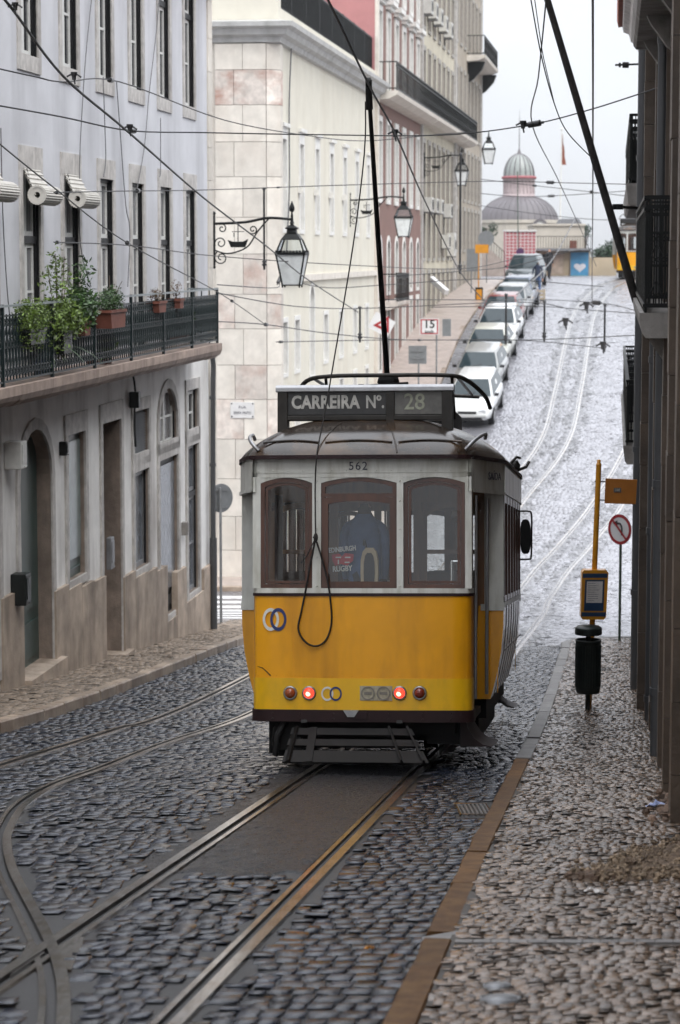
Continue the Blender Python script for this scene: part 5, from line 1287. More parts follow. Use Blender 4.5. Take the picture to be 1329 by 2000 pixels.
# stone pilaster that faces the camera, in big weathered blocks
mb = MB(); z = zb; odd = 0; pink = [0, 1, 0, 0, 0, 0, 0, 0, 0, 1, 0, 1, 0, 1]
i = 0
while z < zc0-.05:
    h = random.choice((.9, 1.0, 1.05, .95)); h = min(h, zc0-z); yl = [.0, .62, 1.35] if odd else [.0, .85, 1.35]
    for a, b in zip(yl[:-1], yl[1:]): mb.m(2 if zc0-2.06 < z < zc0-1.06 else (1 if random.random() < .07 else 0)).box(-.10, .3, a+.25+.006, b+.25-.006, z, z+h-.012)
    mb.prism([(-.10, .24), (.20, -.08), (.62, -.08), (.62, .24)], (0, 0, z), (1, 0, 0), (0, 1, 0), (0, 0, 1), 0, h-.012)
    z += h; odd ^= 1; i += 1
mb.build('pilaster', ['stone_cream', 'stone_pink', 'stone_stained'], Bd)
mb = MB(); mb.box(.0, .36, 1.6, 11, zb, zc0); mb.build('side_wall', 'stone_cream', Bd)
pr = [(0, 0), (-.12, .02), (-.16, .14), (-.3, .2), (-.36, .34), (-.48, .4), (-.5, .52), (0, .6)]
mb = MB(); mb.grid([[(uB, y, z+zc0), (y, y, z+zc0), (y, 11, z+zc0)] for y, z in pr], False); mb.box(.01, uB, .01, .3, zc0, zc0+.59); mb.box(.01, .3, .3, 11, zc0, zc0+.59)
mb.build('cornice', 'cornice_grey', Bd)
mb = MB(); mb.box(.05, uB-.02, -.02, .3, zc0+.6, ztop); mb.box(.02, .5, -.05, 10, zc0+.6, zc0+5.5); mb.box(.3, uB, .3, 10, zc0+.55, zc0+.6); mb.build('parapet', 'plaster_cream', Bd)
mb = MB(); zr = ztop
for k in range(int((uB-.5)/.11)): u = .5+k*.11; mb.bar((u, .12, zr), (u, .12, zr+1.15), .05, .02)
mb.bar((.5, .12, zr+1.15), (uB, .12, zr+1.15), .05, .05); mb.bar((.5, .12, zr+.1), (uB, .12, zr+.1), .04, .04)
for k in range(9): u = lerp(.5, uB-.05, k/8); mb.bar((u, .12, zr), (u, .12, zr+1.2), .07, .06)
mb.box(.5, uB-.05, .13, .15, zr+.05, zr+1.1)
mb.build('terrace_railing', 'iron', Bd)
# projecting ledge and wires' pipe on the street side, plinth
mb = MB(); mb.box(.6, uB, -.1, 0, LB(640, 545)[1], LB(640, 545)[1]+.18); mb.build('string_course', 'stone_cream', Bd)
mb = MB(); mb.box(.62, uB, -.07, 0, zb, G(66)-G(63)+.9); mb.build('plinth', 'stone_pink', Bd)
mb = MB(); u, z = LB(563, 440); mb.tube(smooth_path([(LB(562, 70)[0], -.12, LB(562, 70)[1]), (LB(561, 200)[0], -.06, LB(561, 200)[1]), (LB(561, 380)[0], -.06, LB(561, 380)[1]), (LB(552, 560)[0], -.06, LB(552, 560)[1])], 6), .022, 6); mb.build('cable', 'wire_pale', Bd)
# street name plaque
t = thing('street_sign', 'white street name plaque fixed to the stone corner pilaster', 'street sign', mtx=MBt @ Matrix.Translation((-.10, lerp(.25, 1.6, .55), LB(474, 800)[1])))
def LF(M, px, py, x):
    Mi = M.inverted(); o = Mi @ Vector((0, 0, EYE)); d = Mi.to_3x3() @ Vector(ray(px, py)); s = (x-o.x)/d.x; return o.y+d.y*s, o.z+d.z*s
y, z = LF(MBt, 474, 801, -.1); t.matrix_world = MBt @ Matrix.Translation((-.10, y, z))
mb = MB(); mb.box(-.025, 0, -.32, .32, -.21, .21); mb.m(1)
for a in (-.28, .28):
    for b in (-.17, .17): mb.cyl((-.03, a, b), (-.02, a, b), .02, n=8)
mb.build('plate', ['plaque', 'iron'], t, bevel=.006)
put_text(t, 'RUA', .10, 'number_ink', (-.028, 0, .075), EX, EY, EZ); put_text(t, 'SERPA PINTO', .10, 'number_ink', (-.028, 0, -.075), EX, EY, EZ, sx=.78)
# ---- facades up the hill
def facade(u_px, label, wallm, name, zcut, rows_, nper, wm=.62, trim='white_trim', top=16, lower=None, arch_first=False, paneh=None):
    pass
def row_house(x0, x1, label, wallm, trim, floors, ncol, ww, reveal='white_trim', zbelow=-1.0, height=19, lower=None, gable=None, name='town_house', winkw=None, hoods=None):
    Y0 = 4700*9.75/(1270-x0)/1.0; Y1 = 4700*9.75/(1270-x1)
    M = frame_at(-9.75+.1281*Y0, Y0, .1281, G(Y0)); L = wall_tool(M); t = thing(name, label, 'building', mtx=M); uE = (Y1-Y0)*math.hypot(1, .1281)
    zE = EYE-G(Y0)     # eye level in local z
    ops = []; nf = []
    cu = [uE*(k+.5)/ncol for k in range(ncol)]
    for (a, b, rise) in floors:
        for u in cu: ops.append((u-ww/2, u+ww/2, zE+a, zE+b, rise)); nf.append(rise)
    mb = MB(); wall_open(mb, 0, uE, zbelow, height, ops, .28, ms=0, mr=1); mb.m(0).box(.02, uE-.02, .45, 10, zbelow, height-.05)
    mb.m(2).box(-.02, .05, 0, 10, zbelow, height); mb.build('wall', [wallm, reveal, gable or wallm], t)
    if lower: mb = MB(); wall_open(mb, 0, uE, zbelow, zE+lower[0], [o for o in ops if o[3] < zE+lower[0]], .05, y=-.03); mb.build('lower_wall', lower[1], t)
    for o, r in zip(ops, nf): 
        wn_ = add_window(t, (o[0]+o[1])/2, o[2], o[1]-o[0], o[3]-o[2], .16, cols=2, rows=2, pane='pane_far', dark='white_trim', dark_w=.05, frame=.09, sur=(.16, .2, .14, .06, r, trim))
        if hoods and abs(o[2]-zE-hoods) < .5: w2, h2 = (o[1]-o[0])/2, o[3]-o[2]; mb = MB(); mb.box(-w2-.35, w2+.35, -.46, -.16, h2+.4, h2+.58); mb.box(-w2-.28, w2+.28, -.34, -.16, h2+.25, h2+.4); mb.build('hood', trim, wn_)
    mb = MB(); mb.box(-.1, uE, -.45, 10, height, height+.4); mb.box(0, uE, .3, 10, height+.4, height+1.2); mb.build('roof', 'roof_tile', t)
    return t, M, L, uE, zE, cu
def iron_balcony(t, u0, u1, z, dep, m='iron', sp=.27, name='balcony', slabm='stone_cream', H=1.0):
    mb = MB(); mb.prism([(0, -.32), (-dep*.6, -.28), (-dep, -.14), (-dep-.04, 0), (0, 0)], (u0, 0, z), (0, 1, 0), (0, 0, 1), (1, 0, 0), 0, u1-u0); b = mb.build(name, slabm, t)
    mb = MB(); y = -dep+.03
    n = round((u1-u0)/sp)
    for k in range(n+1): u = lerp(u0+.02, u1-.02, k/n); mb.bar((u, y, z), (u, y, z+H), .022, .022)
    for u in (u0+.02, u1-.02):
        for k in range(1, max(2, round(dep/sp))): mb.bar((u, y*k/max(2, round(dep/sp)), z), (u, y*k/max(2, round(dep/sp)), z+H), .02, .02)
        for zz in (.08, H): mb.bar((u, y, z+zz), (u, 0, z+zz), .04, .04)
    for zz in (.08, H*.86, H): mb.bar((u0, y, z+zz), (u1, y, z+zz), .04, .04)
    for k in range(0, n, 2): c = lerp(u0, u1, (k+.5)/n); mb.ring((c, y-.01, z+H*.93), .04, .06, (1, 0, 0), (0, 0, 1), (0, 1, 0), .02, 8); mb.ring((c, y-.01, z+.4), .06, .085, (1, 0, 0), (0, 0, 1), (0, 1, 0), .02, 8)
    mb.build('railing', m, b); return b
C_, MC, LC, uC, zC, cuC = row_house(735, 823, 'dusty pink house with white window frames behind the cream corner house', 'plaster_pink', 'white_trim', [(-4.2, -1.9, 0), (-1.4, .5, .45), (1.95, 4.7, 0), (5.9, 8.6, 0), (9.6, 12.2, 0)], 6, 1.0, zbelow=-.4, lower=(1.6, 'plaster_pink'), gable='plaster_rose', hoods=5.9)
iron_balcony(C_, .4, uC-.05, zC+5.72, .75); iron_balcony(C_, 2.0, 6.6, zC-1.75, .6, slabm='stone_pink')
mb = MB(); mb.box(0, .4, -.12, 0, -.4, 19); mb.build('quoin', 'stone_cream', C_)
D_, MD, LD, uD, zD, cuD = row_house(823.5, 887.5, 'cream house with air conditioners and a balcony, up the hill', 'plaster_sand', 'trim_dim', [(-3.6, -.9, 0), (-.2, 1.9, 0), (2.2, 4.7, 0), (5.9, 8.6, 0), (9.6, 12.2, 0), (13.2, 15.6, 0)], 7, 1.05, 'stone_reveal', height=24)
iron_balcony(D_, .05, uD-.1, zD+5.72, .75); 
mb = MB(); mb.box(0, .35, -.1, 0, -.4, 24); mb.build('quoin', 'stone_surround', D_)
E_, ME, LE, uE_, zE_, cuE = row_house(888, 939, 'tan house at the end of the row, nearest the square on the hill', 'plaster_tan', 'trim_dim', [(-3.0, -.6, 0), (.2, 2.2, 0), (2.8, 5.2, 0), (6.2, 9.2, 0), (10.6, 13.4, 0), (14.4, 17.0, 0)], 7, 1.1, 'stone_reveal', height=27)
zq = LE(922, 118)[1]; iron_balcony(E_, LE(912, 118)[0], uE_+.4, zq, .95, sp=.2)
iron_balcony(E_, .05, LE(905, 270)[0], zE_+5.72, .75)
mb = MB(); pr = [(0, 0), (-.9, 0), (-.75, -.4), (-.3, -.9), (0, -1.1)]
for u in (LE(914, 130)[0], uE_-.2): mb = MB(); mb.prism([(y, z+zq-.3) for y, z in pr], (u, 0, 0), (0, 1, 0), (0, 0, 1), (1, 0, 0), 0, .4); mb.build('bracket', 'iron', E_)
for a, b in ((0, .4), (uE_-.5, uE_)): mb = MB(); mb.box(a, b, -.12, 0, -.6, 27); mb.build('quoin', 'stone_surround', E_)
a_, b_ = P(842, 544, 107), P(873, 571, 106); t = thing('light_box', 'white slanted light box sticking out from the cream house low on the hill', 'sign', a_)
mb = MB(); mb.bar((0, 0, 0), b_-a_, .22, .24); mb.build('box', 'sign_white', t, bevel=.02); mb = MB(); mb.bar((0, 0, 0), (-.5, .1, .12), .06, .06); mb.build('arm', 'iron', t)
# air conditioners
def ac(M, L, px, py, label, w=.85, h=.62):
    u, z = L(px, py, -.2); t = thing('air_conditioner', label, 'air conditioner', mtx=M @ Matrix.Translation((u, -.06, z)), group='air conditioners on the hillside facades')
    mb = MB(); mb.box(-w/2, w/2, -.36, 0, -h/2, h/2); mb.build('case', 'ac_white', t, bevel=.02)
    mb = MB()
    for k in range(5): mb.ring((.1, -.375, 0), .05*k+.02, .05*k+.034, (1, 0, 0), (0, 0, 1), (0, 1, 0), .012, 16)
    mb.box(-w/2+.05, -w/2+.13, -.37, -.36, -h*.35, h*.35); mb.build('fan_grille', 'car_trim', t)
    mb = MB(); mb.bar((-w*.35, .04, -h/2-.02), (-w*.35, -.36, -h/2-.02), .04, .04); mb.bar((w*.35, .04, -h/2-.02), (w*.35, -.36, -h/2-.02), .04, .04); mb.bar((-w*.35, .0, -h/2-.02), (w*.35, .0, -h/2-.02), .04, .04); mb.build('bracket', 'zinc', t)
for i, (px, py) in enumerate(((836, 400), (846, 402), (856, 404))): ac(MD, LD, px, py, ['lowest-left of three air conditioners side by side on the cream house', 'middle one of three air conditioners side by side on the cream house', 'right one of three air conditioners side by side on the cream house'][i])
ac(MD, LD, 881, 478, 'big air conditioner alone below the trio on the cream house', 1.3, 1.1); ac(MD, LD, 870, 472, 'small air conditioner left of the big one low on the cream house')
for i, (px, py) in enumerate(((835, 12), (845, 22), (855, 34), (865, 48), (875, 60))): ac(MD, LD, px, py, ['first', 'second', 'third', 'fourth', 'fifth'][i]+' from the left of five air conditioners high on the cream house', 1.0, .7)
ac(MD, LD, 874, 412, 'air conditioner right of the trio on the cream house')
# ---------------------------------------------------------------- the dark row on the right
def frame_right(X0, Y0, slope, z):
    n = math.hypot(1, slope); f = Vector((slope/n, 1/n, 0))
    return Matrix(((-f.x, f.y, 0, X0), (-f.y, -f.x, 0, Y0), (0, 0, 1, z), (0, 0, 0, 1)))
def right_house(label, X0, Y0, Y1, slope, top, wallm, pil, pipes, ops_px, name='town_house', upm=None):
    M = frame_right(X0, Y0, slope, G(Y0)-.3); t = thing(name, label, 'building', mtx=M); L = wall_tool(M); uE = (Y0-Y1)*math.hypot(1, slope); zE = EYE-M.translation.z
    U = lambda Y: (Y0-Y)*math.hypot(1, slope)
    ops = [(U(Y)-w/2, U(Y)+w/2, zE+a, zE+b) for Y, w, a, b in ops_px]
    mb = MB(); wall_open(mb, 0, uE, -1, zE+top, ops, .25, ms=0, mr=1); mb.m(0).box(.02, uE-.02, .4, 9, -1, zE+top-.05); mb.box(0, .05, 0, 9, -1, zE+top); mb.build('wall', [wallm, 'stone_reveal'], t)
    for o in ops: add_window(t, (o[0]+o[1])/2, o[2], o[1]-o[0], o[3]-o[2], .15, cols=2, rows=3, pane='pane_dark', sur=(.14, .2, .12, .05, 0, 'stone_wet_brown'))
    for Y, w, out, a, b in pil:
        mb = MB(); z = zE+a
        while z < zE+b-.05:
            h = min(random.choice((.5, .6, .75, .9)), zE+b-z); mb.box(U(Y)-w/2, U(Y)+w/2, -out-random.uniform(0, .008), .02, z, z+h-.006); z += h
        mb.build('pilaster', 'stone_wet_brown', t)
    for Y, r, out, a, b in pipes:
        mb = MB(); mb.cyl((U(Y), -out, zE+a), (U(Y), -out, zE+b), r, n=12)
        z = zE+a+.6
        while z < zE+b: mb.cyl((U(Y), -out, z), (U(Y), -out, z+.07), r*1.18, n=12); mb.bar((U(Y), -out, z+.035), (U(Y), .02, z+.035), .03, .04); z += 1.9
        mb.build('downpipe', 'pipe_grey', t)
    return t, M, L, U, zE, uE
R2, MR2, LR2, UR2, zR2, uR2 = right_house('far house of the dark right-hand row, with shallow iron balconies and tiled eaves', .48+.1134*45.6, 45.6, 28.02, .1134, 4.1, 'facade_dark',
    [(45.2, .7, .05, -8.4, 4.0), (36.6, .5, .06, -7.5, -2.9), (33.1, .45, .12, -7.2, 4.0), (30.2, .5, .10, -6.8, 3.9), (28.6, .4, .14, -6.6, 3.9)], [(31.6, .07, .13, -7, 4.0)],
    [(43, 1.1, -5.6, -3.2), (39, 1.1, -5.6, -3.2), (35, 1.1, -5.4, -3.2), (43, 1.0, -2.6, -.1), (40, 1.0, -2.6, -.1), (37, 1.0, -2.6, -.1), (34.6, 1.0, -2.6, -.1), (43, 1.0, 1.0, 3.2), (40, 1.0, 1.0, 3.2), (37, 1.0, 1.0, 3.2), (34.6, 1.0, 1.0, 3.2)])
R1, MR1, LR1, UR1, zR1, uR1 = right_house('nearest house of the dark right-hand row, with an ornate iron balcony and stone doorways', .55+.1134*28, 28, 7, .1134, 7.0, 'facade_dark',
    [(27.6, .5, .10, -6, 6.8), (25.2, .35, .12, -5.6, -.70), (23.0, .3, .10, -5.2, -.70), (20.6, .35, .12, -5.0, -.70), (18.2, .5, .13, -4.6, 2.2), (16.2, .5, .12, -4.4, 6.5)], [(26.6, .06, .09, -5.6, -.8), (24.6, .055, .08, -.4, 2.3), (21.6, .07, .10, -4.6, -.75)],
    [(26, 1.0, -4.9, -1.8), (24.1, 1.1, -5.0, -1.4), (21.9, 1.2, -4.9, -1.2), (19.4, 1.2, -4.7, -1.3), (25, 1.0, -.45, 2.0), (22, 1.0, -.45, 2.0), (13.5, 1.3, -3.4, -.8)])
def railing_run(t, u0, u1, z, dep, H, name='balcony', thick=.2, slabm='slab_concrete', parts=(), sp=.13, endu=None):
    mb = MB(); mb.prism([(0, -thick), (-dep+.03, -thick), (-dep, -thick+.04), (-dep-.025, -.05), (-dep-.025, 0), (0, 0)], (u0, 0, z), (0, 1, 0), (0, 0, 1), (1, 0, 0), 0, u1-u0); b = mb.build(name, slabm, t)
    mb = MB(); y = -dep+.025; n = round((u1-u0)/sp)
    for k in range(n+1): u = lerp(u0+.02, u1-.02, k/n); mb.bar((u, y, z), (u, y, z+H), .02, .02)
    for k in range(n): c = lerp(u0+.02, u1-.02, (k+.5)/n); mb.ring((c, y-.008, z+H*.6), .03, .045, (1, 0, 0), (0, 0, 1), (0, 1, 0), .016, 8); mb.ring((c, y-.008, z+.15), .03, .045, (1, 0, 0), (0, 0, 1), (0, 1, 0), .016, 8)
    for zz in (.06, H*.9, H): mb.bar((u0, y, z+zz), (u1, y, z+zz), .045, .03)
    for u in (u0+.02, u1-.02)+tuple(parts):
        for zz in (.06, H*.92, H): mb.bar((u, y, z+zz), (u, 0, z+zz), .05, .035)
        for k in range(6): yy = lerp(y, -.02, (k+.5)/6); mb.bar((u, yy, z+.06), (u, yy, z+H), .014, .014)
    mb.build('railing', 'iron', b); return b
b1 = railing_run(R2, UR2(45.3), UR2(33), zR2-2.63, .30, .89, parts=[UR2(v) for v in (43, 41, 39, 37, 35)], thick=.26)
b2 = railing_run(R2, UR2(45.3), UR2(33), zR2+.95, .30, .92, parts=[UR2(v) for v in (43, 41, 39, 37, 35)], thick=.3)
b3 = railing_run(R1, UR1(27.8), UR1(20), zR1-.49, .31, .95, thick=.21, parts=[UR1(24)])
b4 = railing_run(R1, UR1(27.8), UR1(19), zR1+2.55, .36, .95, thick=.24)
mb = MB(); uu = UR1(20)-.01
for k in range(12): yy = lerp(-.25, .28, k/11); mb.bar((uu, yy, zR1-.43), (uu, yy, zR1+.46), .011, .011)
for zz in (-.35, -.05, .12, .37):
    for k in range(11): yy = lerp(-.228, .255, k/10); mb.ring((uu, yy, zR1+zz), .014, .024, (0, 1, 0), (0, 0, 1), (1, 0, 0), .012, 10)
for zz in (-.43, -.10, .17, .42, .46): mb.bar((uu, -.26, zR1+zz), (uu, .28, zR1+zz), .02, .02)
for k in range(4): yy = lerp(-.2, .2, k/3); mb.tube([(uu, yy-.05, zR1-.02), (uu, yy, zR1+.08), (uu, yy+.05, zR1-.02)], .009, 4); mb.tube([(uu, yy-.06, zR1-.36), (uu, yy, zR1-.22), (uu, yy+.06, zR1-.36)], .009, 4)
mb.build('scroll_panel', 'iron', b3)
for v in (26.8, 24, 21):
    for b_, zz in ((b3, -.70), (b4, 2.31)): mb = MB(); mb.prism([(0, 0), (-.26, 0), (-.22, -.08), (-.06, -.3), (0, -.34)], (UR1(v), 0, zR1+zz), (0, 1, 0), (0, 0, 1), (1, 0, 0), 0, .2); mb.build('corbel', 'slab_concrete', b_)
mb = MB(); pr = [(0, 0), (-.08, .02), (-.12, .15), (-.22, .2), (-.26, .34), (-.36, .38), (-.38, .48), (0, .5)]
mb.prism([(y, z+zR2+3.75) for y, z in pr], (-.3, 0, 0), (0, 1, 0), (0, 0, 1), (1, 0, 0), 0, uR2+.25); mb.build('cornice', 'stone_surround', R2)
mb = MB(); mb.prism([(-.44, zR2+4.25), (-.40, zR2+4.36), (9, zR2+6.4), (9, zR2+6.2)], (-.35, 0, 0), (0, 1, 0), (0, 0, 1), (1, 0, 0), 0, uR2+.3)
for k in range(60): u = -.3+k*.3; mb.cyl((u, -.47, zR2+4.29), (u, 2, zR2+4.86), .075, n=7)
mb.build('roof', 'roof_tile', R2)
mb = MB(); mb.box(-.2, uR1, -.3, 9, zR1+7, zR1+7.4); mb.box(0, uR1, .3, 9, zR1+7.4, zR1+8.4); mb.build('roof', 'roof_tile', R1)
# the street goes on behind the camera between houses
def plain_house(M, sgn, L, label, wallm, top):
    t = thing('town_house', label, 'building', mtx=M); ops = [(1.2+k*2.6-.5, 1.2+k*2.6+.5, z, z+2.4) for k in range(int((L-1.5)/2.6)+1) for z in (1.5, 5.0, 8.6) if z+2.4 < top]
    mb = MB(); wall_open(mb, 0, L, -4, top, ops, .2, ms=0, mr=1); mb.m(0).box(.02, L-.02, .35, 9, -4, top-.05); mb.build('wall', [wallm, 'stone_reveal'], t)
    for o in ops: add_window(t, (o[0]+o[1])/2, o[2], 1.0, 2.4, .12, cols=2, rows=3, pane='pane_dark', sur=(.15, .25, .15, .03, 0, 'stone_surround'))
    mb = MB(); mb.box(-.05, L, -.35, 9, top, top+.35); mb.box(0, L, .3, 9, top+.35, top+1.3); mb.build('roof', 'roof_tile', t)
plain_house(frame_at(-8.4+.1281*-34, -34, .1281, G(-20)), 1, 56, 'plain house further up the street on the left, behind the photographer', 'plaster_white', 6.6)
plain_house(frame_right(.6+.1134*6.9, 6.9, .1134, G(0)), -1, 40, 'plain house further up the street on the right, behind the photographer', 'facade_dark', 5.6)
# old pole leaning across from the balconies, and wall brackets
t = thing('leaning_pole', 'old weathered pole leaning over the street, strapped to the dark right-hand balconies', 'pole', P(1243, 588, 27.0)); o = t.location
pb, pt = P(1243, 588, 27.0)-o, P(1058, -40, 25.5)-o
mb = MB(); mb.tube([pb, pb.lerp(pt, .35), pb.lerp(pt, .7), pt], [.048, .044, .039, .034], 8); mb.build('pole', 'wood_old', t)
q1 = P(1207, 404, 26.6)-o; q2 = P(1246, 582, 27.0)-o
mb = MB(); mb.bar(q1, q1+Vector((.42, .35, -.02)), .03, .03); mb.lathe([(.06, -.03), (.06, .03)], q1, 12); mb.bar(q2+Vector((-.05, 0, 0)), q2+Vector((.3, .15, 0)), .03, .04); mb.lathe([(.065, -.04), (.065, .04)], q2, 12); mb.build('strap', 'iron', t)
t = thing('wall_insulator', 'short iron arm with an insulator sticking out of the dark right-hand wall', 'wall bracket', P(1252, 127, 40))
mb = MB(); mb.bar((-.42, 0, 0), (.12, 0, .02), .03, .03); mb.build('arm', 'iron', t); mb = MB(); mb.cyl((-.3, 0, 0), (-.2, 0, 0), .05, n=10); mb.cyl((-.36, 0, 0), (-.33, 0, 0), .04, n=10); mb.build('insulator', 'insulator', t)
# ---------------------------------------------------------------- street lanterns on iron arms
def lantern_body(t, z):
    fr = MB(); gl = MB(); gc = MB()
    def ringq(w, zz): return [Vector((sx*w, sy*w, z+zz)) for sx, sy in ((-1, -1), (1, -1), (1, 1), (-1, 1))]
    A, Bq, Cq, D = ringq(.165, -1.0), ringq(.275, -.40), ringq(.265, -.37), ringq(.175, -.13)
    for i in range(4):
        j = (i+1) % 4
        for p, q in ((A[i], Bq[i]), (Cq[i], D[i]), (A[i], A[j])): fr.bar(p, q, .024, .024)
        fr.bar(Bq[i]*1.0, Bq[j], .04, .05)
        for k in range(9): p = Bq[i].lerp(Bq[j], (k+.5)/9); fr.bar(p+Vector((0, 0, .0)), p+Vector((0, 0, .06)), .016, .03)
        gl.add([A[i], A[j], Bq[j], Bq[i]], [(0, 1, 2, 3)]); gc.add([Cq[i], Cq[j], D[j], D[i]], [(0, 1, 2, 3)])
        fr.cyl(A[i], A[i]-Vector((0, 0, .05)), .02, .012, 6)
    gl.add([a*1 for a in A], [(0, 1, 2, 3)])
    fr.lathe([(.27, -.14), (.26, -.12), (.17, -.03), (.13, -.01), (.12, .06), (.165, .075), (.165, .09), (.08, .13), (.035, .16), (.03, .34)], (0, 0, z), 4, a0=math.pi/4, smooth=False)
    fr.lathe([(.05, .17), (.03, .22), (.02, .36)], (0, 0, z), 10)
    f = fr.build('lantern_frame', 'iron', t); gl.build('frosted_glass', 'lamp_frost', f); gc.build('clear_glass', 'lamp_glass_clear', f)
def bracket_lantern(label, M, arm, sail=True):
    """M: mount on the wall, local x points out over the street"""
    t = thing('street_lantern', label, 'street lamp', mtx=M, group='iron bracket lanterns along the left side')
    mb = MB(); a = arm
    mb.bar((.0, 0, -.85), (.0, 0, .12), .05, .05); mb.sphere((0, 0, .15), .04, 6); mb.sphere((0, 0, -.88), .035, 6)
    mb.tube(smooth_path([(0, 0, -.05), (a*.4, 0, -.02), (a*.7, 0, .06), (a, 0, .03)], 5), .026, 8)
    mb.tube(smooth_path([(0, 0, -.55), (a*.18, 0, -.62), (a*.42, 0, -.5), (a*.56, 0, -.2), (a*.7, 0, .04)], 5), .016, 6)
    def spiral(cx, cz, r, a0, turns, s=1): return [(cx+r*(1-.75*i/16)*math.cos(a0+s*turns*6.283*i/16), 0, cz+r*(1-.75*i/16)*math.sin(a0+s*turns*6.283*i/16)) for i in range(17)]
    for q in (spiral(.14, -.70, .14, 2.2, 1.4), spiral(.13, -.42, .12, 3.6, 1.3, -1), spiral(a*.5, -.16, .09, 4, 1.3), spiral(.16, -.14, .09, 2, 1.2, -1)): mb.tube(q, .013, 5)
    mb.build('bracket_arm', 'iron', t)
    mb = MB(); c = Vector((a*.31, 0, -.42))   # little iron ship in the scrollwork
    mb.prism([(-.2, .06), (-.14, -.08), (.14, -.08), (.2, .08), (.1, .03), (-.1, .03)], c, (1, 0, 0), (0, 0, 1), (0, 1, 0), -.015, .015); mb.bar(c+Vector((0, 0, .02)), c+Vector((0, 0, .34)), .016, .016); mb.bar(c+Vector((-.12, 0, .22)), c+Vector((.12, 0, .22)), .014, .014); mb.bar(c+Vector((-.08, 0, .12)), c+Vector((-.08, 0, .2)), .06, .01)
    mb.build('ship_ornament', 'iron', t)
    mb = MB(); mb.bar((a, 0, .18), (a, 0, -.2), .03, .03); mb.lathe([(.012, .16), (.05, .2), (.055, .25), (.03, .32), (.006, .38)], (a, 0, 0), 10); mb.build('finial', 'iron', t)
    e = bpy.data.objects.new('lantern', None); COL.objects.link(e); e.parent = t; e.location = (a, 0, -.22)
    fr = MB(); lantern_parts(e); return t
_LM = {}
def lantern_parts(e):
    """lantern head as one part with its glass"""
    h = bpy.data.objects.new('tmp', None)
    lantern_body_into(e)
def lantern_body_into(e):
    if not _LM:
        k0 = set(bpy.data.objects); tt = bpy.data.objects.new('proto', None); COL.objects.link(tt); lantern_body(tt, 0)
        for o in list(bpy.data.objects):
            if o in k0 or o is tt: continue
            _LM[o.name.split('.')[0]] = o.data
        for o in list(bpy.data.objects):
            if o not in k0: bpy.data.objects.remove(o)
    for n in ('lantern_frame', 'frosted_glass', 'clear_glass'): obj(n, _LM[n], e)
def mount(M, L, px, py, y=0):
    u, z = L(px, py, y); return M @ Matrix(((0, 1, 0, u), (-1, 0, 0, y), (0, 0, 1, z), (0, 0, 0, 1)))
bracket_lantern('nearest iron bracket lantern, on the corner of the pale lilac house', mount(MA, LA, 418, 432), 1.52)
bracket_lantern('bracket lantern between the cream corner house and the pink house', mount(MBt, LB, 684, 388), 1.75)
bracket_lantern('bracket lantern farthest up the street, on the cream house with air conditioners', mount(MD, LD, 829, 306), 1.62)
p = P(955, 262, 105); t = thing('hanging_lantern', 'iron lantern hanging from a span wire against the sky', 'street lamp', p)
lantern_body(t, -.25); mb = MB(); mb.bar((0, 0, .0), (0, 0, -.2), .03, .03); mb.build('hook', 'iron', t)
# ---------------------------------------------------------------- stop post, bin and signs
def upright(px, py, Yh=None, h=KH):
    u, Y = uvh(px, py, h); return RP(u, Y, h)
b0 = upright(1148, 1386)
t = thing('litter_bin', 'dark green cylindrical litter bin with a lid, on its own post', 'litter bin', b0, R(-8)); s = b0.y*1.0
k = 4700/b0.y; zt = lambda py: zat(py, b0.y)-b0.z
mb = MB(); mb.cyl((0, .0, -.02), (0, 0, zt(1240)), .030, n=10); mb.build('post', 'bin_green', t)
mb = MB(); r = 24.5/k; z0, z1 = zt(1353), zt(1249)
mb.lathe([(.02, z0), (r*.9, z0), (r*.97, z0+.02), (r, z0+.06), (r*1.01, z1-.03), (r*1.05, z1-.02), (r*1.05, z1), (r*.97, z1), (r*.95, z0+.1), (.02, z0+.1)], (0, -.0, 0), 28)
for a in range(28): tt = 6.283*a/28; mb.bar((r*1.0*math.cos(tt), r*1.0*math.sin(tt), z0+.08), (r*1.01*math.cos(tt), r*1.01*math.sin(tt), z1-.06), .012, .012)
mb.build('basket', 'bin_green', t)
mb = MB(); r2 = 27/k; z2 = zt(1238); mb.lathe([(.05, z2-.02), (r2*.98, z2-.005), (r2, z2+.02), (r2*.97, z2+.075), (r2*.8, z2+.095), (.02, z2+.10)], (0, 0, 0), 28); mb.bar((0, .06, z1-.1), (0, .06, z2+.02), .10, .05); mb.build('lid', 'bin_green', t, bevel=.004)
p0 = b0+Vector((.065, .35, 0)); p0.z = G(p0.y)+KH
t = thing('tram_stop_post', 'yellow tram stop post with orange flag and timetable case behind the litter bin', 'stop post', p0)
top = P(1170, 907, p0.y)-p0; mid = P(1157, 1222, p0.y)-p0; d = (top-mid).normalized(); base = mid-d*(mid.z/d.z)
mb = MB(); mb.cyl(base-d*.05, top, .034, .032, 12); mb.lathe([(.036, 0), (.02, .02), (.025, .05), (.005, .06)], top, 10); mb.build('pole', 'stop_yellow', t)
f0, f1 = P(1182, 935, p0.y)-p0, P(1244, 983, p0.y)-p0; kk = 4700/p0.y
mb = MB(); q = [P(1183, 934, p0.y)-p0, P(1245, 937, p0.y)-p0, P(1242, 985, p0.y)-p0, P(1181, 983, p0.y)-p0]
mb.add([v+Vector((0, e, 0)) for e in (-.012, .012) for v in q], [(0,1,2,3), (7,6,5,4), (0,4,5,1), (1,5,6,2), (2,6,7,3), (3,7,4,0)]); fl = mb.build('flag', 'stop_orange', t, bevel=.004)
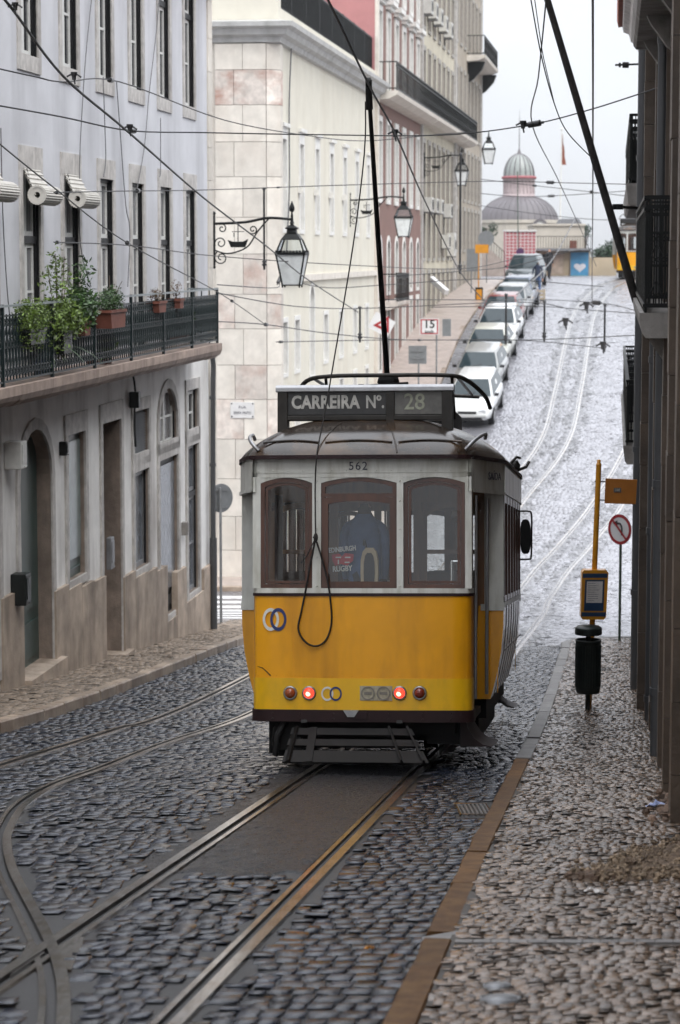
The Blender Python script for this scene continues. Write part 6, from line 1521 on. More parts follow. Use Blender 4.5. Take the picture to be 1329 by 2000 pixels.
mb = MB(); c = P(1206, 957, p0.y)-p0; mb.box(c.x-.045, c.x+.045, c.y-.018, c.y-.0125, c.z-.028, c.z+.028); pl_ = mb.build('number_plate', 'sign_pale', fl)
put_text(fl, '28E', .045, 'sign_letters', (c.x, c.y-.0195, c.z), (1, 0, 0), (0, 0, 1), (0, -1, 0))
mb = MB()
for py in (940, 976): a = P(1162, py, p0.y)-p0; bq = P(1184, py+1, p0.y)-p0; mb.bar(a, bq, .014, .014)
mb.build('flag_bracket', 'metal_dark', t)
c = P(1159.5, 1159, p0.y)-p0; sl = d.x/d.z; w, h = 26/kk, 45/kk
def slant(poly, y0, y1, mbx): mbx.prism([(a+b*sl, b) for a, b in poly], (c.x, c.y, c.z), (1, 0, 0), (0, 0, 1), (0, 1, 0), y0, y1)
mb = MB(); slant([(-w*.96, -h), (-w*.8, -h-.03), (w*.8, -h-.03), (w*.96, -h), (w, h*.95), (w*.85, h+.02), (-w*.85, h+.02), (-w, h*.95)], -.10, .05, mb); case = mb.build('timetable_case', 'stop_yellow', t, bevel=.012)
mb = MB(); slant([(-w*.93, h*.74), (w*.93, h*.74), (w*.93, h*.93), (-w*.93, h*.93)], -.104, -.099, mb); slant([(-w*.93, -h*.96), (w*.93, -h*.96), (w*.93, -h*.78), (-w*.93, -h*.78)], -.104, -.099, mb); slant([(-w*.74, -h*.72), (w*.74, -h*.72), (w*.74, h*.66), (-w*.74, h*.66)], -.103, -.099, mb); mb.build('blue_panel', 'stop_blue', case)
mb = MB(); slant([(-w*.60, -h*.36), (w*.60, -h*.36), (w*.60, h*.58), (-w*.60, h*.58)], -.107, -.102, mb); ppr = mb.build('timetable', 'paper', case)
mb = MB()
for i in range(9): zz = lerp(h*.48, -h*.28, i/8); slant([(-w*.5, zz), (-w*.5+w*random.uniform(.4, .95), zz), (-w*.5+w*random.uniform(.4, .9), zz+.006), (-w*.5, zz+.006)], -.1085, -.1075, mb)
mb.build('timetable_print', 'print_grey', ppr)
# round no-left-turn sign at the end of the pavement
p0 = upright(1208, 1251); zt = lambda py: zat(py, p0.y)-p0.z; kk = 4700/p0.y
t = thing('no_left_turn_sign', 'round red-rimmed no left turn sign on a thin green pole', 'traffic sign', p0, R(-48))
mb = MB(); mb.cyl((0, .03, -.05), (0, .03, zt(1012)), .024, n=10); mb.build('pole', 'pole_green', t)
zc = zt(1034); r = 30/kk; mb = MB(); mb.cyl((0, 0, zc), (0, .012, zc), r, n=36); disc = mb.build('disc', 'sign_white', t)
mb = MB(); mb.ring((0, -.004, zc), r*.80, r*1.0, (1, 0, 0), (0, 0, 1), (0, 1, 0), .003, 36); mb.build('rim', 'sign_red', disc)
mb = MB(); pts = [(.14, -.34), (.14, .12), (.02, .34), (-.18, .34)]; w = .065
pp = [(r*a*1.3, zc+r*b*1.1) for a, b in pts]
mb.tube([(a, -.004, b) for a, b in smooth_path([Vector((a, b, 0)) for a, b in pp], 4) for a, b in [(a, b)]] if False else [(v.x, -.004, v.y) for v in smooth_path([Vector((a, b, 0)) for a, b in pp], 5)], .018, 4)
e = pp[-1]; mb.prism([(e[0]-r*.36, e[1]), (e[0]+.01, e[1]+r*.2), (e[0]+.01, e[1]-r*.2)], (0, 0, 0), (1, 0, 0), (0, 0, 1), (0, 1, 0), -.010, -.002); mb.build('arrow', 'sign_black', disc)
mb = MB(); mb.bar((-r*.62, -.016, zc+r*.62), (r*.62, -.016, zc-r*.62), .035, .006, (0, 1, 0)); mb.build('bar', 'sign_red', disc)
# back of a round sign at the left corner
p0 = RP(*uvh(435, 1216, .12), .12); zt = lambda py: zat(py, p0.y)-p0.z; kk = 4700/p0.y
t = thing('round_sign', 'round traffic sign seen from its grey back, at the left corner', 'traffic sign', p0, R(38)); mb = MB(); mb.cyl((0, .05, -.05), (0, .05, zt(952)), .028, n=10)
mb.m(0); mb.build('pole', 'pole_grey', t); mb = MB(); mb.cyl((.05, .10, zt(974)), (.05, .115, zt(974)), 28.5/kk, n=36); dk = mb.build('disc', 'sign_back', t); mb = MB()
for py in (958, 992): mb.box(-.15, .2, .075, .10, zt(py)-.018, zt(py)+.018)
mb.build('clamp', 'pole_grey', dk)
# signs up the left pavement
def post_sign(px, py_base, label, name, mk, Y, lean=0, h=None, polem='pole_grey', py_top=None):
    p = P(px, py_base, Y); p.z = G(Y)+.1; t = thing(name, label, 'traffic sign', p, 0)
    mb = MB(); mb.cyl((0, .04, -.1), (lean, .04, zat(py_top, Y)-p.z), .03, n=8); mb.build('pole', polem, t); mk(t, p); return t
def mk15(t, p):
    c = P(839, 638, p.y)-p; w = 18.5*p.y/4700; mb = MB(); mb.box(c.x-w, c.x+w, 0, .02, c.z-w*.85, c.z+w*.85); pl = mb.build('plate', 'sign_white', t)
    loop = [(-w*.92, -w*.78), (w*.92, -w*.78), (w*.92, w*.78), (-w*.92, w*.78)]; inn = [(a*.86, b*.84) for a, b in loop]; mb = MB(); frame_ring(mb, loop, inn, -.006, 0, lambda a, b, x: (c.x+a, x, c.z+b)); mb.build('border', 'sign_red', pl)
    put_text(pl, '15', .40, 'sign_black', (c.x, -.004, c.z+.08), (1, 0, 0), (0, 0, 1), (0, -1, 0), bold=.008); put_text(pl, 'km/h', .15, 'sign_black', (c.x, -.004, c.z-.18), (1, 0, 0), (0, 0, 1), (0, -1, 0), bold=.004)
    mb = MB(); c2 = P(873, 640, p.y)-p; mb.box(c2.x-.15, c2.x+.15, .05, .06, c2.z-.3, c2.z+.3); mb.build('side_plate', 'sign_back', t)
post_sign(853, 720, 'white square speed sign reading 15 on the left pavement up the hill', 'speed_sign', mk15, 84, py_top=622)
def mktri(t, p):
    c = P(746, 634, p.y)-p; w = .34; e = Matrix.Rotation(R(28), 3, 'Y')
    mb = MB(); mb.prism([(v.x, v.z) for v in (e @ Vector((a, 0, b)) for a, b in ((-w, -w*.8), (w, -w*.8), (w, w*.8), (-w, w*.8)))], (c.x, 0, c.z), (1, 0, 0), (0, 0, 1), (0, 1, 0), 0, .02); pl = mb.build('plate', 'sign_white', t)
    A = [(-.27, -.02), (.22, .26), (.22, -.26)]; mb = MB(); frame_ring(mb, A, [(a*.55+.03, b*.5) for a, b in A], -.006, 0, lambda a, b, x: (c.x+a, x, c.z+b)); mb.build('triangle', 'sign_red', pl)
post_sign(757, 715, 'tilted white board with a red triangle, half hidden by the trolley pole', 'warning_sign', mktri, 74, py_top=620)
def mkback(t, p):
    c = P(816, 693, p.y)-p; mb = MB(); mb.box(c.x-.30, c.x+.30, 0, .02, c.z-.30, c.z+.30); pl = mb.build('plate', 'sign_back', t); mb = MB(); mb.bar((c.x, -.02, c.z-.25), (c.x, -.02, c.z+.25), .04, .03); mb.bar((c.x-.2, -.02, c.z-.12), (c.x+.2, -.02, c.z-.12), .03, .03); mb.bar((c.x-.2, -.02, c.z+.12), (c.x+.2, -.02, c.z+.12), .03, .03); mb.build('stiffener', 'pole_grey', pl)
post_sign(818, 745, 'grey back of a square sign low on the left pavement up the hill', 'square_sign', mkback, 80, py_top=676)
def mkinfo(t, p):
    c = P(923, 508, p.y)-p; mb = MB(); mb.box(c.x-.28, c.x+.28, 0, .03, c.z-.55, c.z+.55); mb.build('plate', 'sign_back', t)
post_sign(921, 575, 'tall narrow grey information sign at the top of the left pavement', 'information_sign', mkinfo, 118, py_top=486)
def mkstop(t, p):
    c = P(942, 486, p.y)-p; mb = MB(); mb.box(c.x-.32, c.x+.30, 0, .03, c.z-.2, c.z+.2); mb.build('flag', 'stop_yellow', t); c = P(936, 577, p.y)-p; mb = MB(); mb.box(c.x-.18, c.x+.18, -.1, .05, c.z-.38, c.z+.38); mb.build('timetable_case', 'metal_dark', t); mb = MB(); mb.box(c.x-.13, c.x+.13, -.105, -.1, c.z-.25, c.z+.28); mb.build('timetable', 'stop_yellow', t)
post_sign(935, 592, 'far yellow stop post with a small flag, up the hill on the left', 'tram_stop_post', mkstop, 113, py_top=478, polem='stop_yellow')
def mkround(t, p):
    c = P(950, 466, p.y)-p; mb = MB(); mb.cyl((c.x, 0, c.z), (c.x, .03, c.z), .42, n=24); mb.build('disc', 'sign_back', t)
post_sign(951, 545, 'far round sign back near the trees at the top of the street', 'round_sign', mkround, 128, py_top=456)
def mkpurple(t, p):
    c = P(1016, 492, p.y)-p; mb = MB(); mb.cyl((c.x, -.12, c.z), (c.x, -.15, c.z), .24, n=24); mb.build('disc', 'purple', t)
post_sign(1013, 530, 'tall tapered green pole with a small purple round sign, at the top of the hill', 'green_pole', mkpurple, 147, py_top=335, polem='pole_green', lean=-.1)
# ---------------------------------------------------------------- cars
def build_car(label, paint, L=4.0, Wd=1.66, H=1.42, hood=.95, belt=.86, kind='hatch', lit=False):
    t = thing('parked_car', label, 'car', group='cars parked along the left kerb up the hill'); w = Wd/2; xf, xr = L/2, -L/2
    st = [(xr, .40, .74, .80), (xr+.06, .30, belt-.06, .93), (xr+.5, .24, belt, .99), (-.6, .22, belt, 1.0), (.5, .22, belt-.01, 1.0), (xf-hood, .22, belt-.03, .99), (xf-.45, .24, belt-.11, .97), (xf-.12, .27, belt-.22, .90), (xf-.02, .30, .56, .80), (xf, .36, .48, .74)]
    mb = MB(); rows = []
    for x, zb, zs, f in st:
        ww = w*f; half = [(ww*.80, zb), (ww*.95, zb+.05), (ww, (zb+zs)/2), (ww*.985, zs-.10), (ww*.93, zs-.02), (ww*.72, zs+.025), (0, zs+.045)]
        rows.append([(x, y, z) for y, z in half]+[(x, -y, z) for y, z in reversed(half[:-1])])
    mb.grid(rows, True); mb.add(rows[0], [tuple(range(len(rows[0])))]); mb.add(rows[-1], [tuple(range(len(rows[-1])))])
    xb = xf-hood; back = xr+(.10 if kind != 'sedan' else .75); sl = .78
    base = [(xb, w*.90), (back, w*.90)]; top = [(xb-sl, w*.66), (back+(.34 if kind != 'sedan' else .5), w*.66)]
    bz, tz = belt-.0, H; ns = 8; rows = []
    for k in range(ns+1):
        s = k/ns; x0 = lerp(xb, xb-sl, s**1.05); x1 = lerp(back, top[1][0], s); yy = lerp(w*.90, w*.66, s**1.3); zz = lerp(bz, tz-.03, s)
        rows.append([(x0, -yy*.9, zz), (x0+.05*(1-s), 0, zz), (x0, yy*.9, zz), (x0-.06, yy, zz), ((x0+x1)/2, yy*1.02, zz), (x1+.06, yy, zz), (x1, yy*.9, zz), (x1-.04, 0, zz), (x1, -yy*.9, zz), (x1+.06, -yy, zz), ((x0+x1)/2, -yy*1.02, zz), (x0-.06, -yy, zz)])
    mb.grid(rows, True, True); r = rows[-1]; cx = sum(p[0] for p in r)/12
    mid = [(lerp(cx, p[0], .6), p[1]*.6, tz) for p in r]; mb.grid([r, mid], True, True); mb.add(mid, [tuple(range(12))])
    body = mb.build('body', paint, t)
    gl = lambda s, y: (lerp(xb, xb-sl, s)+.012, y, lerp(bz, tz-.03, s)+.008)
    mb = MB(); mb.grid([[(lerp(xb, xb-sl, s)+.015+.05*(1-s)*(1-(v/.93)**2), v*lerp(w*.90, w*.66, s**1.3)*1.0, lerp(bz, tz-.03, s)+.006) for v in (-.93, -.5, 0, .5, .93)] for s in (.06, .3, .6, .92)]); mb.build('windscreen', 'car_glass', t)
    for sd in (1, -1):
        mb = MB(); mb.add([(lerp(xb, xb-sl, s)-.10, sd*(lerp(w*.90, w*.66, s**1.3)*1.02+.008), lerp(bz, tz-.03, s)) for s in (.1, .85)]+[(lerp(back, top[1][0], s)+.14, sd*(lerp(w*.90, w*.66, s**1.3)*1.02+.008), lerp(bz, tz-.03, s)) for s in (.85, .1)], [(0, 1, 2, 3)])
        mb.build('side_window', 'car_glass', t)
    for sd in (1, -1):
        for xw in (xf-.75, xr+.70):
            mb = MB(); mb.cyl((xw, sd*(w-.19), .29), (xw, sd*(w+.005), .29), .29, n=20); wl = mb.build('wheel', 'rubber', t); mb = MB(); mb.cyl((xw, sd*(w-.02), .29), (xw, sd*(w+.012), .29), .18, n=16); mb.build('hub', 'hub', wl)
        mb = MB(); zl = belt-.30; mb.prism([(0, -.07), (.26, -.06), (.30, .06), (.22, .09), (.04, .06)], (xf-.10, sd*(w*.42), zl), (0, sd, 0), (0, 0, 1), (1, 0, 0), -.06, .085); mb.build('headlight', 'car_lamp_lit' if lit else 'car_lamp', t, bevel=.01)
        mb = MB(); mb.prism([(0, 0), (.16, .01), (.17, .09), (.04, .11)], (xb-.2, sd*w*.93, belt+.02), (0, sd, 0), (0, 0, 1), (1, 0, 0), -.05, .05); mb.build('mirror', 'car_trim' if paint != 'car_red' else paint, t, bevel=.01)
    mb = MB(); zl = belt-.32; mb.box(xf-.05, xf+.005, -w*.38, w*.38, zl-.05, zl+.05); mb.box(xf-.06, xf+.01, -w*.6, w*.6, .28, .38); mb.build('grille', 'car_trim', t)
    mb = MB()
    for sd in (1, -1): mb.tube([(x, sd*(w*1.0+.004), belt*.62) for x in np.linspace(xr+.5, xf-.5, 6)], .016, 4); mb.bar((.15, sd*w*1.002, .32), (.05, sd*w*.985, belt-.05), .014, .014)
    mb.build('trim_strip', 'car_trim', t)
    mb = MB(); mb.box(xf-.06, xf+.03, -w*.80, w*.80, .39, .50); mb.build('bumper', paint if kind != 'suv' else 'car_trim', t, bevel=.03)
    mb = MB(); mb.box(xf+.025, xf+.04, -.25, .25, .40, .495); mb.build('number_plate', 'plate', t)
    mb = MB(); mb.tube([(xb+.02, -.5, belt+.03), (xb-.12, .15, belt+.16)], .008, 4); mb.tube([(xb+.02, .1, belt+.03), (xb-.10, .55, belt+.13)], .008, 4); mb.build('wiper', 'car_trim', t)
    return t
def park(t, px, py, du=0.0):
    """front right corner of the car (as the camera sees it) at a pixel of the road"""
    p = on_ground(px, py); u, Y = p.x-KS*p.y, p.y; return u, Y
cars = [('white hatchback nearest the tram roof, lowest of the parked row', 'car_white', 956, 838, dict(L=3.9)),
        ('pale hatchback second lowest in the parked row, just behind the tram sign', 'car_silver', 962, 802, dict(L=3.9, H=1.40)),
        ('cream white saloon with a dark windscreen, third lowest in the parked row', 'car_cream', 977, 755, dict(L=4.2, H=1.40, kind='sedan')),
        ('clean white hatchback in the middle of the parked row', 'car_white', 995, 708, dict(L=3.8, H=1.45)),
        ('red hatchback half hidden in the parked row, between white cars', 'car_red', 1002, 660, dict(L=3.8, Wd=1.62)),
        ('silvery white car with its left lamp lit, above the red hatchback', 'car_silver', 1018, 640, dict(L=4.0, lit=True)),
        ('dark blue hatchback just below the big dark car', 'car_blue', 1028, 622, dict(L=4.0)),
        ('big dark teal people carrier highest in the parked row', 'car_teal', 1049, 563, dict(L=4.5, Wd=1.80, H=1.68, belt=1.0, hood=1.05, kind='suv'))]
lastY = 0
for label, paint, px, py, kw in cars:
    p = on_ground(px, py); c = build_car(label, paint, **kw); L_ = kw.get('L', 4); w = kw.get('Wd', 1.66)
    Yf = max(p.y, lastY+.6); u = p.x-KS*p.y-w/2+.08; lastY = Yf+L_
    a, b = RP(u, Yf), RP(u+.07*L_, Yf+L_); f = (a-b).normalized(); y = Vector((-f.y, f.x, 0)).normalized(); z = f.cross(y); o = (a+b)/2
    c.matrix_world = Matrix(((f.x, y.x, z.x, o.x), (f.y, y.y, z.y, o.y), (f.z, y.z, z.z, o.z), (0, 0, 0, 1)))
# ---------------------------------------------------------------- the square at the top of the hill
place_tram_copy(.42, 137.5, 'second yellow tram waiting at the top of the hill, half hidden by the right-hand balconies')
def G_at(Y): return G(Y)
Yd = 230; kd = 4700/Yd; c = P(1013, 500, Yd); c.z = G(Yd); ze = EYE-c.z
t = thing('domed_hall', 'pale hall under a ribbed lead dome with a glass cupola, far behind the hill', 'building', c); hz = lambda py: zat(py, Yd)-c.z
mb = MB(); mb.lathe([(3.7, 0), (3.7, hz(438)), (3.85, hz(436)), (3.85, hz(430))], (0, 0, 0), 16, smooth=False); mb.build('wall', 'pale_stone', t)
mb = MB(); pr = [(3.75, hz(430)), (3.6, hz(418)), (3.2, hz(405)), (2.6, hz(394)), (1.95, hz(387)), (1.5, hz(384))]; mb.lathe(pr, (0, 0, 0), 40)
for k in range(36): a = 6.283*k/36; mb.tube([(r*math.cos(a)*1.002, r*math.sin(a)*1.002, z+.01) for r, z in pr], .03, 4)
mb.build('dome', 'dome_lead', t)
mb = MB(); mb.lathe([(1.55, hz(386)), (1.55, hz(380)), (1.42, hz(379)), (1.42, hz(352)), (1.62, hz(350)), (1.62, hz(346))], (0, 0, 0), 24)
for k in range(24): a = 6.283*k/24; mb.bar((1.45*math.cos(a), 1.45*math.sin(a), hz(379)), (1.45*math.cos(a), 1.45*math.sin(a), hz(351)), .1, .1)
mb.m(1).lathe([(1.5, hz(350)), (1.66, hz(349)), (1.66, hz(345)), (1.45, hz(344))], (0, 0, 0), 24); mb.build('drum', ['drum_rose', 'dome_red'], t)
mb = MB(); pr = [(1.42*math.cos(q), hz(344)+(hz(300)-hz(344))*math.sin(q)) for q in np.linspace(0, 1.5, 9)]; mb.lathe(pr, (0, 0, 0), 24); cp = mb.build('cupola', 'dome_glass', t)
mb = MB()
for k in range(16): a = 6.283*k/16; mb.tube([(r*1.02*math.cos(a), r*1.02*math.sin(a), z) for r, z in pr], .045, 4)
mb.lathe([(.2, hz(301)), (.15, hz(297)), (.05, hz(290)), (.035, hz(250)), (.01, hz(214))], (0, 0, 0), 8); mb.build('cupola_rib', 'dome_lead', cp)
mb = MB(); x0 = (1048-1013)/kd; y_ = -3.9
P_ = arch_pts(x0-.55, x0+.55, hz(449), hz(433)); 
mb.add([(x0-.55, y_, hz(462))]+[(a, y_, b) for a, b in P_]+[(x0+.55, y_, hz(462))], [tuple(range(len(P_)+2))]); mb.build('arched_window', 'white_trim', t)
mb = MB(); Q = arch_pts(x0-.8, x0+.8, hz(449), hz(428)); 
for p, q, r, s in zip(P_[:-1], P_[1:], Q[1:], Q[:-1]): mb.add([(v[0], y_+e, v[1]) for e in (-.1, .6) for v in (p, q, r, s)], [(0,1,2,3), (7,6,5,4), (3,2,6,7), (0,4,5,1)])
mb.build('window_hood', 'dome_lead', t)
# pale terrace house with slate turret
def gbox(name, label, cat, x0, x1, Y, dep, ytop, ybase, m): pass
Yt = 178; c = P(1093, 500, Yt); c.z = G(Yt); hz = lambda py: zat(py, Yt)-c.z; kt = 4700/Yt
t = thing('terrace_building', 'pale low building with a railed terrace and small slate roof left of the bushes', 'building', c)
mb = MB(); mb.box((1043-1093)/kt, (1141-1093)/kt, 0, 6, -.3, hz(441)); mb.box((1040-1093)/kt, (1143-1093)/kt, -.15, 6, hz(441), hz(437)); mb.build('wall', 'pale_stone', t)
mb = MB(); x0, x1 = (1092-1093)/kt, (1140-1093)/kt; mb.add([(x0, .4, hz(440)), (x1, .4, hz(440)), (x1, 4, hz(440)), (x0, 4, hz(440)), (x0+.3, .8, hz(427)), (x1-.3, .8, hz(427)), (x1-.3, 3.6, hz(427)), (x0+.3, 3.6, hz(427))], [(4,5,6,7), (0,1,5,4), (1,2,6,5), (2,3,7,6), (3,0,4,7)]); mb.build('roof', 'slate_dark', t)
mb = MB()
for k in range(22): u = lerp((1043-1093)/kt, (1150-1093)/kt, k/21); mb.bar((u, -1.4, hz(486)), (u, -1.4, hz(462)), .03, .03)
mb.bar(((1043-1093)/kt, -1.4, hz(462)), ((1150-1093)/kt, -1.4, hz(462)), .05, .05); mb.build('terrace_railing', 'metal_dark', t)
mb = MB(); mb.box((1112-1093)/kt, (1124-1093)/kt, -.9, -.4, hz(486), hz(470)); mb.build('planter', 'terracotta', t)
Ys = 152; c = P(1098, 545, Ys); c.z = G(Ys); hz = lambda py: zat(py, Ys)-c.z; ks = 4700/Ys; X = lambda px: (px-1098)/ks
t = thing('shelter_wall', 'low beige building with a flat grey canopy and a blue poster beside it', 'building', c)
mb = MB(); mb.box(X(1040), X(1152), 0, 3, -.3, hz(490)); mb.box(X(1152), X(1205), .5, .9, -.3, hz(503)); mb.build('wall', 'beige_wall', t)
mb = MB(); mb.box(X(1036), X(1152), -.8, 3.1, hz(490), hz(485)); mb.build('canopy', 'zinc', t)
mb = MB(); mb.box(X(1076), X(1077.5), -.02, 0, 0, hz(490)); mb.box(X(1100), X(1101.5), -.02, 0, 0, hz(490)); mb.box(X(1078), X(1099), -.015, 0, .1, hz(494)); mb.build('door', 'stone_brown', t)
mb = MB(); mb.box(X(1040), X(1072), -.015, 0, .3, hz(497)); mb.build('window', 'pane_far', t)
t2 = thing('poster', 'bright blue poster with a white heart shape and green grass, on the beige wall', 'poster', c+Vector((0, -.06, 0)))
mb = MB(); mb.box(X(1113), X(1150), -.05, .05, hz(544), hz(491)); mb.build('frame', 'zinc', t2); mb = MB(); mb.box(X(1114.5), X(1148.5), -.06, -.05, hz(542), hz(493)); sh = mb.build('sheet', 'poster_blue', t2)
mb = MB(); hp = [(16*math.sin(a)**3/17, (13*math.cos(a)-5*math.cos(2*a)-2*math.cos(3*a)-math.cos(4*a))/17) for a in np.linspace(0, 6.283, 30, endpoint=False)]
mb.prism([(a*.40, b*.33) for a, b in hp], (X(1132), -.062, hz(522)), (1, 0, 0), (0, 0, 1), (0, 1, 0), -.01, 0); mb.build('heart_print', 'poster_white', sh)
mb = MB(); mb.box(X(1114.5), X(1148.5), -.064, -.06, hz(542), hz(538)); mb.build('grass_print', 'poster_green', sh)
Yk = 150; c = P(1016, 545, Yk); c.z = G(Yk); hz = lambda py: zat(py, Yk)-c.z; kk = 4700/Yk
t = thing('kiosk', 'kiosk clad in a red and white square grid behind the parked cars', 'kiosk', c); X = lambda px: (px-1016)/kk
mb = MB(); mb.box(X(988), X(1046), 0, 2, -.2, hz(452)); mb.build('wall', 'checker_red', t)
mb = MB()
for k in range(9): u = lerp(X(988), X(1046), k/8); mb.box(u-.018, u+.018, -.02, 0, 0, hz(452))
for k in range(14): z = lerp(.2, hz(453), k/13); mb.box(X(988), X(1046), -.025, -.003, z-.018, z+.018)
mb.build('white_grid', 'white_trim', t); mb = MB(); mb.box(X(986), X(1048), -.1, 2.1, hz(452), hz(449)); mb.build('roof', 'white_trim', t)
Yw = 150; c = P(960, 545, Yw); c.z = G(Yw); t = thing('retaining_wall', 'beige stepped retaining wall beyond the end of the left row', 'wall', c); X = lambda px: (px-960)/kk; hz = lambda py: zat(py, Yw)-c.z
mb = MB(); mb.box(X(900), X(955), 0, 1, -.2, hz(485)); mb.prism([(X(955), -.2), (X(985), -.2), (X(985), hz(512)), (X(955), hz(485))], (0, 0, 0), (1, 0, 0), (0, 0, 1), (0, 1, 0), 0, 1); mb.build('wall', 'pave_far', t)
mb = MB()
for k in range(9): px = 945+k*5; mb.bar((X(px), .1, hz(485+max(0, px-955)*.9)), (X(px), .1, hz(465+max(0, px-955)*.9)), .03, .03)
mb.bar((X(945), .1, hz(465)), (X(955), .1, hz(465)), .04, .04); mb.bar((X(955), .1, hz(465)), (X(985), .1, hz(492)), .04, .04); mb.build('railing', 'metal_dark', t)
def tree(px, pyb, Y, r, h, label, n=900, name='tree', m='leaf_dark', s=.22):
    c = P(px, pyb, Y); c.z = G(Y); t = thing(name, label, 'tree', c); mb = MB()
    for k in range(7):
        q = Vector((random.gauss(0, r.x*.4), random.gauss(0, r.y*.4), h+random.gauss(0, r.z*.4))); leaves(mb, q, r*random.uniform(.45, .7), n//7, s)
    mb.build('crown', m, t); mb = MB(); mb.tube([(0, 0, -.2), (.05, 0, h*.5), (-.05, 0, h*.9)], [.14, .11, .06], 7)
    for k in range(5): a = 6.28*k/5; mb.tube([(0, 0, h*.55), (r.x*.5*math.cos(a), r.y*.5*math.sin(a), h+r.z*.2)], [.06, .02], 5)
    mb.build('trunk', 'bark', t)
tree(947, 530, 165, Vector((.62, .6, .75)), zat(450, 165)-G(165), 'dark clipped round tree beyond the end of the left row', 1400, s=.16)
tree(1178, 535, 158, Vector((.85, .8, .8)), zat(497, 158)-G(158), 'green bush left of the far tram', 1500, s=.2, name='bush')
tree(1196, 535, 160, Vector((.6, .6, .9)), zat(502, 160)-G(160), 'darker taller bush right against the far tram', 1000, s=.2, name='bush')
tree(1143, 510, 190, Vector((.5, .5, .5)), zat(455, 190)-G(190), 'small shrub on the terrace beside the slate roof', 300, s=.18, name='bush')
Yf = 210; c = P(1093, 500, Yf); c.z = G(Yf); hz = lambda py: zat(py, Yf)-c.z
t = thing('flagpole', 'white flagpole with a limp dark red flag beside the dome', 'flagpole', c)
mb = MB(); mb.cyl((0, 0, 0), (.1, 0, hz(254)), .11, .05, 8); mb.sphere((.1, 0, hz(253)), .12, 6); mb.build('pole', 'white_trim', t)
mb = MB(); rows = [[(.1+dx*lerp(.15, 1, i/7)*.28+.03*math.sin(i*2+dx*5), .05*math.sin(dx*6+i), lerp(hz(262), hz(322), i/7)) for dx in (0, .5, 1, 1.4)] for i in range(8)]; mb.grid(rows); mb.build('flag', 'flag', t)
p = on_ground(1050, 588); t = thing('wooden_crate', 'pale slatted crate standing in the road beside the dark car', 'crate', p)
mb = MB(); w = .33
for zz in (.1, .28, .46): mb.box(-w, w, -.02, .02, zz-.06, zz+.06); mb.box(-w, w, .38, .42, zz-.06, zz+.06)
for a in (-w, w): mb.box(a-.02, a+.02, .02, .38, .04, .5); mb.box(a-.03, a+.03, -.035, -.02, 0, .56)
mb.box(-w, w, 0, .4, .5, .52); mb.build('crate', 'beige_wall', t)
# people on the hill
def person_at(px, py, H, rot, label, mats, **k):
    p = on_ground(px, py); return standing(label, Matrix.Translation(p) @ Matrix.Rotation(rot, 4, 'Z'), H, mats, **k)
person_at(1073, 545, 1.76, R(30), 'pedestrian in a long dark coat standing by the beige building', ['cloth_dark', 'cloth_dark', 'skin', 'hair', 'rubber'], stride=.12)
person_at(1050, 578, 1.70, R(160), 'person in navy jacket and jeans beside the big dark car', ['cloth_navy', 'cloth_blue', 'skin', 'hair', 'rubber'], stride=.05, lean=-.03)
# ---------------------------------------------------------------- wires over the street
def wire(label, pts, r=.008, m='wire', cat='overhead wire', name='overhead_wire', s=0, kn=(), group='overhead wires'):
    """pts: (px,py,Y); kn: (index along 0..1, size) dark clamps and insulators strung on the wire"""
    V = [P(*p) for p in pts]
    if len(V) == 2: V = sag(V[0], V[1], s)
    else: V = smooth_path(V, 6)
    t = thing(name, label, cat, V[0], 0, group); o = V[0]; mb = MB(); mb.tube([v-o for v in V], r, 6); mb.build('cable', m, t)
    if kn:
        N = len(V)-1
        for a, size in kn:
            mb = MB(); i = min(int(a*N), N-1); p = V[i].lerp(V[i+1], a*N-i)-o; d = (V[i+1]-V[i]).normalized()
            mb.cyl(p-d*size*.7, p+d*size*.7, size*.34, n=8); mb.cyl(p-d*size*1.1, p-d*size*.7, size*.16, n=6); mb.cyl(p+d*size*.7, p+d*size*1.1, size*.16, n=6)
            mb.build('insulator', 'insulator', t)
    return t
wire('thick trolley wire slanting down across the pale lilac facade', [(-60, -80, 15.5), (20, 12, 16.6), (125, 150, 19.5), (250, 257, 23.5), (400, 388, 31), (520, 480, 38), (600, 545, 45), (700, 610, 58)], .011)
wire('trolley wire the tram pole runs on, slanting down over the pink house', [(600, -70, 16), (642, 2, 17.2), (722, 168, 20.6), (775, 266, 24), (830, 392, 32), (900, 532, 44), (950, 592, 54)], .010)
wire('span wire with an insulator that crosses the whole street below the window row', [(-20, 203, 24), (120, 228, 26), (254, 255, 28), (400, 259, 30), (620, 263, 31), (860, 264, 31), (1028, 245, 31), (1150, 215, 30), (1290, 170, 28)], .009, kn=((.255, .09), (.765, .12)))
wire('span wire from the pale facade sagging behind the trolley pole', [(-20, 130, 24), (70, 150, 25), (124, 160, 26), (235, 160, 30), (440, 235, 36), (610, 266, 40), (720, 275, 44), (860, 262, 46), (920, 258, 46)], .008, kn=((.36, .10),))
wire('span wire fixed left of the second row of windows, crossing at the lantern', [(106, 376, 31), (250, 373, 36), (400, 371, 42), (690, 361, 46), (960, 354, 50), (1100, 357, 50), (1235, 360, 44)], .009, kn=((.01, .07), (.19, .1), (.80, .11), (.42, .05)))
wire('span wire fixed below it on the pale facade, passing behind the lantern', [(106, 473, 32), (260, 480, 38), (420, 500, 44), (670, 517, 48), (900, 525, 56), (1010, 505, 60), (1110, 490, 60)], .009, kn=((.01, .07),))
wire('thin wire slanting from the left edge down past the plants', [(-20, 265, 22), (100, 362, 26), (250, 475, 32), (430, 573, 42), (520, 635, 48)], .008, kn=((.5, .09), (.8, .08)))
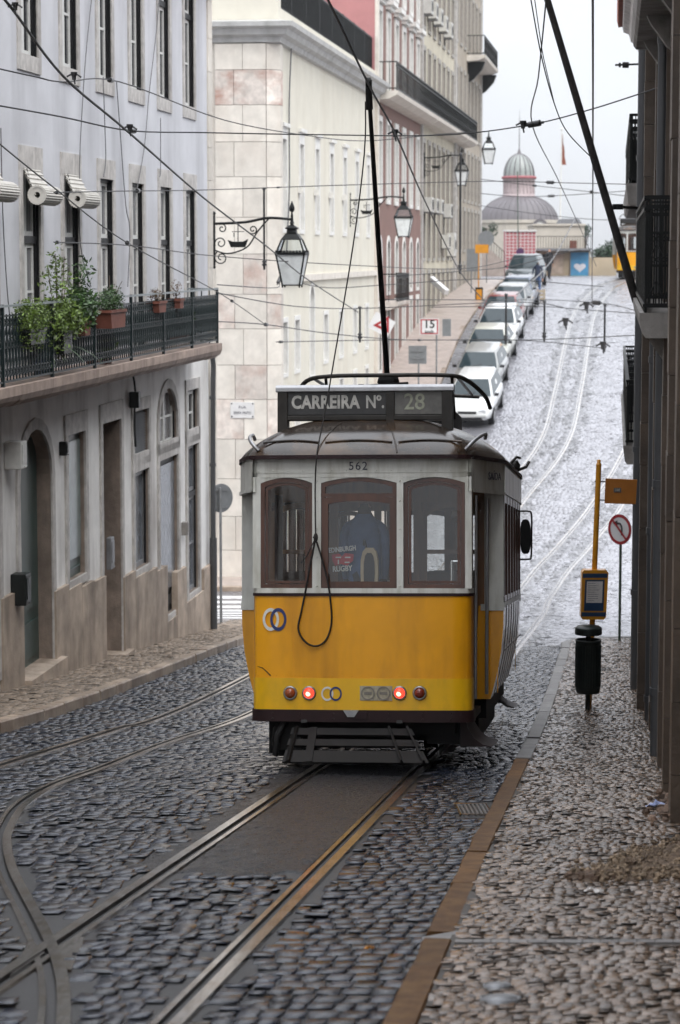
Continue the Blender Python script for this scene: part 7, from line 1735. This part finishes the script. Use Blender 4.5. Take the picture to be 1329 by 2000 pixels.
wire('low wire under the lantern, crossing the cream house', [(425, 572, 47), (520, 590, 52), (600, 600, 56), (720, 602, 60), (1010, 590, 66), (1100, 600, 68)], .012)
wire('lower wire that rises from the iron balcony end towards the signs', [(425, 628, 47), (520, 634, 52), (650, 652, 58), (800, 664, 64), (1010, 664, 70), (1180, 680, 66)], .012, kn=((.2, .12), (.62, .09)))
wire('straight low wire at the height of the 15 sign', [(540, 668, 60), (760, 664, 66), (1030, 664, 72), (1240, 655, 60)], .013, kn=((.02, .1),))
wire('wire stretched along the ledge of the cream house', [(425, 556, 47.2), (540, 562, 58), (552, 545, 59.5), (640, 562, 62), (760, 556, 66), (960, 545, 70), (1180, 560, 72)], .012, kn=((.3, .14),))
wire('straight upright-looking wire running up the sky to the right of the dome', [(1158, -60, 16), (1158.5, 200, 24), (1158, 420, 40), (1157, 520, 52), (1157, 600, 66)], .009)
wire('slack wire from the sky to the leaning pole', [(1034, -20, 22), (1058, 110, 23), (1084, 205, 24), (1110, 260, 25), (1161, 313, 26.2)], .006)
wire('wire dropping from the span insulator to the far wires', [(1068, -10, 24), (1052, 150, 28), (1040, 244, 31), (1090, 350, 40), (1140, 460, 52), (1165, 520, 60)], .008)
wire('thin second wire beside the slack wire near the sky edge', [(1042, -20, 24), (1058, 90, 25), (1066, 130, 25.5), (1084, 206, 26)], .005)
wire('far span wire below the dome cupola', [(940, 378, 90), (1020, 384, 92), (1110, 381, 92), (1235, 372, 80)], .014, kn=((.55, .16),))
wire('far span wire crossing the lead dome', [(940, 402, 100), (1050, 418, 104), (1150, 428, 104), (1205, 430, 90)], .014)
wire('far span wire crossing in front of the dome drum', [(940, 350, 80), (1040, 362, 84), (1130, 372, 84), (1235, 384, 70)], .012, kn=((.75, .16), (.35, .12)))
wire('wire over the hill crest above the parked cars', [(760, 540, 62), (900, 530, 66), (1000, 520, 70), (1110, 492, 72), (1152, 490, 72)], .012)
wire('lowest far wire over the uphill rails', [(840, 600, 70), (1040, 598, 76), (1155, 606, 78), (1250, 612, 62)], .013, kn=((.35, .13),))
wire('wire with a big insulator across the uphill road', [(760, 585, 62), (1000, 586, 72), (1082, 586, 76), (1182, 593, 76), (1240, 606, 62)], .013, kn=((.70, .22), (.84, .08)))
wire('pale stay slanting up the cream house wall', [(650, 500, 76), (622, 590, 76.5), (608, 700, 76)], .02, m='wire_pale', group=None)
wire('pale strut wire slanting over the parked cars to the terrace', [(1122, 430, 110), (1090, 490, 100), (1060, 530, 90), (1010, 575, 80)], .025, m='wire_pale', group=None)
# loose cables hanging on the pale facade
def fcable(label, pts):
    V = [MA @ Vector((LA(px, py, -.05)[0], -.05, LA(px, py, -.05)[1])) for px, py in pts]; t = thing('hanging_cable', label, 'cable', V[0], 0, 'loose cables on the pale facade'); mb = MB(); mb.tube([v-V[0] for v in smooth_path(V, 5)], .008, 5); mb.build('cable', 'wire_pale', t)
fcable('loose cable hanging between the second and third windows', [(180, -10), (168, 110), (160, 230), (156, 330), (158, 480), (178, 560)])
fcable('loose cable running down beside the third window', [(202, 150), (205, 240), (207, 310), (203, 345)])
fcable('long loose cable slanting between third and fourth windows', [(228, 160), (236, 270), (246, 400), (254, 450), (250, 560)])
fcable('loose cable hanging from the roof between fourth and fifth windows', [(312, -10), (306, 60), (292, 180), (282, 290), (262, 400)])
fcable('thin cable left of the last two windows', [(314, 230), (314, 330), (312, 345)])
fcable('loose cable hanging at the left edge of the facade', [(2, 250), (6, 420), (14, 560), (22, 640)])
# rods and insulators hung between the wires
def rod(px, y0, y1, Y, label):
    a, b = P(px, y0, Y), P(px, y1, Y); t = thing('wire_hanger', label, 'wire hanger', a, 0, 'iron hangers between the wires'); L = a.z-b.z; k = Y/4700
    mb = MB(); mb.cyl((0, 0, 0), (0, 0, -L), 2.0*k, n=6); mb.build('rod', 'wire', t); mb = MB(); mb.lathe([(2*k, -L+14*k), (5*k, -L+11*k), (2.5*k, -L+8*k), (5.5*k, -L+5*k), (2.5*k, -L+2*k), (2*k, -L-5*k)], (0, 0, 0), 10); mb.lathe([(1.5*k, 2*k), (4*k, 0), (1.5*k, -6*k)], (0, 0, 0), 8); mb.build('insulator', 'insulator', t)
rod(516, 368, 522, 46.5, 'iron hanger beside the nearest lantern'); rod(900, 300, 530, 60, 'long iron hanger left of the dome'); rod(703.5, 600, 664, 58, 'short iron hanger over the cream house, left of the trolley pole')
rod(1064, 588, 662, 74, 'iron hanger over the uphill road left of the rails'); rod(1182, 594, 682, 70, 'iron hanger over the uphill rails'); rod(989, 575, 668, 74, 'iron hanger above the red hatchback')
def clampfit(px, py, Y, label):
    a = P(px, py, Y); t = thing('wire_clamp', label, 'wire clamp', a, 0, 'clamps where trolley and span wires meet'); k = Y/4700; mb = MB(); mb.cyl((0, 0, 9*k), (0, 0, -6*k), 5*k, 4*k, 10); mb.lathe([(6.5*k, 9*k), (6.5*k, 3*k), (4*k, 1*k)], (0, 0, 0), 10); mb.build('cap', 'insulator', t); mb = MB(); mb.tube([(-14*k, 0, 0), (-7*k, 0, 4*k), (7*k, 0, 4*k), (14*k, 0, -1*k)], 2*k, 6); mb.bar((0, 0, -5*k), (2*k, 0, -14*k), 3*k, 3*k); mb.build('arm', 'insulator', t)
clampfit(254, 252, 23.6, 'clamp on the thick wire in the middle of the pale facade'); clampfit(145, 150, 20, 'clamp on the thick wire below the second upper window'); clampfit(30, 14, 16.7, 'clamp on the thick wire at the top left corner'); clampfit(772, 262, 24, 'clamp on the trolley wire in front of the pink house')
clampfit(1022, 245, 31, 'clamp where the wires join in the open sky'); clampfit(1178, 676, 69, 'clamp over the uphill rails on the right'); clampfit(1105, 630, 74, 'clamp over the uphill road right of the parked cars'); clampfit(1146, 598, 76, 'clamp below the far tram, between the uphill rails')
# ---------------------------------------------------------------- damp air
mb = MB(); mb.box(-310, 310, -65, 712, -14, 70)
hm = bpy.data.materials.new('haze'); hm.use_nodes = True; t_ = hm.node_tree; t_.nodes.clear()
pv = nd(t_, 'ShaderNodeVolumePrincipled'); pv.inputs['Color'].default_value = (.93, .96, 1, 1); pv.inputs['Density'].default_value = .00022; pv.inputs['Anisotropy'].default_value = .3
ho = nd(t_, 'ShaderNodeOutputMaterial'); t_.links.new(pv.outputs[0], ho.inputs['Volume']); MAT['haze'] = hm
mb.build('haze', 'haze', kind='stuff', label='thin rainy haze in the air of the street')
